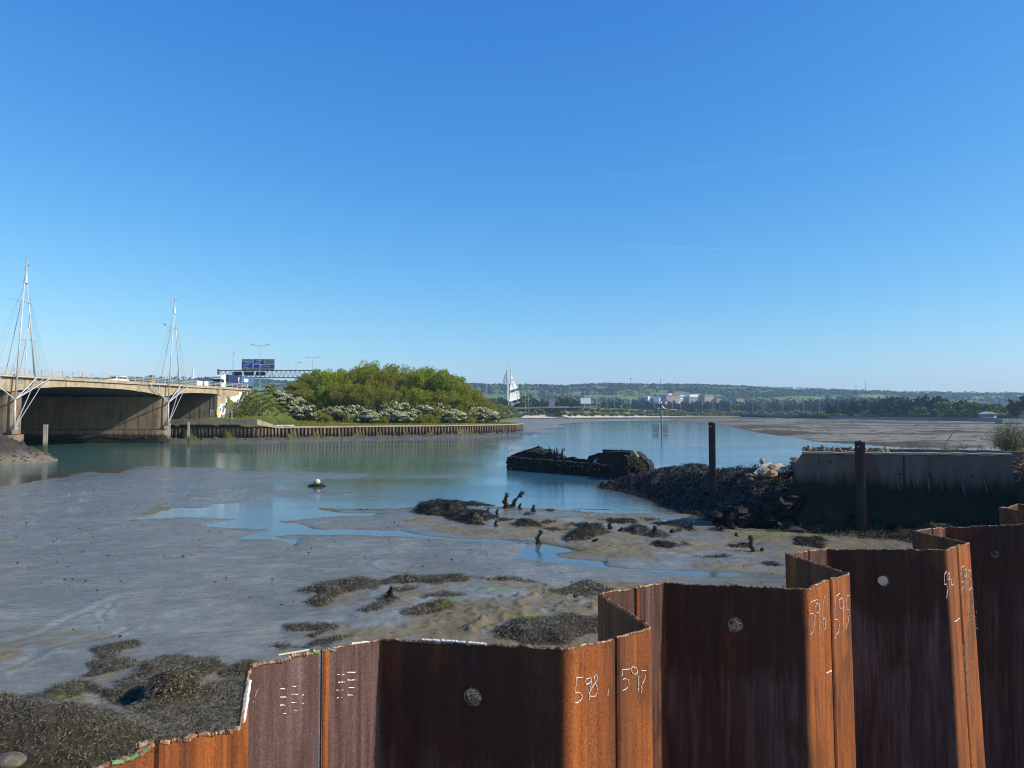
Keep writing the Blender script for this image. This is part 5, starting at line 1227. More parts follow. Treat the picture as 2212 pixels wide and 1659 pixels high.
# abutment: front wall below the deck and side wing wall
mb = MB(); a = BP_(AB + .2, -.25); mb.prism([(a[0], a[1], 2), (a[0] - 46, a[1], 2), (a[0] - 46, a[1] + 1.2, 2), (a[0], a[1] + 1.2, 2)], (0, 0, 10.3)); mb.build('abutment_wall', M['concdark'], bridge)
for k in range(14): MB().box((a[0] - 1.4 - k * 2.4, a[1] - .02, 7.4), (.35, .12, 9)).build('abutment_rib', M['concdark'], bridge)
mb = MB(); p0, p1 = BP_(AB, 0), BP_(END + .6, 0); q0_, q1_ = BP_(AB, -.8), BP_(END + .6, -.8)
mb.prism([(p0[0], p0[1], 2.5), (p1[0], p1[1], 2.5), (q1_[0], q1_[1], 2.5), (q0_[0], q0_[1], 2.5)], (0, 0, DTOP - .56 - 2.5)); mb.build('wing_wall', M['conc'], bridge)
p = BP_(AB + .75, .06, 11.55); MB().box(tuple(p), (1.3, .25, 1.55), BRZ).build('corbel', M['conc'], bridge)
# parapet: posts and three rails
for side, oo in (('near', .05), ('far', -45.5)):
    Y = P0 + .5
    while Y < END + .5:
        p = BP_(Y, oo, DTOP + .52); MB().box(tuple(p), (.10, .12, 1.04), BRZ).build('parapet_post', M['rail'], bridge); Y += 2.32
    for z in (.38, .70, 1.03):
        a, b = BP_(P0, oo + .08, DTOP + z), BP_(END + .5, oo + .08, DTOP + z); MB().tube(a, b, .055, .055, 6).build('parapet_rail', M['rail'], bridge)
for Y, w, h in ((157.2, 1.1, 1.55), (119.0, .5, 1.3)):
    p = BP_(Y, -.2, DTOP + h / 2); MB().box(tuple(p), (w, .8, h), BRZ).build('parapet_pillar', M['conccap'], bridge)
for Y, w in ((173.0, 2.2), (175.6, 1.6)):
    p = BP_(Y, .22, DTOP + .52); MB().box(tuple(p), (w, .04, 1.0), BRZ).build('white_board', M['white'], bridge)
p = BP_(END - .4, .1, DTOP + .45); MB().box(tuple(p), (.5, .5, 1.0), BRZ).build('end_pillar', M['stone'], bridge)
mb = MB()
for Y in (118.2, 118.2): 
    p = BP_(Y, -.1, DTOP + .7); mb.box(tuple(p), (.12, .12, 1.4), BRZ)
for z in (.5, .9, 1.35): p = BP_(118.6, -.1, DTOP + z); mb.box(tuple(p), (.8, .06, .1), BRZ)
mb.build('access_bracket', M['black'], bridge)
# graffiti on the wing wall: flat paint, outlines on the wall plane
fg = (280 / 2212 / 1.8517, 840 / 1.8517, 1560 / 1.8517)
wp = BP_(AB, .015)
def on_wall(x, y, off=.015): return ONP(fg[1] + x * fg[0], fg[2] + y * fg[0], BP_(AB, off), bo)
def graf(name, pts, mat, off): MB().prism([tuple(on_wall(x, y, off)) for x, y in pts], tuple(-bo * .012)).build(name, mat, bridge)
graf('graffiti_white', [(225, 640), (250, 560), (310, 530), (330, 440), (470, 430), (495, 380), (500, 275), (590, 290), (600, 350), (640, 385), (650, 240), (700, 200), (830, 205), (835, 165), (905, 160), (920, 60), (1010, 75), (1000, 170), (960, 210), (955, 320), (900, 400), (780, 560), (560, 700), (300, 860), (230, 800)], M['graf_w'], .02)
graf('graffiti_blue', [(450, 480), (520, 440), (590, 470), (600, 560), (520, 590), (440, 650), (445, 560)], M['graf_b'], .035)
graf('graffiti_blue', [(250, 580), (330, 560), (370, 620), (310, 660), (330, 760), (290, 740)], M['graf_b'], .035)
graf('graffiti_yellow', [(210, 640), (240, 600), (285, 680), (295, 790), (250, 870), (215, 780)], M['graf_y'], .04)
rg = random.Random(3)
mb = MB()
for i in range(16):
    x, y = rg.uniform(270, 600), 0; y = 880 - x * .72 + rg.uniform(-70, 60); pts = []
    for k in range(4): pts.append(on_wall(x + rg.uniform(-35, 35), y + rg.uniform(-55, 55), .05))
    mb.path(pts, .06, 4)
mb.build('graffiti_outline', M['graf_k'], bridge)
mb = MB()
for i in range(5):
    x = 380 + i * 12; mb.path([on_wall(x, 700, .05), on_wall(x + 20, 600 - i * 10, .05), on_wall(x + 40, 520, .05)], .07, 4)
mb.build('graffiti_pink', M['graf_r'], bridge)
# ---------------------------------------------------------------- masts beside the bridge
def mast(Y, label, Xo=None, far=False):
    org = BP_(Y, 0, 0) if Xo is None else np.array([Xo, Y, 0.0]); t = tag(empty('bridge_mast', tuple(org)), label, 'mast', 'tall tripod masts beside the bridge')
    def L(s, o, z): return tuple(bu * s + bo * o + np.array([0, 0, z]))
    W_, Gx = M['whiteseg'], M['galv']
    foot, node, head = (0, 1.0, 4.0), (0, 1.0, 8.7), (1.6, .9, 28.3)
    if far: foot = (0, 1.0, -1.0)
    MB().tube(L(*foot), L(*node), .17, .15, 10).build('lower_leg', W_, t, smooth=True)
    MB().tube(L(*node), L(1.35, .9, 28.4), .16, .10, 10).build('leg', W_, t, smooth=True)
    MB().tube(L(4.6, .35, 12.4), L(1.85, .9, 28.4), .11, .09, 10).build('leg', W_, t, smooth=True)
    MB().tube(L(.2, -1.3, 12.4), L(1.6, .8, 28.2), .06, .05, 8).build('leg', W_, t, smooth=True)
    if far: MB().tube(L(-4.8, .35, 12.4), L(1.4, .9, 28.4), .10, .09, 10).build('leg', W_, t, smooth=True)
    MB().tube(L(1.6, .9, 28.2), L(1.7, .9, 30.0), .36, .10, 10).build('collar', W_, t)
    MB().tube(L(1.7, .9, 29.9), L(1.85, .9, 31.9), .09, .05, 8).build('spike', W_, t)
    MB().tube(L(1.5, .9, 29.6), L(1.75, .9, 33.0), .11, .03, 8).build('spike', Gx, t)
    MB().blob(L(2.0, .9, 31.3), .22, 8, 6, 0).build('lamp', M['galvd'], t)
    MB().tube(L(-5.6, .62, 12.55), L(7.6, .62, 12.5), .08, .08, 8).build('deck_bar', W_, t)
    for a, b, r in ((node, (-5.5, .6, 12.5), .10), (node, (4.6, .5, 12.4), .11), (node, (7.4, .6, 12.45), .09), (foot, (4.6, .5, 12.3), .08), (foot, (6.0, .3, 11.2), .07), (node, (6.2, .6, 12.45), .07)):
        MB().tube(L(*a), L(*b), r, r, 8).build('strut', W_ if r > .085 else Gx, t)
    MB().tube(L(-2.2, .32, 10.6), L(-2.2, .32, 12.5), .09, .09, 6).build('hanger', Gx, t)
    MB().tube(L(.2 if not far else -.8, .9, 25.1), L(2.9 if not far else 3.8, .9, 24.9), .06, .06, 6).build('cross_bar', Gx, t)
    if not far: MB().tube(L(-1.5, .9, 25.15), L(.6, .9, 25.1), .04, .04, 6).build('cross_bar', Gx, t)
    for s, z in ((5.2, 12.6), (5.9, 12.6), (6.6, 12.6), (7.3, 12.6), (-3.6, 12.6), (-4.6, 12.6), (-5.4, 12.6)):
        MB().tube(L(s, .6, z), L(1.6 + (.2 if s > 0 else -.2), .9, 28.2), .013, .013, 4).build('cable', Gx, t)
    MB().box(L(0, 1.0, 4.0), (.8, .8, .5), BRZ).build('foot_bracket', Gx, t)
    return t
mast(P1, 'tallest white tripod mast at the left, standing at the nearest bridge pier')
mast(P2, 'white tripod mast at the second bridge pier, a crow on its cross bar')
mast(188.0, 'smaller white tripod mast behind the tallest one on the far side of the bridge', Xo=-124.4, far=True)
p = BP_(P2 - 1.5, .9, 25.42); cr = tag(empty('crow', tuple(p)), 'black crow perched on the cross bar of the second mast', 'bird')
MB().blob((0, 0, 0), (.12, .26, .12), 8, 6, .05, 1).build('body', M['black'], cr, smooth=True)
MB().blob((0, -.26, .12), (.08, .1, .08), 8, 5, .05, 1).build('head', M['black'], cr, smooth=True); MB().tube((0, -.34, .12), (0, -.46, .10), .03, .008, 5).build('beak', M['black'], cr)
MB().box((0, .36, -.06), (.10, .3, .03), 0, .2).build('tail', M['black'], cr)
# ---------------------------------------------------------------- ISLAND: bank, road embankment
road_edge = [(BP_(END, .3)[0], END), (-41, 400), (-16, 700), (0, 905)]
road_poly = [tuple(road_edge[0]), tuple(road_edge[1]), tuple(road_edge[2]), tuple(road_edge[3]), (-40, 905), (-60, 700), (-86, 400), (BP_(END, -46)[0], END)]
xs = np.concatenate([np.arange(-150, -78, 3.0), np.arange(-78, 8, 1.2)]); ys = np.concatenate([np.arange(160, 250, 1.3), np.arange(250, 940, 9)])
IX, IY = np.meshgrid(xs, ys)
rd = sdf_poly(IX, IY, road_poly); wallpoly = [ISL[0], ISL[1], ISL[2], ISL[3], ISL[4], ISL[5], ISL[6], ISL[7], (2, 262), (-8, 300), (-30, 320), (-60, 330), (-160, 330), (-160, 171)]
ids = sdf_poly(IX, IY, wallpoly)
base = 3.28 + 1.3 * sm(6, 30, ids)
cap = sm(-60.5, -64.5, IX + 0 * IY) * (IY < 195); base = np.where(ids > 0, base + cap * (5.02 - base), -.8)
emb = 12.35 + np.clip(rd, -30, 0) * .74; emb = np.where(rd > 0, 12.38, emb)
IZ = np.maximum(base, emb)
behind = (rd < 0) & (IX < BX0 + BK * IY - .2) & (IY < END + .2)
IZ = np.where(behind, np.where(IY > AB + 1.4, 12.0, base), IZ)
IZ += (vnoise(IX * .4, IY * .4, 91, 3) - .5) * .35 * (ids > 1.5) * (rd < -1) * (~behind) 
IZ = np.where(ids < 0, np.where(rd > -16, emb - 0, -.8), IZ); IZ = np.where((ids < 0) & (IY < 262), -.8, IZ)
s = NT('island_turf'); n = s.noise(s.pos, .35, 5, .6); n2 = s.noise(s.pos, 3, 4); z = s.sep(s.pos)[2]
k = s.ramp(s.mix(.35, n, n2), [(.34, (.035, .055, .010)), (.5, (.085, .11, .018)), (.62, (.15, .15, .04)), (.75, (.26, .22, .11))]); s.bump(n2, .8, .15); M['turf'] = s.fin(k, .85, 0, .2)
nr, nc = IX.shape; idx = np.arange(nr * nc).reshape(nr, nc); Fq = np.stack([idx[:-1, :-1], idx[:-1, 1:], idx[1:, 1:], idx[1:, :-1]], -1).reshape(-1, 4)
keep = IZ.ravel()[Fq].max(1) > -.5; 
o = add_obj('island_bank', np_mesh('island_bank', np.stack([IX, IY, IZ], -1).reshape(-1, 3), Fq[keep], M['turf'], smooth=True)); tag(o, 'grassy bank and road embankment behind the old sheet piling', kind='structure')
poly_sheet('road', [(x, y) for x, y in road_poly][:4] + [(x, y) for x, y in road_poly][4:], 12.46, M['asphalt'], 'motorway running away along the embankment', skirt=12.40)
def izat(x, y):
    j = int(np.clip(np.searchsorted(xs, x), 1, len(xs) - 1)); i = int(np.clip(np.searchsorted(ys, y), 1, len(ys) - 1)); return float(IZ[i, j])
def izv(X, Y):
    return IZ[np.clip(np.searchsorted(ys, Y), 1, len(ys) - 1), np.clip(np.searchsorted(xs, X), 1, len(xs) - 1)]
# sheet piling round the island
ipw = tag(empty('island_sheet_piling', (0, 0, 0)), 'long row of old brown sheet piles holding up the bushy island', 'sheet piling')
s = NT('old_piling'); z = s.sep(s.pos)[2]; n = s.noise(s.map(s.pos, (1, 1, .25)), 1.3, 5, .6)
k = s.mix(s.ramp(s.math('DIVIDE', s.math('ADD', z, s.math('MULTIPLY', n, 1.2)), 3.0), [(.60, 1.0), (.88, 0.0)]), s.ramp(n, [(.35, (.06, .032, .019)), (.55, (.145, .088, .052)), (.7, (.27, .18, .12))]), (.022, .018, .013))
s.bump(n, .5, .05); M['oldpile'] = s.fin(k, .8)
pa = np.array(ISL); sg = np.r_[0, np.cumsum(np.hypot(*(np.diff(pa, axis=0).T)))]; PT = .93; n = int(sg[-1] / PT)
def pathat(d): return np.array([np.interp(d, sg, pa[:, 0]), np.interp(d, sg, pa[:, 1])])
dp = .42; prof = [(0, 0), (.10, 0), (.26, dp), (.64, dp), (.80, 0), (PT - .01, 0)]
mbp = MB(); V = []
for (x, y) in prof: V.append((x, -y, -1.6))
for (x, y) in prof: V.append((x, -y, 3.0))
for (x, y) in reversed(prof): pass
nn_ = len(prof); mbp.add(V, [(i, i + 1, nn_ + i + 1, nn_ + i) for i in range(nn_ - 1)])
V2 = [(x, -y + .05, z) for z in (-1.6, 3.0) for (x, y) in prof]; mbp.add(V2, [(i, nn_ + i, nn_ + i + 1, i + 1) for i in range(nn_ - 1)])
mbp.add([(x, -y, 3.0) for x, y in prof] + [(x, -y + .05, 3.0) for x, y in prof], [(i, i + 1, nn_ + i + 1, nn_ + i) for i in range(nn_ - 1)])
proto = mbp.build('sheet_pile', M['oldpile'], ipw, recalc=False)
first = True
for i in range(n):
    a, b = pathat(i * PT), pathat((i + 1) * PT); o = proto if first else proto.copy()
    if not first: col.objects.link(o); o.parent = ipw
    first = False; o.location = (a[0], a[1], 0); o.rotation_euler = (0, 0, math.atan2(b[1] - a[1], b[0] - a[0])); o.scale = (1, 1, 1 + .02 * math.sin(i * 3.1))
# capping: high concrete beam on the left, sloping down, then a thin pale cap
def capbeam(pts, w, over, name, mat):
    V = []; 
    for i, (x, y, zt, zb) in enumerate(pts):
        a = np.array(pts[max(i - 1, 0)][:2]); b = np.array(pts[min(i + 1, len(pts) - 1)][:2]); d = (b - a) / np.hypot(*(b - a)); nn = np.array([d[1], -d[0]])
        for (o, z) in ((over, zt), (over, zb), (over - w, zb), (over - w, zt)): V.append((x + nn[0] * o, y + nn[1] * o, z))
    F = []
    for i in range(len(pts) - 1):
        for k in range(4): a = 4 * i + k; b = 4 * i + (k + 1) % 4; F.append((a, a + 4, b + 4, b))
    m = 4 * (len(pts) - 1); F += [(0, 1, 2, 3), (m + 3, m + 2, m + 1, m)]
    return MB().add(V, F).build(name, mat, ipw)
l0 = np.array(ISL[0]) + (np.array(ISL[0]) - np.array(ISL[1])) * .06
capbeam([(l0[0], l0[1], 5.06, 3.86), (*ISL[0], 5.06, 3.86), (*ISL[1], 5.06, 3.86), (*ISL[2], 3.46, 2.98)], 1.0, .62, 'concrete_capping', M['conccap'])
capbeam([(*ISL[2], 3.40, 2.98)] + [(*p, 3.34 - .03 * i, 2.98) for i, p in enumerate(ISL[3:])], 1.3, .52, 'capping', M['conccap'])
# white rubble just behind the cap, blue tarpaulin, timber posts in the channel, small stakes
rg = random.Random(6); mb = MB()
for i in range(60): x = rg.uniform(606, 645); p = AT(x, 0, 175 + rg.uniform(0, 3)); r = rg.uniform(.1, .3); mb.blob((p[0], p[1], izat(p[0], p[1]) + .25), (r * 1.4, r, r * .7), 6, 4, .3, i)
tag(mb.build('white_rubble', M['white']), 'heap of white rubble just behind the end of the sloping capping', kind='stuff')
mb = MB()
for i in range(50): x = rg.uniform(720, 790); p = AT(x, 0, 195 + rg.uniform(0, 4)); r = rg.uniform(.08, .2); mb.blob((p[0], p[1], izat(p[0], p[1]) + .1), (r * 2, r, r * .5), 6, 4, .3, i)
tag(mb.build('white_rubble', M['stone']), 'thin line of pale rubble in the grass of the island', kind='stuff')
p = AT(765, 905, 204); mb = MB(); mb.blob((0, 0, .3), (2.2, .8, .7), 10, 5, .35, 3); o = mb.build('tarpaulin', simple('blue_tarp', (.03, .08, .25), .4)); o.location = (p[0], p[1], izat(p[0], p[1])); tag(o, 'crumpled dark blue tarpaulin under the hawthorns on the island', 'tarpaulin')
p = AT(555, 0, 182)
def tpost(x, ytop, ybase, w, label):
    b = G(x, ybase); s_ = b[1] / F_PX; h = (ybase - ytop) * s_; t = tag(empty('mooring_post', (b[0], b[1], 0)), label, 'timber post', 'timber mooring posts by the bridge'); r = w * s_ / 2
    MB().box((0, 0, h / 2 - .6), (r * 2, r * 1.9, h + 1.2), .35).build('shaft', M['tidalwood'], t, bevel=.03); MB().box((0, 0, h + .01), (r * 2.06, r * 1.96, .06), .35).build('end_grain', M['oldwood'], t)
tpost(97.5, 917.5, 975, 8, 'timber mooring post standing alone in front of the first bridge arch')
tpost(25, 920, 968, 9, 'timber mooring post in front of the nearest pier at far left')
tpost(364.5, 919, 961, 5.5, 'timber mooring post right beside the second pier')
tpost(407, 912, 958, 5, 'timber mooring post standing before the island sheet piling')
# fallen timber under the first arch
for (a, b, r, l) in (((50, 946), (165, 945), .5, 'weedy baulk lying along the foot of the pier under the first arch'), ((168, 944), (315, 946), .5, 'second baulk lying end to end with the first under the arch')):
    mb = MB(); A1, B1 = AT(a[0], a[1], 157), AT(b[0], b[1], 157); pts = [A1 + (B1 - A1) * t + np.array([0, 0, .25 * math.sin(t * 9 + a[0])]) for t in np.linspace(0, 1, 10)]; mb.path([tuple(q) for q in pts], [r * (1 + .2 * math.sin(k * 2)) for k in range(10)], 8); tag(mb.build('baulk', M['wreck']), l, 'timber')
# fenders posts row at the pier foot
# steps with handrails up the embankment beside the wing wall
st = tag(empty('embankment_steps', (0, 0, 0)), 'metal handrailed steps climbing the bank beside the painted wing wall', 'steps')
fs = (280 / 2212 / 1.8517, 840 / 1.8517, 1560 / 1.8517)
def bank_pt(x, y, off=1.3): 
    q = on_wall(x, y, off); return q
hr = [[(1300, 0), (1260, 95), (1200, 95), (1140, 180), (1065, 190), (985, 345), (895, 352), (850, 410)], [(1185, 60), (1130, 240), (1060, 245), (985, 410), (820, 410)], [(730, 500), (790, 500), (900, 600), (1010, 700)], [(660, 575), (780, 570), (940, 715)], [(1300, 0), (1420, -80), (1440, -60)]]
for L_ in hr:
    MB().path([tuple(bank_pt(x, y, 1.5)) for x, y in L_], .06, 6).build('handrail', M['galv'], st)
for (x, y) in ((1260, 95), (1200, 95), (1140, 180), (1065, 190), (985, 345), (895, 352), (730, 500), (790, 500), (900, 600), (1010, 700), (660, 575), (940, 715)):
    MB().tube(tuple(bank_pt(x, y, 1.5)), tuple(bank_pt(x - 3, y + 95, 1.5)), .045, .045, 6).build('rail_post', M['galv'], st)
for i in range(22):
    t = i / 21; x, y = 820 + 480 * t, 520 - 470 * t; q = bank_pt(x, y, 1.1); MB().box(tuple(q), (.5, 1.1, .12), BRZ).build('tread', M['conccap'], st)
# low wire fence on the cap
fn = tag(empty('wire_fence', (0, 0, 0)), 'thin metal posts and wires along the concrete capping below the graffiti', 'fence')
for x in (5, 65, 120, 395, 430, 530, 570, 680, 715):
    px_, py_ = fg[1] + x * fg[0], fg[2] + 905 * fg[0]; q = AT(px_, py_, 172.0); MB().tube(tuple(q - [0, 0, .4]), tuple(q + [0, 0, 2.1]), .05, .05, 6).build('post', M['galv'], fn)
for z in (.8, 2.0): MB().tube(tuple(AT(fg[1], 905, 172) + [0, 0, z]), tuple(AT(fg[1] + 720 * fg[0], 905, 172) + [0, 0, z]), .02, .02, 4).build('wire', M['galv'], fn)
# ---------------------------------------------------------------- vehicles on the bridge
tr = tag(empty('container_lorry', tuple(BP_(187.6, -5.0, 12.4)), BRZ - math.pi / 2), 'lorry with white and green cab hauling dark blue and light blue containers across the bridge', 'lorry')
# local axes: +Y away from camera along the bridge (lorry faces -Y), +X towards the channel
def cabshape():
    prof = [(0.0, .45), (-.02, 1.2), (.05, 1.75), (.22, 2.75), (.55, 3.25), (1.1, 3.85), (2.25, 3.9), (2.3, .5)]
    V = [(-1.25, y, z) for y, z in prof] + [(1.25, y, z) for y, z in prof]; n = len(prof)
    return MB().add(V, [tuple(range(n))[::-1], tuple(range(n, 2 * n))] + [(i, (i + 1) % n, n + (i + 1) % n, n + i) for i in range(n)])
body = cabshape().build('cab', M['white'], tr, bevel=.07)
MB().add([(-1.12, -.03, 1.72), (1.12, -.03, 1.72), (1.12, .17, 2.72), (-1.12, .17, 2.72), (-1.12, .03, 1.72), (1.12, .03, 1.72), (1.12, .23, 2.72), (-1.12, .23, 2.72)], [(0, 1, 2, 3), (4, 7, 6, 5), (0, 4, 5, 1), (1, 5, 6, 2), (2, 6, 7, 3), (3, 7, 4, 0)]).build('windscreen', M['glass'], tr)
for s_ in (-1, 1):
    MB().prism([(s_ * 1.235, .35, 1.85), (s_ * 1.235, 1.35, 1.75), (s_ * 1.235, 1.35, 2.6), (s_ * 1.235, .5, 2.65)], (s_ * .03, 0, 0)).build('side_window', M['glass'], tr)
    m = MB(); m.box((s_ * 1.55, -.1, 2.3), (.18, .12, .75)); m.tube((s_ * 1.25, .1, 2.6), (s_ * 1.55, -.05, 2.6), .03, .03, 5); m.build('mirror', M['black'], tr)
    MB().box((s_ * .95, -.04, .85), (.42, .06, .25)).build('headlight', M['glass'], tr)
MB().box((0, -.06, 1.28), (2.1, .05, .6)).build('grille', M['black'], tr); MB().box((0, -.08, .55), (2.45, .14, .42)).build('bumper', M['white'], tr)
MB().prism([(1.26, 1.3, .8), (1.26, 2.25, .6), (1.26, 2.25, 3.3), (1.26, 1.9, 3.0), (1.26, 1.7, 2.0)], (.02, 0, 0)).build('green_flash', simple('mint_green', (.42, .75, .56), .4), tr)
MB().box((0, .55, 3.35), (2.2, .5, .12), 0, .3).build('sun_visor', M['white'], tr)
MB().box((0, 2.75, 2.3), (2.3, .8, 3.2)).build('rear_cab_gap', M['black'], tr)
for (y0, y1, m, nm) in ((3.3, 9.4, 'cblue', 'dark blue container'), (9.45, 15.6, 'clblue', 'light blue container')):
    c_ = MB().box((0, (y0 + y1) / 2, 2.6), (2.44, y1 - y0, 2.6)).build('container', M[m], tr); c_['label'] = nm
    mb = MB(); k = y0 + .25
    while k < y1 - .2: mb.box((1.235, k, 2.6), (.05, .11, 2.35)); k += .27
    cr_ = mb.build('corrugation', M[m], c_); fr = MB()
    for yy in (y0 + .06, y1 - .06): fr.box((1.23, yy, 2.6), (.08, .14, 2.62))
    for zz in (1.35, 3.86): fr.box((1.23, (y0 + y1) / 2, zz), (.08, y1 - y0, .1))
    fr.build('frame', M[m], c_)
    if nm.startswith('light'):
        MB().prism([(1.275, 10.75, 2.35), (1.275, 12.75, 2.35), (1.275, 12.85, 2.5), (1.275, 12.85, 3.1), (1.275, 12.7, 3.25), (1.275, 10.8, 3.25), (1.275, 10.65, 3.1), (1.275, 10.65, 2.5)], (.02, 0, 0)).build('white_logo_panel', M['white'], c_)
        mb = MB(); mb.box((1.30, 11.3, 2.8), (.01, .26, .30)); mb.box((1.30, 12.2, 2.8), (.01, .26, .34)); mb.build('logo_mark', M['graf_k'], c_)
    else:
        mb = MB(); mb.tube((1.262, 8.2, 3.35), (1.285, 8.2, 3.35), .26, .26, 12); mb.box((1.273, 8.2, 3.0), (.02, .44, .7)); mb.build('cream_emblem', M['cream'], c_)
        mb = MB(); mb.box((1.273, 8.28, 2.35), (.02, .22, .6)); mb.box((1.273, 8.36, 1.95), (.02, .25, .25)); mb.build('cream_emblem_tail', M['cream'], c_)
MB().box((0, 9.3, 1.12), (2.3, 12.8, .28)).build('trailer_frame', M['black'], tr)
for y in (1.4, 3.9, 11.6, 12.9, 14.2):
    for s_ in (-1, 1):
        w = MB().tube((s_ * .92, y, .5), (s_ * 1.22, y, .5), .5, .5, 18).build('wheel', M['rubber'], tr); MB().tube((s_ * 1.2, y, .5), (s_ * 1.24, y, .5), .27, .24, 12).build('rim', M['galv'], w)
# parked / passing white van and small car beyond the parapet
va = tag(empty('white_van', tuple(BP_(150.6, -5.2, 12.4)), BRZ - math.pi / 2), 'white car roof passing behind the parapet between the two masts', 'car')
prof = [(0, .5), (.0, .85), (.9, 1.05), (1.6, 1.75), (4.2, 1.78), (4.9, 1.1), (5.0, .5)]
V = [(-.9, y, z) for y, z in prof] + [(.9, y, z) for y, z in prof]; n = len(prof); MB().add(V, [tuple(range(n))[::-1], tuple(range(n, 2 * n))] + [(i, (i + 1) % n, n + (i + 1) % n, n + i) for i in range(n)]).build('body', M['white'], va, bevel=.08)
for s_ in (-1, 1): MB().prism([(s_ * .895, 1.2, 1.12), (s_ * .895, 4.5, 1.15), (s_ * .895, 4.0, 1.62), (s_ * .895, 1.7, 1.62)], (s_ * .02, 0, 0)).build('side_window', M['glass'], va)
MB().prism([(-.8, .95, 1.1), (.8, .95, 1.1), (.75, 1.5, 1.68), (-.75, 1.5, 1.68)], (0, -.03, .03)).build('windscreen', M['glass'], va)
for y in (.95, 4.0):
    for s_ in (-1, 1): MB().tube((s_ * .75, y, .34), (s_ * .92, y, .34), .34, .34, 14).build('wheel', M['rubber'], va)
# ---------------------------------------------------------------- sign gantry and lamp columns
Yg = 240.0
ga = tag(empty('sign_gantry', (0, 0, 0)), 'grey lattice gantry over the road carrying a big blue direction sign', 'sign gantry')
gx0, gx1 = AT(483, 0, Yg)[0], AT(700, 0, Yg)[0]; zt, zb = AT(0, 800, Yg)[2], AT(0, 815.5, Yg)[2]
for yy in (0, 1.1):
    for z in (zt, zb): MB().tube((gx0, Yg + yy, z), (gx1, Yg + yy, z), .14, .14, 6).build('chord', M['galvd'], ga)
nb = 22; w = (gx1 - gx0) / nb
for i in range(nb):
    x = gx0 + i * w
    for yy in (0, 1.1):
        MB().tube((x, Yg + yy, zb), (x + w / 2, Yg + yy, zt), .07, .07, 5).build('brace', M['galvd'], ga); MB().tube((x + w / 2, Yg + yy, zt), (x + w, Yg + yy, zb), .07, .07, 5).build('brace', M['galvd'], ga)
for x in (gx0, gx1 - .3): MB().box((x, Yg + .55, (12.3 + zt) / 2 + .2), (.4, 1.2, zt - 12.3 + .4)).build('gantry_leg', M['galvd'], ga)
for x in (588, 0): 
    if x: p = AT(x, 807, Yg - .1); MB().box((p[0], Yg - .1, (zt + zb) / 2), (.15, .15, zt - zb)).build('brace', M['galvd'], ga)
for x in (524.8, 550, 574.5):
    p = AT(x, 0, Yg); MB().box((p[0], Yg - .5, AT(0, 807.3, Yg)[2]), (3.0, .4, 1.25)).build('matrix_signal', M['black'], ga); MB().box((p[0], Yg - .45, AT(0, 803, Yg)[2]), (2.0, .3, .5)).build('signal_bracket', M['signwhite'], ga)
sf = 180 / 2212 / 1.8517
def SG(x, y, off=0.0): return AT(513.04 + x * sf, 756.06 + y * sf, Yg - .62 - off)
def plate(name, x0, y0, x1, y1, mat, off, th=.05):
    a, b = SG(x0, y0, off), SG(x1, y1, off); MB().box(((a[0] + b[0]) / 2, a[1], (a[2] + b[2]) / 2), (abs(b[0] - a[0]), th, abs(a[2] - b[2]))).build(name, mat, ga)
plate('sign_backing', 215, 450, 1815, 985, M['signgrey'], 0, .15)
plate('sign_panel', 245, 590, 750, 885, M['signblue'], .1); plate('sign_panel', 790, 460, 1300, 700, M['signblue'], .1); plate('sign_panel', 775, 732, 1795, 875, M['signblue'], .1)
for (x0, y0, x1, y1) in ((230, 568, 760, 580), (750, 460, 775, 885), (778, 708, 1800, 722), (230, 888, 1800, 900), (1300, 460, 1310, 708)): plate('sign_border', x0, y0, x1, y1, M['signwhite'], .12)
def text(s_, x, y, h, off=.14, al='LEFT'):
    cu = bpy.data.curves.new('sign_lettering', 'FONT'); cu.body = s_; cu.size = h * sf / F_PX * Yg * 1.45; cu.align_x = al; cu.extrude = .01; cu.materials.append(M['signwhite'])
    tmp = bpy.data.objects.new('tmp', cu); col.objects.link(tmp); bpy.context.view_layer.update(); me = bpy.data.meshes.new_from_object(tmp.evaluated_get(bpy.context.evaluated_depsgraph_get())); bpy.data.objects.remove(tmp)
    o = add_obj('sign_lettering', me, ga); p = SG(x, y, off + .03); o.location = tuple(p); o.rotation_euler = (math.pi / 2, 0, 0); return o
text('M27 (W)', 355, 665, 58); text('Southampton', 285, 735, 42); text('Fareham', 285, 798, 42); text('& Gosport', 285, 860, 42)
text('A27 (W)', 915, 542, 58); text('Southwick', 855, 612, 42); text('Fareham', 855, 670, 42); text('London', 1105, 782, 36); text('Chichester', 1050, 850, 40); text('A27 (E)', 1325, 835, 60)
for x in (470, 1575): 
    p = SG(x, 940, .3); MB().tube(tuple(p), tuple(p + np.array([0, .3, -.3])), .22, .2, 8).build('sign_lamp', M['galvd'], ga)
def lamp(x, ytop, Y, label, arms=2, z0=None, group='lamp columns along the motorway', reach=2.1, r=.11):
    p = AT(x, ytop, Y); z0 = 12.3 if z0 is None else z0; h = p[2] - z0; t = tag(empty('lamp_column', (p[0], Y, z0)), label, 'lamp column', group)
    MB().tube((0, 0, -.3), (0, 0, h), r, r * .6, 8).build('column', M['galv'], t)
    for s_ in ((-1, 1) if arms == 2 else (1,)):
        MB().tube((0, 0, h - .35), (s_ * reach * .75, 0, h - .02), .05, .05, 5).build('arm', M['galv'], t); MB().box((s_ * reach, 0, h), (.95, .35, .16)).build('lantern', M['galvd'], t)
    return t
lamp(562, 745, 205, 'tall twin armed lamp column standing in front of the blue sign')
lamp(675, 771.5, 275, 'twin armed lamp column rising behind the left shoulder of the island trees')
o = lamp(639.5, 783, 300, 'single armed lamp column between the gantry and the trees', 1, reach=1.6)
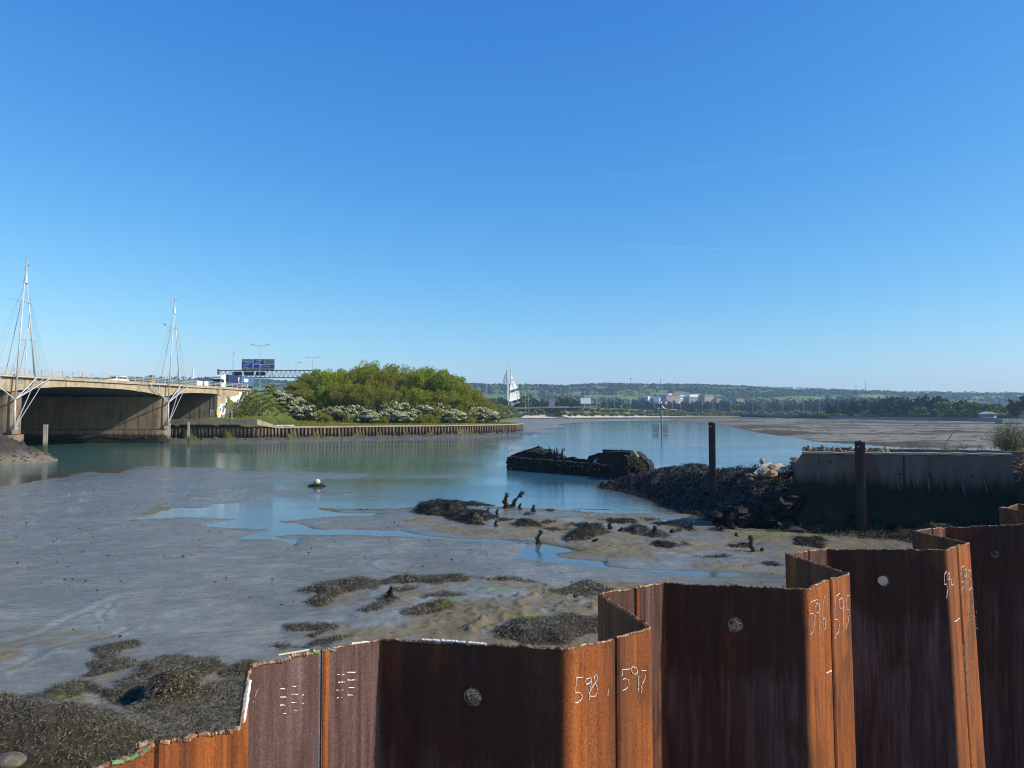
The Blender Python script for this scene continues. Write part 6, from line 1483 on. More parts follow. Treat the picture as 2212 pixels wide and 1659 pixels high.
cm = tag(empty('camera_pole', tuple(AT(504, 762, 236) * [1, 1, 0] + [0, 0, 12.3])), 'thin traffic camera pole left of the blue sign', 'camera pole'); hh = AT(504, 762, 236)[2] - 12.3
MB().tube((0, 0, 0), (0, 0, hh), .12, .09, 8).build('column', M['galv'], cm); MB().box((.4, 0, hh), (.9, .4, .35)).build('camera_housing', M['white'], cm)
# ---------------------------------------------------------------- island trees
def crown_pts(n, rx, rz, zc, nclump, cr, seed, flat=.0):
    rg = np.random.RandomState(seed); c = rg.normal(0, 1, (nclump, 3)); c /= np.linalg.norm(c, axis=1)[:, None]; c *= (rg.rand(nclump, 1) ** .4) * .95
    c = c * [rx, rx, rz] + [0, 0, zc]; c[:, 2] = np.maximum(c[:, 2], cr * .4)
    k = rg.randint(0, nclump, n); d = rg.normal(0, 1, (n, 3)); d /= np.linalg.norm(d, axis=1)[:, None]; d *= (rg.rand(n, 1) ** .35) * cr * rg.uniform(.7, 1.2, (nclump, 1))[k]
    return c[k] + d, c
def tree_proto(name, n, rx, rz, zc, ncl, cr, mat, size, seed, aspect=.5, up=.8, blossom=0, stems=1, limbs=9):
    P, C = crown_pts(n, rx, rz, zc, ncl, cr, seed)
    t = empty(name); leaves(P, size, seed, mat, 'crown', t, aspect, up)
    mb = MB(); rg = random.Random(seed)
    for s_ in range(stems):
        bx, by = (rg.uniform(-.6, .6), rg.uniform(-.6, .6)) if stems > 1 else (0, 0); top = Vector((bx + rg.uniform(-.5, .5), by, zc * .9)); mb.path([(bx, by, -.8), (bx * 1.1, by, zc * .4), tuple(top)], [rx * .05, rx * .04, rx * .02], 6)
    for i in range(limbs):
        c = C[rg.randrange(len(C))]; q = Vector((0, 0, zc * rg.uniform(.25, .7))); mb.path([q, q.lerp(Vector(c), .6) + Vector((0, 0, .2)), tuple(c)], [rx * .022, rx * .014, rx * .006], 4)
    mb.build('trunk', M['bark'], t)
    if blossom:
        rgn = np.random.RandomState(seed + 1); cl = C[rgn.randint(0, len(C), blossom)]; d = rgn.normal(0, 1, (blossom, 3)); d[:, 2] = np.abs(d[:, 2]) * .8 + .1; d /= np.linalg.norm(d, axis=1)[:, None]
        B = cl + d * cr * rgn.uniform(.80, 1.12, (blossom, 1)); tier = vnoise(B[:, 0] * 1.6 + 9, B[:, 2] * 3.2 + B[:, 1] * 1.1 + 9, seed, 2) > .40; leaves(B[tier], size * .95, seed + 2, M['blossom'], 'blossom', t, .8, .3)
    return t
def place(proto, x, y, z, s_, rz, label, cat, group, used=[]):
    if proto.name not in used: used.append(proto.name); o = proto
    else: o = copy_tree(proto)
    o.location = (x, y, z); o.scale = (s_[0], s_[0], s_[1]) if isinstance(s_, tuple) else (s_,) * 3; o.rotation_euler = (0, 0, rz); tag(o, label, cat, group); return o
TP = [tree_proto('bushy_tree', 9500, 4.0, 5.6, 7.0, 75, 1.15, M['leaf_a'], .42, 1, .35, 1.4), tree_proto('bushy_tree', 9500, 4.2, 5.4, 6.8, 80, 1.1, M['leaf_b'], .42, 2, .3, 1.6, stems=3, limbs=26),
      tree_proto('bushy_tree', 9500, 3.8, 5.8, 7.2, 70, 1.2, M['leaf_c'], .40, 3, .35, 1.4), tree_proto('bushy_tree', 6000, 4.0, 5.6, 7.0, 85, 1.0, M['leaf_b'], .34, 4, .3, 1.8, stems=4, limbs=60)]
HP = [tree_proto('hawthorn_bush', 4200, 2.6, 1.9, 2.0, 34, .8, M['leaf_h'], .30, 11, .6, .5, blossom=3000), tree_proto('hawthorn_bush', 4600, 2.8, 1.8, 1.9, 36, .85, M['leaf_h'], .30, 12, .6, .5, blossom=1900), tree_proto('hawthorn_bush', 4600, 2.5, 1.7, 1.8, 30, .8, M['leaf_b'], .30, 13, .6, .7, blossom=700), tree_proto('scrub_bush', 4200, 2.6, 1.6, 1.5, 32, .8, M['leaf_b'], .28, 14, .35, 1.0, limbs=30)]
rg = random.Random(21)
kinds = ['bright green leafy tree', 'olive green feathery tree', 'yellow green leafy tree', 'thin grey twigged tree']
# (picture x of the trunk, picture y of the top, distance, prototype)
TR = [(640,822,222,1),(662,806,232,2),(690,797,240,0),(722,796,228,0),(748,792,244,1),(772,786,232,1),(793,779,240,0),(820,787,230,1),(846,785,246,2),(870,789,232,3),(893,788,242,1),(915,790,230,0),(942,797,240,0),(962,799,228,2),(985,812,236,2),(1004,826,230,1),(1020,838,226,1),(1036,850,232,3),
      (700,830,218,0),(740,822,217,1),(785,824,216,1),(830,828,217,3),(868,834,216,3),(905,836,217,0),(940,838,218,1),(975,844,219,2),(1050,862,228,3), (655,838,216,1), (1000,850,221,1)]
side = lambda x: 'near the left end of the island' if x < 690 else 'left of the island summit' if x < 775 else 'at the summit of the island wood' if x < 860 else 'right of the island summit' if x < 960 else 'near the right end of the island'
cnt = {}
TRL = {0: 'leftmost', }
for i, (x, yt, Y, k) in enumerate(TR):
    b = AT(x, 880, Y); z0 = izat(b[0], b[1]) - .3; top = AT(x, yt, Y)[2]; hs = (top - z0) / 12.9
    row = 'front row' if Y < 222 else 'back row' if Y > 238 else 'middle row'
    place(TP[k], b[0], b[1], z0, (max(.9, min(1.3, hs * 1.15)) * rg.uniform(1.0, 1.15), hs), rg.uniform(0, 6), '%s %s, %s' % (kinds[k], side(x), row), 'tree', 'trees of the island wood')
HB = [(584,842,210,2),(602,846,206,0),(620,856,203,0),(640,862,206,0),(648,882,201,0),(668,880,200,0),(690,884,203,3),(710,880,206,1),(704,892,199,3),(738,878,207,1),(760,876,208,1),(752,893,202,2),(775,892,203,1),(795,888,204,0),(806,894,202,0),(836,884,208,1),(826,895,204,3),(868,876,211,0),(860,890,206,0),(882,893,207,0),(905,890,208,3),(925,889,211,3),(912,876,214,1),(950,884,214,2),(968,880,217,1),(985,887,216,0),(975,892,213,0),(1010,888,219,2),(1024,880,223,2),(1034,889,222,1),(1050,884,226,0),(1060,892,225,1),(600,866,207,3),(625,872,203,0),(845,868,212,2),(940,868,217,2),(1005,870,222,1)]
hk = ['hawthorn thick with white blossom', 'hawthorn half covered in white blossom', 'green hawthorn with little blossom', 'dull olive scrub bush']
for i, (x, yt, Y, k) in enumerate(HB):
    b = AT(x, 880, Y); z0 = izat(b[0], b[1]) - .25; top = AT(x, yt, Y)[2]; s_ = max(.62, (top - z0) / 3.9)
    if x < 630: s_ = min(s_, 1.15)
    pos = 'on the left slope of the island' if x < 660 else 'low on the left side of the island' if x < 760 else 'at the middle of the island edge' if x < 880 else 'right of the island middle' if x < 980 else 'near the right tip of the island'
    place(HP[k], b[0], b[1], z0, (s_ * 1.05, s_), rg.uniform(0, 6), '%s %s' % (hk[k], pos), 'bush', 'bushes fringing the island')
# grass tufts over bank and slope
rgn = np.random.RandomState(17); X = rgn.uniform(-72, 6, 160000); Y = rgn.uniform(166, 246, 160000); zz = izv(X, Y)
sd = sdf_poly(X, Y, wallpoly); rdd = sdf_poly(X, Y, road_poly); ok = (sd > 1.2) & (rdd < -.3) & (X > BX0 + BK * Y + .6) & (Y < 205 + 25 * (X > -30))
X, Y, zz = X[ok], Y[ok], zz[ok]; sl = zz > 5.5
leaves(np.stack([X, Y, zz - .02], -1)[~sl][:40000], .34, 7, M['leaf_b'], 'grass', None, .14, 1.6, 'stuff', 'rough grass along the top of the island bank')
lm = vnoise(X * .5, Y * .5, 7, 3); leaves(np.stack([X, Y, zz + np.clip(lm - .4, 0, 1) * 2.2 * rgn.rand(len(X))], -1)[sl & (lm > .36)], .45, 8, M['leaf_h'], 'undergrowth', None, .35, 1.0, 'stuff', 'brambles and undergrowth on the road embankment')
# ================================================================ FAR SHORE, HILLS
# shoreline from picture points on the mud plane
SH = [(1040, 903.6), (1150, 903.2), (1300, 902.2), (1450, 901.6), (1600, 901.4), (1700, 901.8), (1765, 904.5), (1900, 906.5), (2050, 909), (2163, 911), (2320, 915), (2600, 920), (3200, 930)]
shp = np.array([G(x, y)[:2] for x, y in SH]); left = np.array([[-1400, 1000.0], [-700, 980], [-200, 930], [-60, 915]])
shp = np.vstack([left, shp]); sgl = np.r_[0, np.cumsum(np.hypot(*(np.diff(shp, axis=0).T)))]
d_ = np.unique(np.concatenate([np.linspace(0, sgl[-1], 500)])); base = np.stack([np.interp(d_, sgl, shp[:, 0]), np.interp(d_, sgl, shp[:, 1])], -1)
tg = np.gradient(base, axis=0); tg /= np.hypot(tg[:, 0], tg[:, 1])[:, None]; nb_ = np.stack([-tg[:, 1], tg[:, 0]], -1); nb_[:, 1] = np.abs(nb_[:, 1]); nb_ = np.stack([nb_[:, 0] * .0, np.ones(len(nb_))], -1)
offs = [0, 4, 9, 14, 22, 32, 45, 60, 120, 300, 700, 1200, 1900, 2600]
V = []; bc = []
for i in range(len(d_)):
    x, y = base[i]; east = sm(180, 330, x); rh = 11.5 * (1 - sm(80, 420, x)) + 3.2
    w_ = vnoise(x * .05, 0 * x, 5, 2) * 3
    for o in offs:
        z = 0.0 if o == 0 else (.5 if o == 4 else (1.1 if o == 9 else (1.8 if o == 14 else None)))
        if z is None: z = 1.8 + (rh - 1.8) * min(1, (o - 14) / 32.0) if o <= 60 else rh * (1 if o < 300 else .6) + (0 if o < 700 else 3)
        if east > .5: z = 2.2 if o >= 4 else 0
        V.append((x + nb_[i][0] * o, y + o + (w_ if 4 < o < 20 else 0), float(z))); bc.append((1.0 if 4 <= o <= 14 else 0.0) * (1 - east))
m = len(offs); n = len(d_); idx = np.arange(n * m).reshape(n, m); Fq = np.stack([idx[:-1, :-1], idx[1:, :-1], idx[1:, 1:], idx[:-1, 1:]], -1).reshape(-1, 4)
s = NT('shore_land'); nn = s.noise(s.pos, .05, 5, .6); n2 = s.noise(s.pos, .8, 4)
k = s.ramp(s.mix(.4, nn, n2), [(.35, (.085, .11, .035)), (.55, (.17, .18, .075)), (.7, (.27, .25, .14))]); k = s.mix(s.attr('beach'), k, s.ramp(n2, [(.3, (.50, .44, .33)), (.7, (.72, .66, .54))]))
M['shore'] = s.fin(k, .9, 0, .2)
tag(add_obj('far_shore', np_mesh('far_shore', V, Fq, M['shore'], {'beach': bc}, smooth=True)), 'pale shingle beach and scrubby bank along the far shore', kind='structure')
# hills: ridge drawn from the skyline
SK = [(-900, 824), (-200, 818), (0, 815), (340, 815), (480, 816), (560, 817), (620, 822), (800, 828), (1000, 828), (1100, 830), (1220, 832), (1270, 829), (1330, 827.5), (1400, 829), (1440, 829), (1500, 830), (1560, 831.5), (1600, 833), (1680, 838), (1780, 840), (1880, 843.5), (1960, 847), (2060, 847.5), (2150, 848), (2212, 853), (2400, 856), (3200, 862)]
hx = np.arange(-4300, 5600, 22.0); hy = np.concatenate([np.linspace(1750, 3100, 62), np.linspace(3150, 4200, 8)]); HX, HY = np.meshgrid(hx, hy)
yr = 3000.0; pxr = CX + F_PX * hx / (yr * cp)
ridge = np.interp(pxr, [p[0] for p in SK], [p[1] for p in SK]); zr = EYE + (HOR - ridge) / F_PX * yr * 1.0 - 4
t = np.clip((HY - 1750) / (yr - 1750), 0, 1); prof = t ** 1.5 * .55 + .45 * sm(.15, 1, t)
HZ = 3 + (zr[None, :] - 3) * prof + (vnoise(HX * .006, HY * .006, 101, 4) - .5) * 22 * np.sin(np.pi * np.clip(t, 0, 1)) ; HZ = np.where(HY > yr, zr[None, :] - (HY - yr) * .10, HZ)
HZ += (vnoise(HX * .02, HY * .01, 103, 3) - .5) * 3
s = NT('downland'); n = s.noise(s.map(s.pos, (1, 1.6, 1)), .009, 6, .62); n2 = s.noise(s.pos, .05, 4)
fld = s.ramp(s.mix(.35, n, n2), [(.36, (.07, .11, .025)), (.46, (.12, .17, .04)), (.56, (.18, .22, .06)), (.68, (.24, .25, .10))]); M['hill'] = s.fin(fld, .95, 0, .1)
nr, nc = HX.shape; idx = np.arange(nr * nc).reshape(nr, nc); Fq = np.stack([idx[:-1, :-1], idx[:-1, 1:], idx[1:, 1:], idx[1:, :-1]], -1).reshape(-1, 4)
tag(add_obj('hills', np_mesh('hills', np.stack([HX, HY, HZ], -1).reshape(-1, 3), Fq, M['hill'], smooth=True)), 'long green chalk ridge closing the horizon', kind='structure')
def hz(X, Y): return HZ[np.clip(np.searchsorted(hy, Y), 1, len(hy) - 1), np.clip(np.searchsorted(hx, X), 1, len(hx) - 1)]
# woods and hedges on the hills: rough little blobs joined in one mesh
def blobs(name, P, r, mat, seed, label, zs=.8):
    rg = np.random.RandomState(seed); n = len(P)
    ph = (1 + 5 ** .5) / 2; ico = np.array([(-1, ph, 0), (1, ph, 0), (-1, -ph, 0), (1, -ph, 0), (0, -1, ph), (0, 1, ph), (0, -1, -ph), (0, 1, -ph), (ph, 0, -1), (ph, 0, 1), (-ph, 0, -1), (-ph, 0, 1)]) / 1.902
    F0 = np.array([(0, 11, 5), (0, 5, 1), (0, 1, 7), (0, 7, 10), (0, 10, 11), (1, 5, 9), (5, 11, 4), (11, 10, 2), (10, 7, 6), (7, 1, 8), (3, 9, 4), (3, 4, 2), (3, 2, 6), (3, 6, 8), (3, 8, 9), (4, 9, 5), (2, 4, 11), (6, 2, 10), (8, 6, 7), (9, 8, 1)])
    R_ = (np.asarray(r) * rg.uniform(.6, 1.4, n))[:, None, None]; V = ico[None] * (1 + rg.uniform(-.25, .25, (n, 12, 1))) * R_ * np.array([1.15, 1, zs]); a = rg.uniform(0, 6.28, n)
    c, s_ = np.cos(a)[:, None], np.sin(a)[:, None]; V = np.stack([V[..., 0] * c - V[..., 1] * s_, V[..., 0] * s_ + V[..., 1] * c, V[..., 2]], -1) + np.asarray(P)[:, None, :]
    F = (F0[None] + (np.arange(n) * 12)[:, None, None]).reshape(-1, 3)
    return tag(add_obj(name, np_mesh(name, V.reshape(-1, 3), F, mat, {'v': np.repeat(rg.rand(n), 12)})), label, kind='stuff')
rgn = np.random.RandomState(5); N = 60000; X = rgn.uniform(-2600, 2700, N); Y = rgn.uniform(1800, 3080, N)
dens = vnoise(X * .006, Y * .011, 111, 5); ok = (dens > .56) & (rgn.rand(N) < .85) | (np.abs(vnoise(X * .004 + 40, Y * .012, 113, 2) - .5) < .012) | ((Y > 2900) & (rgn.rand(N) < .22 + .5 * (vnoise(X * .004, Y * .0, 117, 3) > .5)))
X, Y = X[ok], Y[ok]; rr = rgn.uniform(3.0, 8.5, len(X)); rr = np.where(Y > 2900, rr * .8, rr)
blobs('hillside_woods', np.stack([X, Y, hz(X, Y) + rr * .25], -1), rr, M['leaf_far'], 5, 'dark woods and hedgerows scattered over the ridge')
N = 14000; X = rgn.uniform(-2600, 2700, N); Y = rgn.uniform(1780, 3000, N); ok = (vnoise(X * .007, Y * .012, 119, 4) > .50); X, Y = X[ok], Y[ok]
blobs('hillside_scrub', np.stack([X, Y, hz(X, Y) + 1], -1), np.full(len(X), 4.0), M['leaf_fm'], 6, 'paler scrub scattered over the ridge')
# ---------------------------------------------------------------- trees along the far shore
FP = [tree_proto('far_tree', 900, 4.0, 4.6, 6.4, 26, 1.9, M['leaf_far'], 1.5, 31, .8, .5, limbs=0), tree_proto('far_tree', 900, 4.6, 4.0, 5.6, 28, 1.9, M['leaf_fm'], 1.5, 32, .8, .5, limbs=0), tree_proto('far_conifer', 700, 2.2, 6.0, 7.0, 24, 1.5, M['leaf_far'], 1.3, 33, .7, .5, limbs=0), tree_proto('shore_bush', 700, 3.6, 1.8, 1.9, 18, 1.3, M['leaf_fm'], 1.0, 34, .8, .5, limbs=0), tree_proto('shore_bush', 700, 3.4, 1.8, 1.9, 18, 1.3, M['leaf_fp'], 1.0, 35, .8, .5, limbs=0), tree_proto('shore_bush', 700, 3.4, 1.5, 1.6, 18, 1.2, M['leaf_b'], 1.0, 36, .8, .6, limbs=0)]
def land_z(x, Y): return 3.0
rg = random.Random(33)
def far(k, x, ytop, Y, zb, label, group, ws=None):
    p = AT(x, ytop, Y); H = {0: 11.0, 1: 9.8, 2: 13.6, 3: 3.8, 4: 3.8, 5: 3.2}[k]; s_ = max(.3, (p[2] - zb) / H); w = s_ * rg.uniform(.9, 1.25) if ws is None else ws
    place(FP[k], p[0], Y, zb, (w, s_), rg.uniform(0, 6), label, 'bush' if k >= 3 else 'tree', group)
def shoreY(x):
    P_ = G(x, np.interp(x, [s_[0] for s_ in SH], [s_[1] for s_ in SH])); return P_[1]
# bank scrub from the island to the right
x = 1072
while x < 1960:
    Y0 = shoreY(x); east = x > 1765
    for row in range(2):
        rh = 11.5 * (1 - float(sm(80, 420, AT(x, 890, Y0)[0]))) + 3.2
        Y = Y0 + (20 + 14 * row) + rg.uniform(-3, 3); zb = 1.8 + (rh - 1.8) * min(1, (Y - Y0 - 14) / 32) - .5; k = rg.choice([3, 4, 4, 5, 4] if x > 1500 else [3, 4, 5, 5, 5, 4])
        hgt = rg.uniform(2.0, 4.5) * (1.0 if x < 1500 else 1.5)
        if x < 1150: hgt *= .6
        pt = HOR - (zb + hgt - EYE) * F_PX / Y; far(k, x + rg.uniform(-3, 3), pt, Y, zb, {3: 'mid green bush on the bank above the far beach', 4: 'pale flowering bush on the bank above the far beach', 5: 'olive bush on the bank above the far beach'}[k], 'bushes on the bank above the far beach', ws=rg.uniform(.9, 1.7) * (1 if x < 1500 else 1.3))
    x += rg.uniform(8, 13)
# dark belt of trees behind the road and left of the sail sculpture
for x in list(range(1066, 1100, 7)) + list(range(1118, 1240, 7)) + [1213, 1217, 1240, 1250]:
    far(0 if rg.random() < .8 else 1, x, {True: 864, False: 868}[x < 1100] + rg.uniform(-3, 4) - (10 if 1210 < x < 1222 else 0) - (12 if 1128 < x < 1142 else 0), 960 + rg.uniform(0, 60), 8, 'dark tree in the belt behind the causeway road', 'dark trees behind the causeway road')
for i in range(70):     # scrub on the causeway slope beyond the island
    Y = rg.uniform(420, 895); e = np.interp(Y, [193, 400, 700, 905], [-68.5, -41, -16, 0]); o = rg.uniform(1, 15); zb = 12.2 - o * .74
    x = CX + F_PX * (e + o) / Y; far(rg.choice([3, 5, 5, 3, 4]), x, HOR - (zb + rg.uniform(1.6, 3.2) - EYE) * F_PX / Y, Y, zb - .3, 'bush on the causeway slope seen past the right tip of the island', 'bushes on the causeway slope', ws=rg.uniform(.7, 1.1))
x = 1240
while x < 1940:
    top = float(np.interp(x, [1240, 1300, 1380, 1450, 1520, 1600, 1700, 1800, 1940], [874, 870, 869, 871, 872, 872, 872, 866, 866])) + rg.uniform(-5, 4); k = rg.choice([0, 0, 2, 2, 1])
    far(k, x, top, 1420 + rg.uniform(-60, 120), 4, {0: 'dark rounded tree in the wood below the hills', 1: 'lighter tree in the wood below the hills', 2: 'dark spire shaped tree in the wood below the hills'}[k], 'trees of the wood below the hills'); x += rg.uniform(4.5, 8)
x = 1500
while x < 1960:
    far(rg.choice([0, 2, 0]), x, float(np.interp(x, [1500, 1640, 1760, 1880, 1960], [884, 882, 872, 868, 864])) + rg.uniform(-5, 5), 1250 + rg.uniform(0, 60), 3, 'dark tree of the nearer belt below the hills', 'dark trees of the nearer belt below the hills'); x += rg.uniform(7, 12)
# large trees behind the sea wall on the right
for (x, yt, k, Y) in [(1800,873,0,780),(1822,868,2,780),(1845,870,0,760),(1868,864,2,760),(1893,870,0,740),(1915,866,0,735),(1930,862,0,720),(1950,866,2,700),(1962,868,0,690),(1985,863,0,680),(2008,860,0,680),(2028,862,0,675),(2045,868,1,650),(2062,872,0,660),(2080,868,0,650),(2098,870,1,640),(2112,874,1,640),(2128,876,0,640),(2142,873,1,630),(2158,876,0,640),(2172,878,1,640),(2186,876,0,650),(2200,866,0,560),(2216,862,0,550),(2232,866,0,560),(2250,870,0,560),
    (1990,880,1,640),(2020,884,1,630),(2052,884,1,620),(2086,884,1,615),(2118,888,1,610),(2150,886,1,610),(1970,888,1,660),(1940,886,0,670),(1905,884,0,690),(1870,888,1,720),(1838,888,0,740)]:
    far(k, x, yt, Y, 2.0, {0: 'dark tree behind the sea wall', 1: 'light green tree behind the sea wall', 2: 'tall dark narrow tree behind the sea wall'}[k] + (' left of the concrete jetty' if x > 2100 else ' right of the road lamps' if x > 1950 else ' near the start of the sea wall'), 'trees behind the sea wall')
x = 1765
while x < 2240:
    Y = float(np.interp(x, [1765, 1900, 2050, 2240], [770, 700, 620, 560])) + 12; far(rg.choice([3, 4, 4, 5]), x, HOR + rg.uniform(1.5, 6), Y, 2, 'pale flowering bush just behind the sea wall', 'bushes just behind the sea wall', ws=rg.uniform(.5, 1.0)); x += rg.uniform(7, 12)
# sea wall
swp = [(1761, 905.2), (1900, 907.3), (2050, 909.8), (2163, 912)]
sw = tag(empty('sea_wall', (0, 0, 0)), 'long low grey concrete sea wall beyond the right hand mud flat', 'sea wall')
for a, b in zip(swp[:-1], swp[1:]):
    A1, B1 = G(*a), G(*b); n_ = 5
    for i in range(n_):
        p, q = A1 + (B1 - A1) * i / n_, A1 + (B1 - A1) * (i + 1) / n_ ; e = (q - p); L = np.linalg.norm(e); MB().box(tuple((p + q) / 2 + [0, 0, 1.0]), (L - .15, 1.0, 3.2 + (.05 if i % 2 else 0)), math.atan2(e[1], e[0])).build('wall_panel', M['seawall'], sw)
        MB().box(tuple((p + q) / 2 + [0, 0, 2.72]), (L, 1.3, .22), math.atan2(e[1], e[0])).build('coping', M['seawall'], sw)
A1 = G(2165, 917); jt = tag(empty('concrete_jetty', (0, 0, 0)), 'grey concrete jetty end with dark railings at the right edge', 'jetty')
MB().box((A1[0] + 30, A1[1] + 3, 1.2), (60, 6, 4.2)).build('jetty_block', M['seawall'], jt)
for i in range(26): 
    h = rg.uniform(2.2, 6.5); MB().tube((A1[0] + 12 + i * .8, A1[1] + 3, 3.2), (A1[0] + 12 + i * .8, A1[1] + 3, 3.2 + h), .12, .10, 5).build('mooring_pile', M['galvd'], jt)
hb = tag(empty('green_roofed_hut', tuple(AT(2134, 900, 585) * [1, 1, 0] + [0, 0, 2])), 'small hut with pale green roof behind the sea wall', 'hut'); MB().box((0, 0, 1.8), (10, 6, 3.6)).build('wall', M['seawall'], hb); MB().prism([(-6, -4, 3.6), (6, -4, 3.6), (0, -4, 5.6)], (0, 8, 0)).build('roof', simple('green_roof', (.35, .5, .38), .6), hb); MB().box((-1, -3.03, 1.9), (5, .1, 1.6)).build('window', M['glass'], hb); MB().box((3.6, -3.03, 1.4), (1.3, .1, 2.4)).build('door', M['white'], hb)
hb = tag(empty('tan_building', tuple(AT(2165, 900, 600) * [1, 1, 0] + [0, 0, 2])), 'low tan building beside the green roofed hut', 'building'); MB().box((0, 0, 2.0), (16, 6, 4.0)).build('wall', M['stonebrown'], hb); MB().box((0, 0, 4.2), (17, 7, .4)).build('roof', M['conccap'], hb)
for i in range(4): MB().box((-6 + i * 4, -3.03, 2.2), (1.6, .1, 1.4)).build('window', M['glass'], hb)
# ---------------------------------------------------------------- sail shaped tower by the causeway
Ys = 900.0; f7 = 160 / 1207 / 1.8517
def SL(x, y, o=0.0): return tuple(AT(1058.5 + x * f7, 766.9 + y * f7, Ys + o))
sail = tag(empty('sail_sculpture', (0, 0, 0)), 'white sail shaped steel sculpture with masts standing by the causeway road', 'sculpture')
M['mesh'] = simple('sail_mesh', (.72, .72, .68), .5, scale=.2, var=.2); M['sailw'] = simple('sail_white', (.85, .82, .76), .5)
s = NT('sail_gauze'); tb = s.n.new('ShaderNodeBsdfTransparent'); mx = s.n.new('ShaderNodeMixShader'); mx.inputs[0].default_value = .22; s.l(tb.outputs[0], mx.inputs[1]); s.l(s.b.outputs[0], mx.inputs[2]); s.l(mx.outputs[0], s.out.inputs[0]); M['gauze'] = s.fin((.40, .44, .46), .6)
def bar(a, b, r, mat, nm='mast'): MB().tube(SL(*a), SL(*b), r, r, 6).build(nm, mat, sail)
bar((565, 100), (562, 430), .13, M['galv'], 'spire'); bar((558, 400), (560, 1590), .38, M['sailw']); bar((628, 420), (622, 900), .30, M['galvd']); bar((622, 900), (590, 1400), .30, M['sailw']); bar((497, 440), (520, 830), .28, M['galvd']); bar((510, 410), (545, 900), .30, M['sailw'])
for y in (490, 600): bar((495, y), (560, y), .2, M['galvd'], 'spreader')
bar((510, 590), (640, 700), .15, M['sailw'], 'stay')
MB().prism([SL(523, 760, -1), SL(570, 760, -1), SL(572, 1385, -1), SL(515, 1365, -1)], (0, .8, 0)).build('main_panel', M['sailw'], sail)
for q in ([(497, 500), (518, 600), (520, 700), (418, 690), (450, 590)], [(418, 690), (520, 710), (525, 830), (385, 790)], [(385, 790), (525, 830), (520, 1200), (490, 1500), (360, 880)]):
    MB().prism([SL(*p, 1.5) for p in q], (0, .15, 0)).build('gauze_sail', M['gauze'], sail)
for a, b in (((418, 690), (525, 715)), ((385, 790), (525, 830)), ((497, 500), (385, 790)), ((450, 590), (520, 600))): MB().tube(SL(*a, 1.3), SL(*b, 1.3), .17, .17, 5).build('boom', M['galvd'], sail)
def panel(pts, mids=()):
    q_ = lambda p, e=0: SL(p[0], p[1], (p[0] - 600) * .023 + e); MB().prism([q_(p) for p in pts], (0, .2, 0)).build('sail_panel', M['mesh'], sail); n = len(pts)
    for i in range(n): MB().tube(q_(pts[i], -.3), q_(pts[(i + 1) % n], -.3), .46, .46, 5).build('sail_frame', M['sailw'], sail)
    for a, b in mids: MB().tube(q_(a, -.3), q_(b, -.3), .30, .30, 5).build('sail_frame', M['sailw'], sail)
panel([(640, 510), (735, 685), (632, 715)], [((655, 590), (690, 580))]); panel([(640, 810), (770, 780), (845, 985), (600, 1055), (620, 900)], [((620, 925), (812, 875)), ((660, 815), (740, 1010))]); panel([(612, 1160), (868, 1085), (900, 1305), (585, 1400), (600, 1280)], [((598, 1280), (885, 1195)), ((800, 1110), (850, 1310))])
bar((640, 1505), (915, 1415), .40, M['sailw'], 'boom'); bar((740, 1010), (775, 1090), .22, M['sailw'], 'stay'); bar((795, 1330), (835, 1430), .2, M['sailw'], 'stay')
MB().prism([SL(870, 1330), SL(910, 1310), SL(935, 1440), SL(975, 1520), SL(930, 1500), SL(880, 1460)], (0, .8, 0)).build('hull_fin', M['black'], sail)
MB().tube(SL(565, 1590), (SL(565, 1590)[0], Ys, 8), .5, .5, 6).build('mast', M['sailw'], sail)
# road furniture on the causeway
for i, (x, yt) in enumerate([(1051.5, 811), (1135, 843), (1141.6, 838), (1167, 841), (1179.6, 838), (1196, 842), (1211, 840), (1221, 843), (1240, 842), (1262.5, 845), (1265, 844), (1276, 846), (1283, 845), (1288, 846), (1296, 848), (1309, 847), (1313, 850), (1328, 852), (1343, 853), (1362, 856)]):
    Y = 930 + i * 14; p = AT(x, yt, Y); t = tag(empty('road_lamp', (p[0], Y, 8)), 'slim pale lamp column along the causeway road beyond the beach', 'lamp column', 'slim lamp columns along the causeway'); h = p[2] - 8
    MB().tube((0, 0, 0), (0, 0, h), .14, .09, 6).build('column', M['signwhite'], t); MB().box((0, 0, h), (1.6, .3, .15)).build('lantern', M['galvd'], t)
for i, x in enumerate([1626, 1663, 1690, 1735, 1770, 1806, 1868, 1905, 1948, 2003, 1578, 1540, 1499, 1470, 1452, 1440, 1517, 1555]):
    yt = float(np.interp(x, [1440, 1600, 1800, 2010], [856, 866, 866, 862])); Y = 1150; p = AT(x, yt, Y); t = tag(empty('road_lamp', (p[0], Y, 3)), 'slim pale lamp column among the trees below the hills', 'lamp column', 'slim lamp columns below the hills'); h = p[2] - 3
    MB().tube((0, 0, 0), (0, 0, h), .15, .10, 6).build('column', M['signwhite'], t); MB().box((0, 0, h), (1.6, .3, .15)).build('lantern', M['galvd'], t)
p = AT(1103, 0, 880); gl_ = tag(empty('crash_barrier', (0, 0, 0)), 'pale crash barrier along the causeway road beside the sculpture', 'barrier')
for (a, b, Y) in (((1068, 881.2), (1290, 877.0), 925), ((1068, 883.2), (1290, 879.0), 923)): MB().tube(tuple(AT(*a, Y)), tuple(AT(*b, Y + 60)), .28, .28, 5).build('rail', M['stone'], gl_)
for x in range(1070, 1290, 14): q = AT(x, 881.2 - (x - 1068) * .0190, 925 + (x - 1068) * .27); MB().tube((q[0], q[1], 10), tuple(q), .12, .12, 4).build('rail_post', M['stone'], gl_)
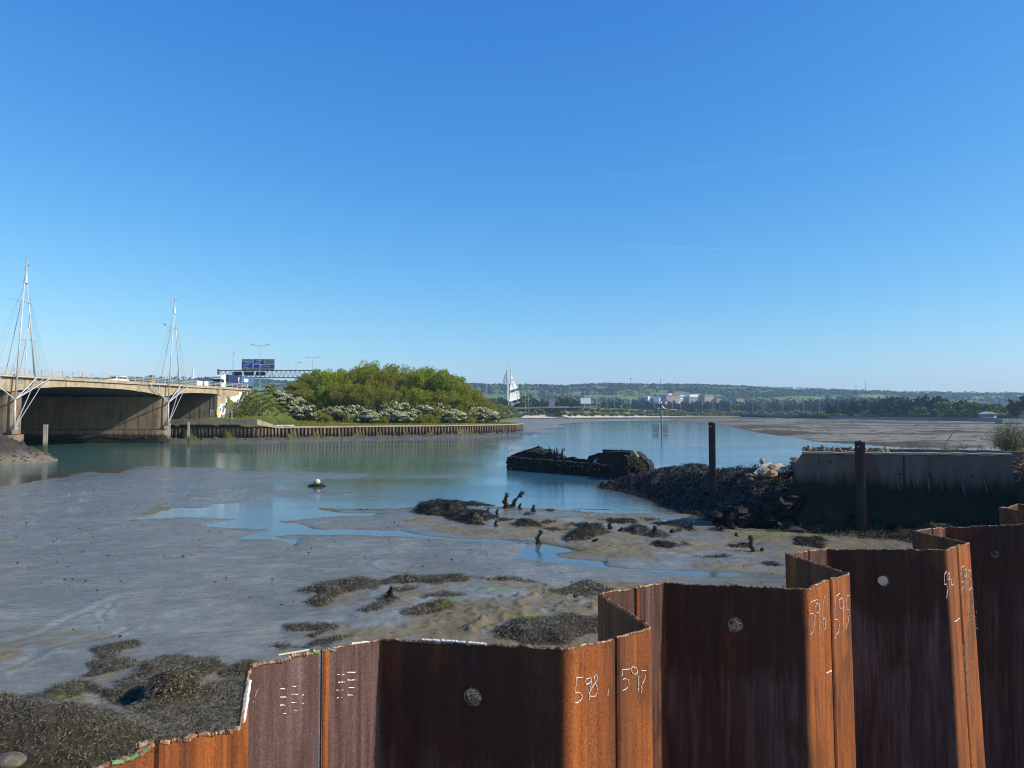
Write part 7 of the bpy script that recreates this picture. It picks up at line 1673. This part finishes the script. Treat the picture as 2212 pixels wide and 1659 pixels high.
for (x, y0, y1, w, l, m, c) in ((1192, 862, 880, 13, 'back of a dark road sign beside the causeway', 'galvd', 'road sign'), (1265, 859.5, 872, 22, 'large white ribbed sign board beside the causeway road', 'white', 'sign board'), (1100, 879, 881, 8, 'white lorry on the causeway under the sculpture', 'white', 'lorry')):
    Y = 935; a, b = AT(x - w / 2, y0, Y), AT(x + w / 2, y1, Y); t = tag(empty('road_sign' if c != 'lorry' else 'far_lorry', (a[0], Y, b[2])), l, c); W_ = b[0] - a[0]; H_ = a[2] - b[2]
    MB().box((W_ / 2, 0, H_ / 2), (W_, .4, H_)).build('board', M[m], t)
    for k in range(3): MB().box((W_ * (.2 + .3 * k), .3, H_ / 2 - 2), (.3, .3, H_ + 5)).build('support', M['galvd'], t)
# beacon on its pile
b = G(1430, 937); Yb = b[1]; fb_ = (280 / 2212 / 1.8517, 2580 / 1.8517, 1560 / 1.8517)
def BC(x, y, o=0): return AT(fb_[1] + x * fb_[0], fb_[2] + y * fb_[0], Yb + o)
be = tag(empty('channel_beacon', tuple(b)), 'dark pile beacon with two white lamps and a side arm out on the water', 'beacon')
def bl(p): return tuple(np.array(p) - b)
MB().tube((0, 0, -1), bl(BC(510, 440)), .30, .20, 8).build('pile', M['oldwood'], be); MB().box(bl(BC(495, 470)), (.5, .4, 1.3)).build('lamp_housing', M['black'], be)
for x, y, r in ((508, 405, .36), (660, 412, .38), (445, 385, .18), (418, 585, .24)): MB().tube(bl(BC(x, y)), bl(BC(x + 5, y, -.35)), r, r * .7, 12).build('lamp', M['white'], be)
MB().path([bl(BC(530, 490)), bl(BC(570, 550)), bl(BC(620, 590))], .20, 6).build('bracket', M['cream'], be); MB().tube(bl(BC(620, 592)), bl(BC(1010, 628)), .05, .05, 5).build('side_arm', M['cream'], be); MB().tube(bl(BC(520, 450)), bl(BC(640, 420)), .06, .06, 5).build('lamp_arm', M['black'], be)
for x0, x1 in ((250, 440), (590, 730)):
    fr = tag(empty('pile_cluster', (0, 0, 0)), 'cluster of short grey stakes in the water %s the beacon' % ('left of' if x0 < 400 else 'right of'), 'stakes')
    x = x0; i = 0
    while x <= x1: MB().tube(tuple(BC(x, 1070 + (i % 3) * 20, 2)), tuple(BC(x + 6, 1360, 2)), .13, .13, 5).build('stake', M['galv'] if i % 2 else M['galvd'], fr); x += 30; i += 1
    for y in (1075, 1170, 1230): MB().tube(tuple(BC(x0, y, 2)), tuple(BC(x1, y + 5, 2)), .09, .09, 5).build('cross_rail', M['galv'], fr)
# ---------------------------------------------------------------- hospital and other buildings below the ridge
Yh = 2050.0
def bldg(name, x0, x1, y0, y1, mat, label, rows_=4, cols_=8, Y=Yh, roof=None, depth=25, win='glass'):
    a, b = AT(x0, y0, Y), AT(x1, y1, Y); W_ = b[0] - a[0]; H_ = a[2] - b[2]; t = tag(empty(name, (a[0], Y, b[2]), R(26)), label, 'building'); W_ = W_ * (1 / math.cos(R(26))) - depth * .0; MB().box((W_ / 2, depth / 2, H_ / 2 - 8), (W_, depth, H_ + 16)).build('wall', mat, t)
    if roof: MB().box((W_ / 2, depth / 2, H_ + .6), (W_ * 1.03, depth * 1.05, 1.2)).build('roof', roof, t)
    if rows_:
        for r_ in range(rows_):
            if cols_ == 1: MB().box((W_ / 2, -.1, H_ * (r_ + .5) / rows_), (W_ * .92, .4, H_ / rows_ * .38)).build('window', M[win], t)
            else:
                for c_ in range(cols_): MB().box((W_ * (c_ + .5) / cols_, -.1, H_ * (r_ + .5) / rows_), (W_ / cols_ * .5, .4, H_ / rows_ * .45)).build('window', M[win], t)
    return t
def HP_(x, y): return fb_[1] + x * fb_[0], fb_[2] + y * fb_[0]
M['pink'] = simple('pink_brick', (.32, .23, .21), .8, scale=.05, var=.15); M['slate'] = simple('blue_grey_cladding', (.06, .11, .17), .6, scale=.05)
M['wwin'] = simple('grey_window', (.16, .18, .22), .3)
for (nm, x0, x1, y0, y1, m, l, r_, c_, rf, w) in (
    ('hospital_block', 1390, 1840, 210, 390, 'pink', 'long pink brick hospital block with rows of windows at the right of the hospital', 4, 9, None, 'wwin'), ('hospital_block', 1425, 1765, 155, 208, 'white', 'white rooftop storey with thin flat roof above the right pink block', 0, 0, 'white', 'wwin'),
    ('hospital_block', 605, 1065, 270, 380, 'pink', 'left pink brick hospital block behind the trees', 3, 9, None, 'wwin'), ('hospital_block', 440, 620, 210, 380, 'white', 'white banded hospital wing at the left', 4, 1, 'slate', 'slate'), ('hospital_block', 690, 1100, 200, 268, 'white', 'white upper storey over the left pink block', 1, 1, 'slate', 'wwin'),
    ('hospital_tower', 750, 862, 115, 200, 'white', 'square white plant tower on the hospital roof', 0, 0, None, ''), ('hospital_block', 1110, 1258, 160, 280, 'white', 'white stair block beside the slate grey wing', 1, 1, None, 'wwin'), ('hospital_block', 1180, 1385, 170, 390, 'slate', 'slate blue grey wing between the pink blocks', 0, 0, None, ''),
    ('hospital_block', 1062, 1320, 280, 385, 'white', 'low white banded wing in front of the slate wing', 3, 1, None, 'slate'), ('hospital_block', 1845, 1980, 235, 385, 'white', 'white open framed wing at the right end of the hospital', 3, 1, None, 'slate'), ('hospital_block', 40, 350, 240, 400, 'slate', 'dark slate hospital wing at the far left', 2, 6, 'galvd', 'wwin'), ('hospital_tower', 92, 170, 190, 240, 'white', 'small white roof turret at the far left of the hospital', 0, 0, None, '')):
    X0, Y0_ = HP_(x0, y0); X1, Y1_ = HP_(x1, y1); dz_ = {'hospital_tower': 8}.get(nm, 0) + (12 if y0 < 205 else 0) + (20 if m == 'slate' else 0)
    bldg(nm, X0, X1, Y0_, Y1_, M[m], l, r_, c_, Yh + dz_, M[rf] if rf else None, win=w or 'glass')
for (x0, x1, y0, y1, m, l) in ((1591, 1611, 861, 872, 'conccap', 'square tan concrete block standing above the trees'), (1624 - 50, 1594, 866, 873, 'slate', 'low dark building beside the square tan block'), (1548, 1562, 861, 866, 'stone', 'small pale building just above the tree line'), (1440, 1470, 853, 856, 'pink', 'small red roofed row left of the tan block'),
        (1522, 1545, 853, 857, 'pink', 'red roofed terrace between hospital and tan block')): bldg('far_building', x0, x1, y0, y1, M[m], l, 2, 4, 1900, None)
bldg('fort_building', 1560, 1642, 870 - 31.5, 847, M['pink'], 'long reddish brick fort wall high on the ridge', 0, 0, 2950) if False else bldg('fort', 1367 + 193, 1367 + 283, 840, 848, M['pink'], 'long reddish brick fort on the ridge', 1, 12, 2500) if False else bldg('fort', 1381, 1432, 830.5, 837, M['stonebrown'], 'long reddish brick fort wall high on the ridge', 1, 10, 2930)
# white buildings on the ridge at left
for (x0, x1, y0, y1, l) in ((379, 424, 812.5, 816.5, 'long white building with radar domes on the left skyline'), (354, 378, 812, 816.5, 'lower white building left of the radar building')): bldg('ridge_building', x0, x1, y0, y1, M['white'], l, 1, 6, 2900)
t = tag(empty('radar_tower', (0, 0, 0)), 'white tapering tower on the left skyline ridge', 'tower'); MB().tube(tuple(AT(417, 816, 2900)), tuple(AT(417, 799, 2900)), 6.5, 2.5, 8).build('shaft', M['white'], t); MB().tube(tuple(AT(417, 799, 2900)), tuple(AT(417, 796, 2900)), 3.5, 3.0, 8).build('cabin', M['white'], t)
t = tag(empty('radar_tower', (0, 0, 0)), 'short white tower with dark cap on the left skyline ridge', 'tower'); MB().tube(tuple(AT(385.5, 816, 2895)), tuple(AT(385.5, 804.5, 2895)), 5, 3.8, 8).build('shaft', M['white'], t); MB().blob(tuple(AT(385.5, 803.5, 2895)), 3, 8, 5, 0).build('cap', M['galvd'], t)
t = tag(empty('ridge_mast', (0, 0, 0)), 'distant white pylon seen through the bridge parapet', 'mast'); MB().tube(tuple(AT(265.5, 818, 2900)), tuple(AT(265.5, 805, 2900)), 2, .8, 6).build('shaft', M['white'], t)
for (x, yb, yt, l, w) in ((1362.5, 832, 817, 'slim mast with broad head on the ridge', 2.6), (1427, 836, 816, 'slim pointed mast on the ridge right of the fort', 0), (1849, 846, 832, 'lattice mast on the right skyline, smaller of two', 0), (1870, 846, 823.5, 'taller lattice mast on the right skyline', 0), (1145, 833, 829, 'tiny mast on the ridge right of the sails', 0)):
    t = tag(empty('ridge_mast', (0, 0, 0)), l, 'mast'); a, b_ = AT(x, yb + 2, 2960), AT(x, yt, 2960)
    if 'lattice' in l:
        h = b_[2] - a[2]; mb = MB()
        for s_ in (-1, 1):
            mb.tube((a[0] + s_ * 3.2, a[1], a[2]), (a[0] + s_ * .6, a[1], b_[2]), .5, .4, 4)
        for k in range(7): w0 = 3.2 - 2.6 * k / 7; w1 = 3.2 - 2.6 * (k + 1) / 7; mb.tube((a[0] - w0, a[1], a[2] + h * k / 7), (a[0] + w1, a[1], a[2] + h * (k + 1) / 7), .35, .35, 4); mb.tube((a[0] + w0, a[1], a[2] + h * k / 7), (a[0] - w1, a[1], a[2] + h * (k + 1) / 7), .35, .35, 4)
        mb.build('lattice', M['galvd'], t)
    else: MB().tube(tuple(a), tuple(b_), 1.3, .7, 6).build('shaft', M['galvd'], t)
    if w: MB().tube(tuple(b_ - [0, 0, 4]), tuple(b_), 1, 4, 8).build('head', M['galvd'], t)
# pylons far left of the sculpture
# houses on the hillside
hm = MB().box((0, 0, 3), (9, 7, 6)); me_w = hm.build('wall', M['white']); roofm = MB().prism([(-5, -4, 6), (5, -4, 6), (0, -4, 9)], (0, 8, 0)).build('roof', M['stonebrown']); winm = MB().box((0, -3.52, 3.6), (5, .1, 1.6)).build('window', M['glass'])
wm, rm, gm = me_w.data, roofm.data, winm.data
for o_ in (me_w, roofm, winm): bpy.data.objects.remove(o_)
rg = random.Random(44)
for i in range(90):
    if i < 26: x, y, Y = rg.uniform(1655, 1800), 0, 2900; 
    elif i < 70: x, Y = rg.uniform(1980, 2212) if i < 60 else rg.uniform(1740, 1860), rg.uniform(1950, 2300)
    else: x, Y = rg.uniform(1900, 2212), 2900
    if i < 14: x = rg.uniform(1690, 1770)
    p = AT(x, 860, Y); z = float(hz(p[0], Y)); t = tag(empty('far_house', (p[0], Y, z + (3 if Y > 2800 else 1)), rg.uniform(-.5, .5)), 'small white house %s' % ('on the skyline of the ridge' if Y > 2800 else 'on the lower slope of the ridge'), 'house', 'white houses on the ridge top' if Y > 2800 else 'white houses on the lower slope')
    for nm, m_ in (('wall', wm), ('roof', rm), ('window', gm)): add_obj(nm, m_, t)
# traffic on the road behind the sea wall
for i, (x, y) in enumerate(((1815, 893.5), (1880, 893), (1918, 892), (1935, 892), (1785, 895), (1760, 893))):
    p = AT(x, y, 1000); t = tag(empty('far_vehicle', (p[0], 1000, p[2] - 2)), 'small %s vehicle on the low road %s' % ('white', ('behind the first trees of the sea wall', 'below the wood', 'beside the tall narrow trees', 'ahead of the pale trees', 'near the beach end', 'at the left end of the low road')[i]), 'van'); MB().box((0, 0, 1.2), (7 if i % 2 else 4.5, 2.2, 2.0)).build('body', M['white'], t, bevel=.2); MB().box((0, -1.12, 1.5), (2.5, .05, .6)).build('window', M['glass'], t)
# ---------------------------------------------------------------- air
hb_ = MB().box((500, 2450, 100), (11000, 5300, 226)).build('haze', None)
hm_ = bpy.data.materials.new('haze'); hm_.use_nodes = True; nt = hm_.node_tree; nt.nodes.clear(); o_ = nt.nodes.new('ShaderNodeOutputMaterial'); v_ = nt.nodes.new('ShaderNodeVolumePrincipled')
v_.inputs['Color'].default_value = (.50, .74, 1.0, 1); v_.inputs['Density'].default_value = .00013; v_.inputs['Anisotropy'].default_value = .2; nt.links.new(v_.outputs[0], o_.inputs['Volume']); hb_.data.materials.append(hm_); tag(hb_, 'thin blue haze', kind='stuff')

# ---------------------------------------------------------------- labels of look-alikes: count them from the left of the picture
bpy.context.view_layer.update()
by_label = {}
for o in list(sc.objects):
    if o.parent is None and o.get('category') and o.get('label'): by_label.setdefault(o['label'], []).append(o)
def nth(n): return '%d%s' % (n, 'th' if 10 <= n % 100 <= 20 else {1: 'st', 2: 'nd', 3: 'rd'}.get(n % 10, 'th'))
for lb, os_ in by_label.items():
    if len(os_) < 2: continue
    os_.sort(key=lambda o: o.location.x / max(o.location.y, 1))
    lb2 = lb.replace('near the right end of the island', 'at the island right end').replace(' near the start of the sea wall', ' near its start').replace(' right of the road lamps', ' right of the lamps').replace(' seen past the right tip of the island', ' past the island')
    for i, o in enumerate(os_):
        n_ = 'leftmost' if i == 0 else 'rightmost' if i == len(os_) - 1 else nth(i + 1) + ' from the left'
        o['label'] = ' '.join((lb2 + ', ' + n_ + (' of its kind' if len(lb2.split()) < 9 else '')).split()[:16])
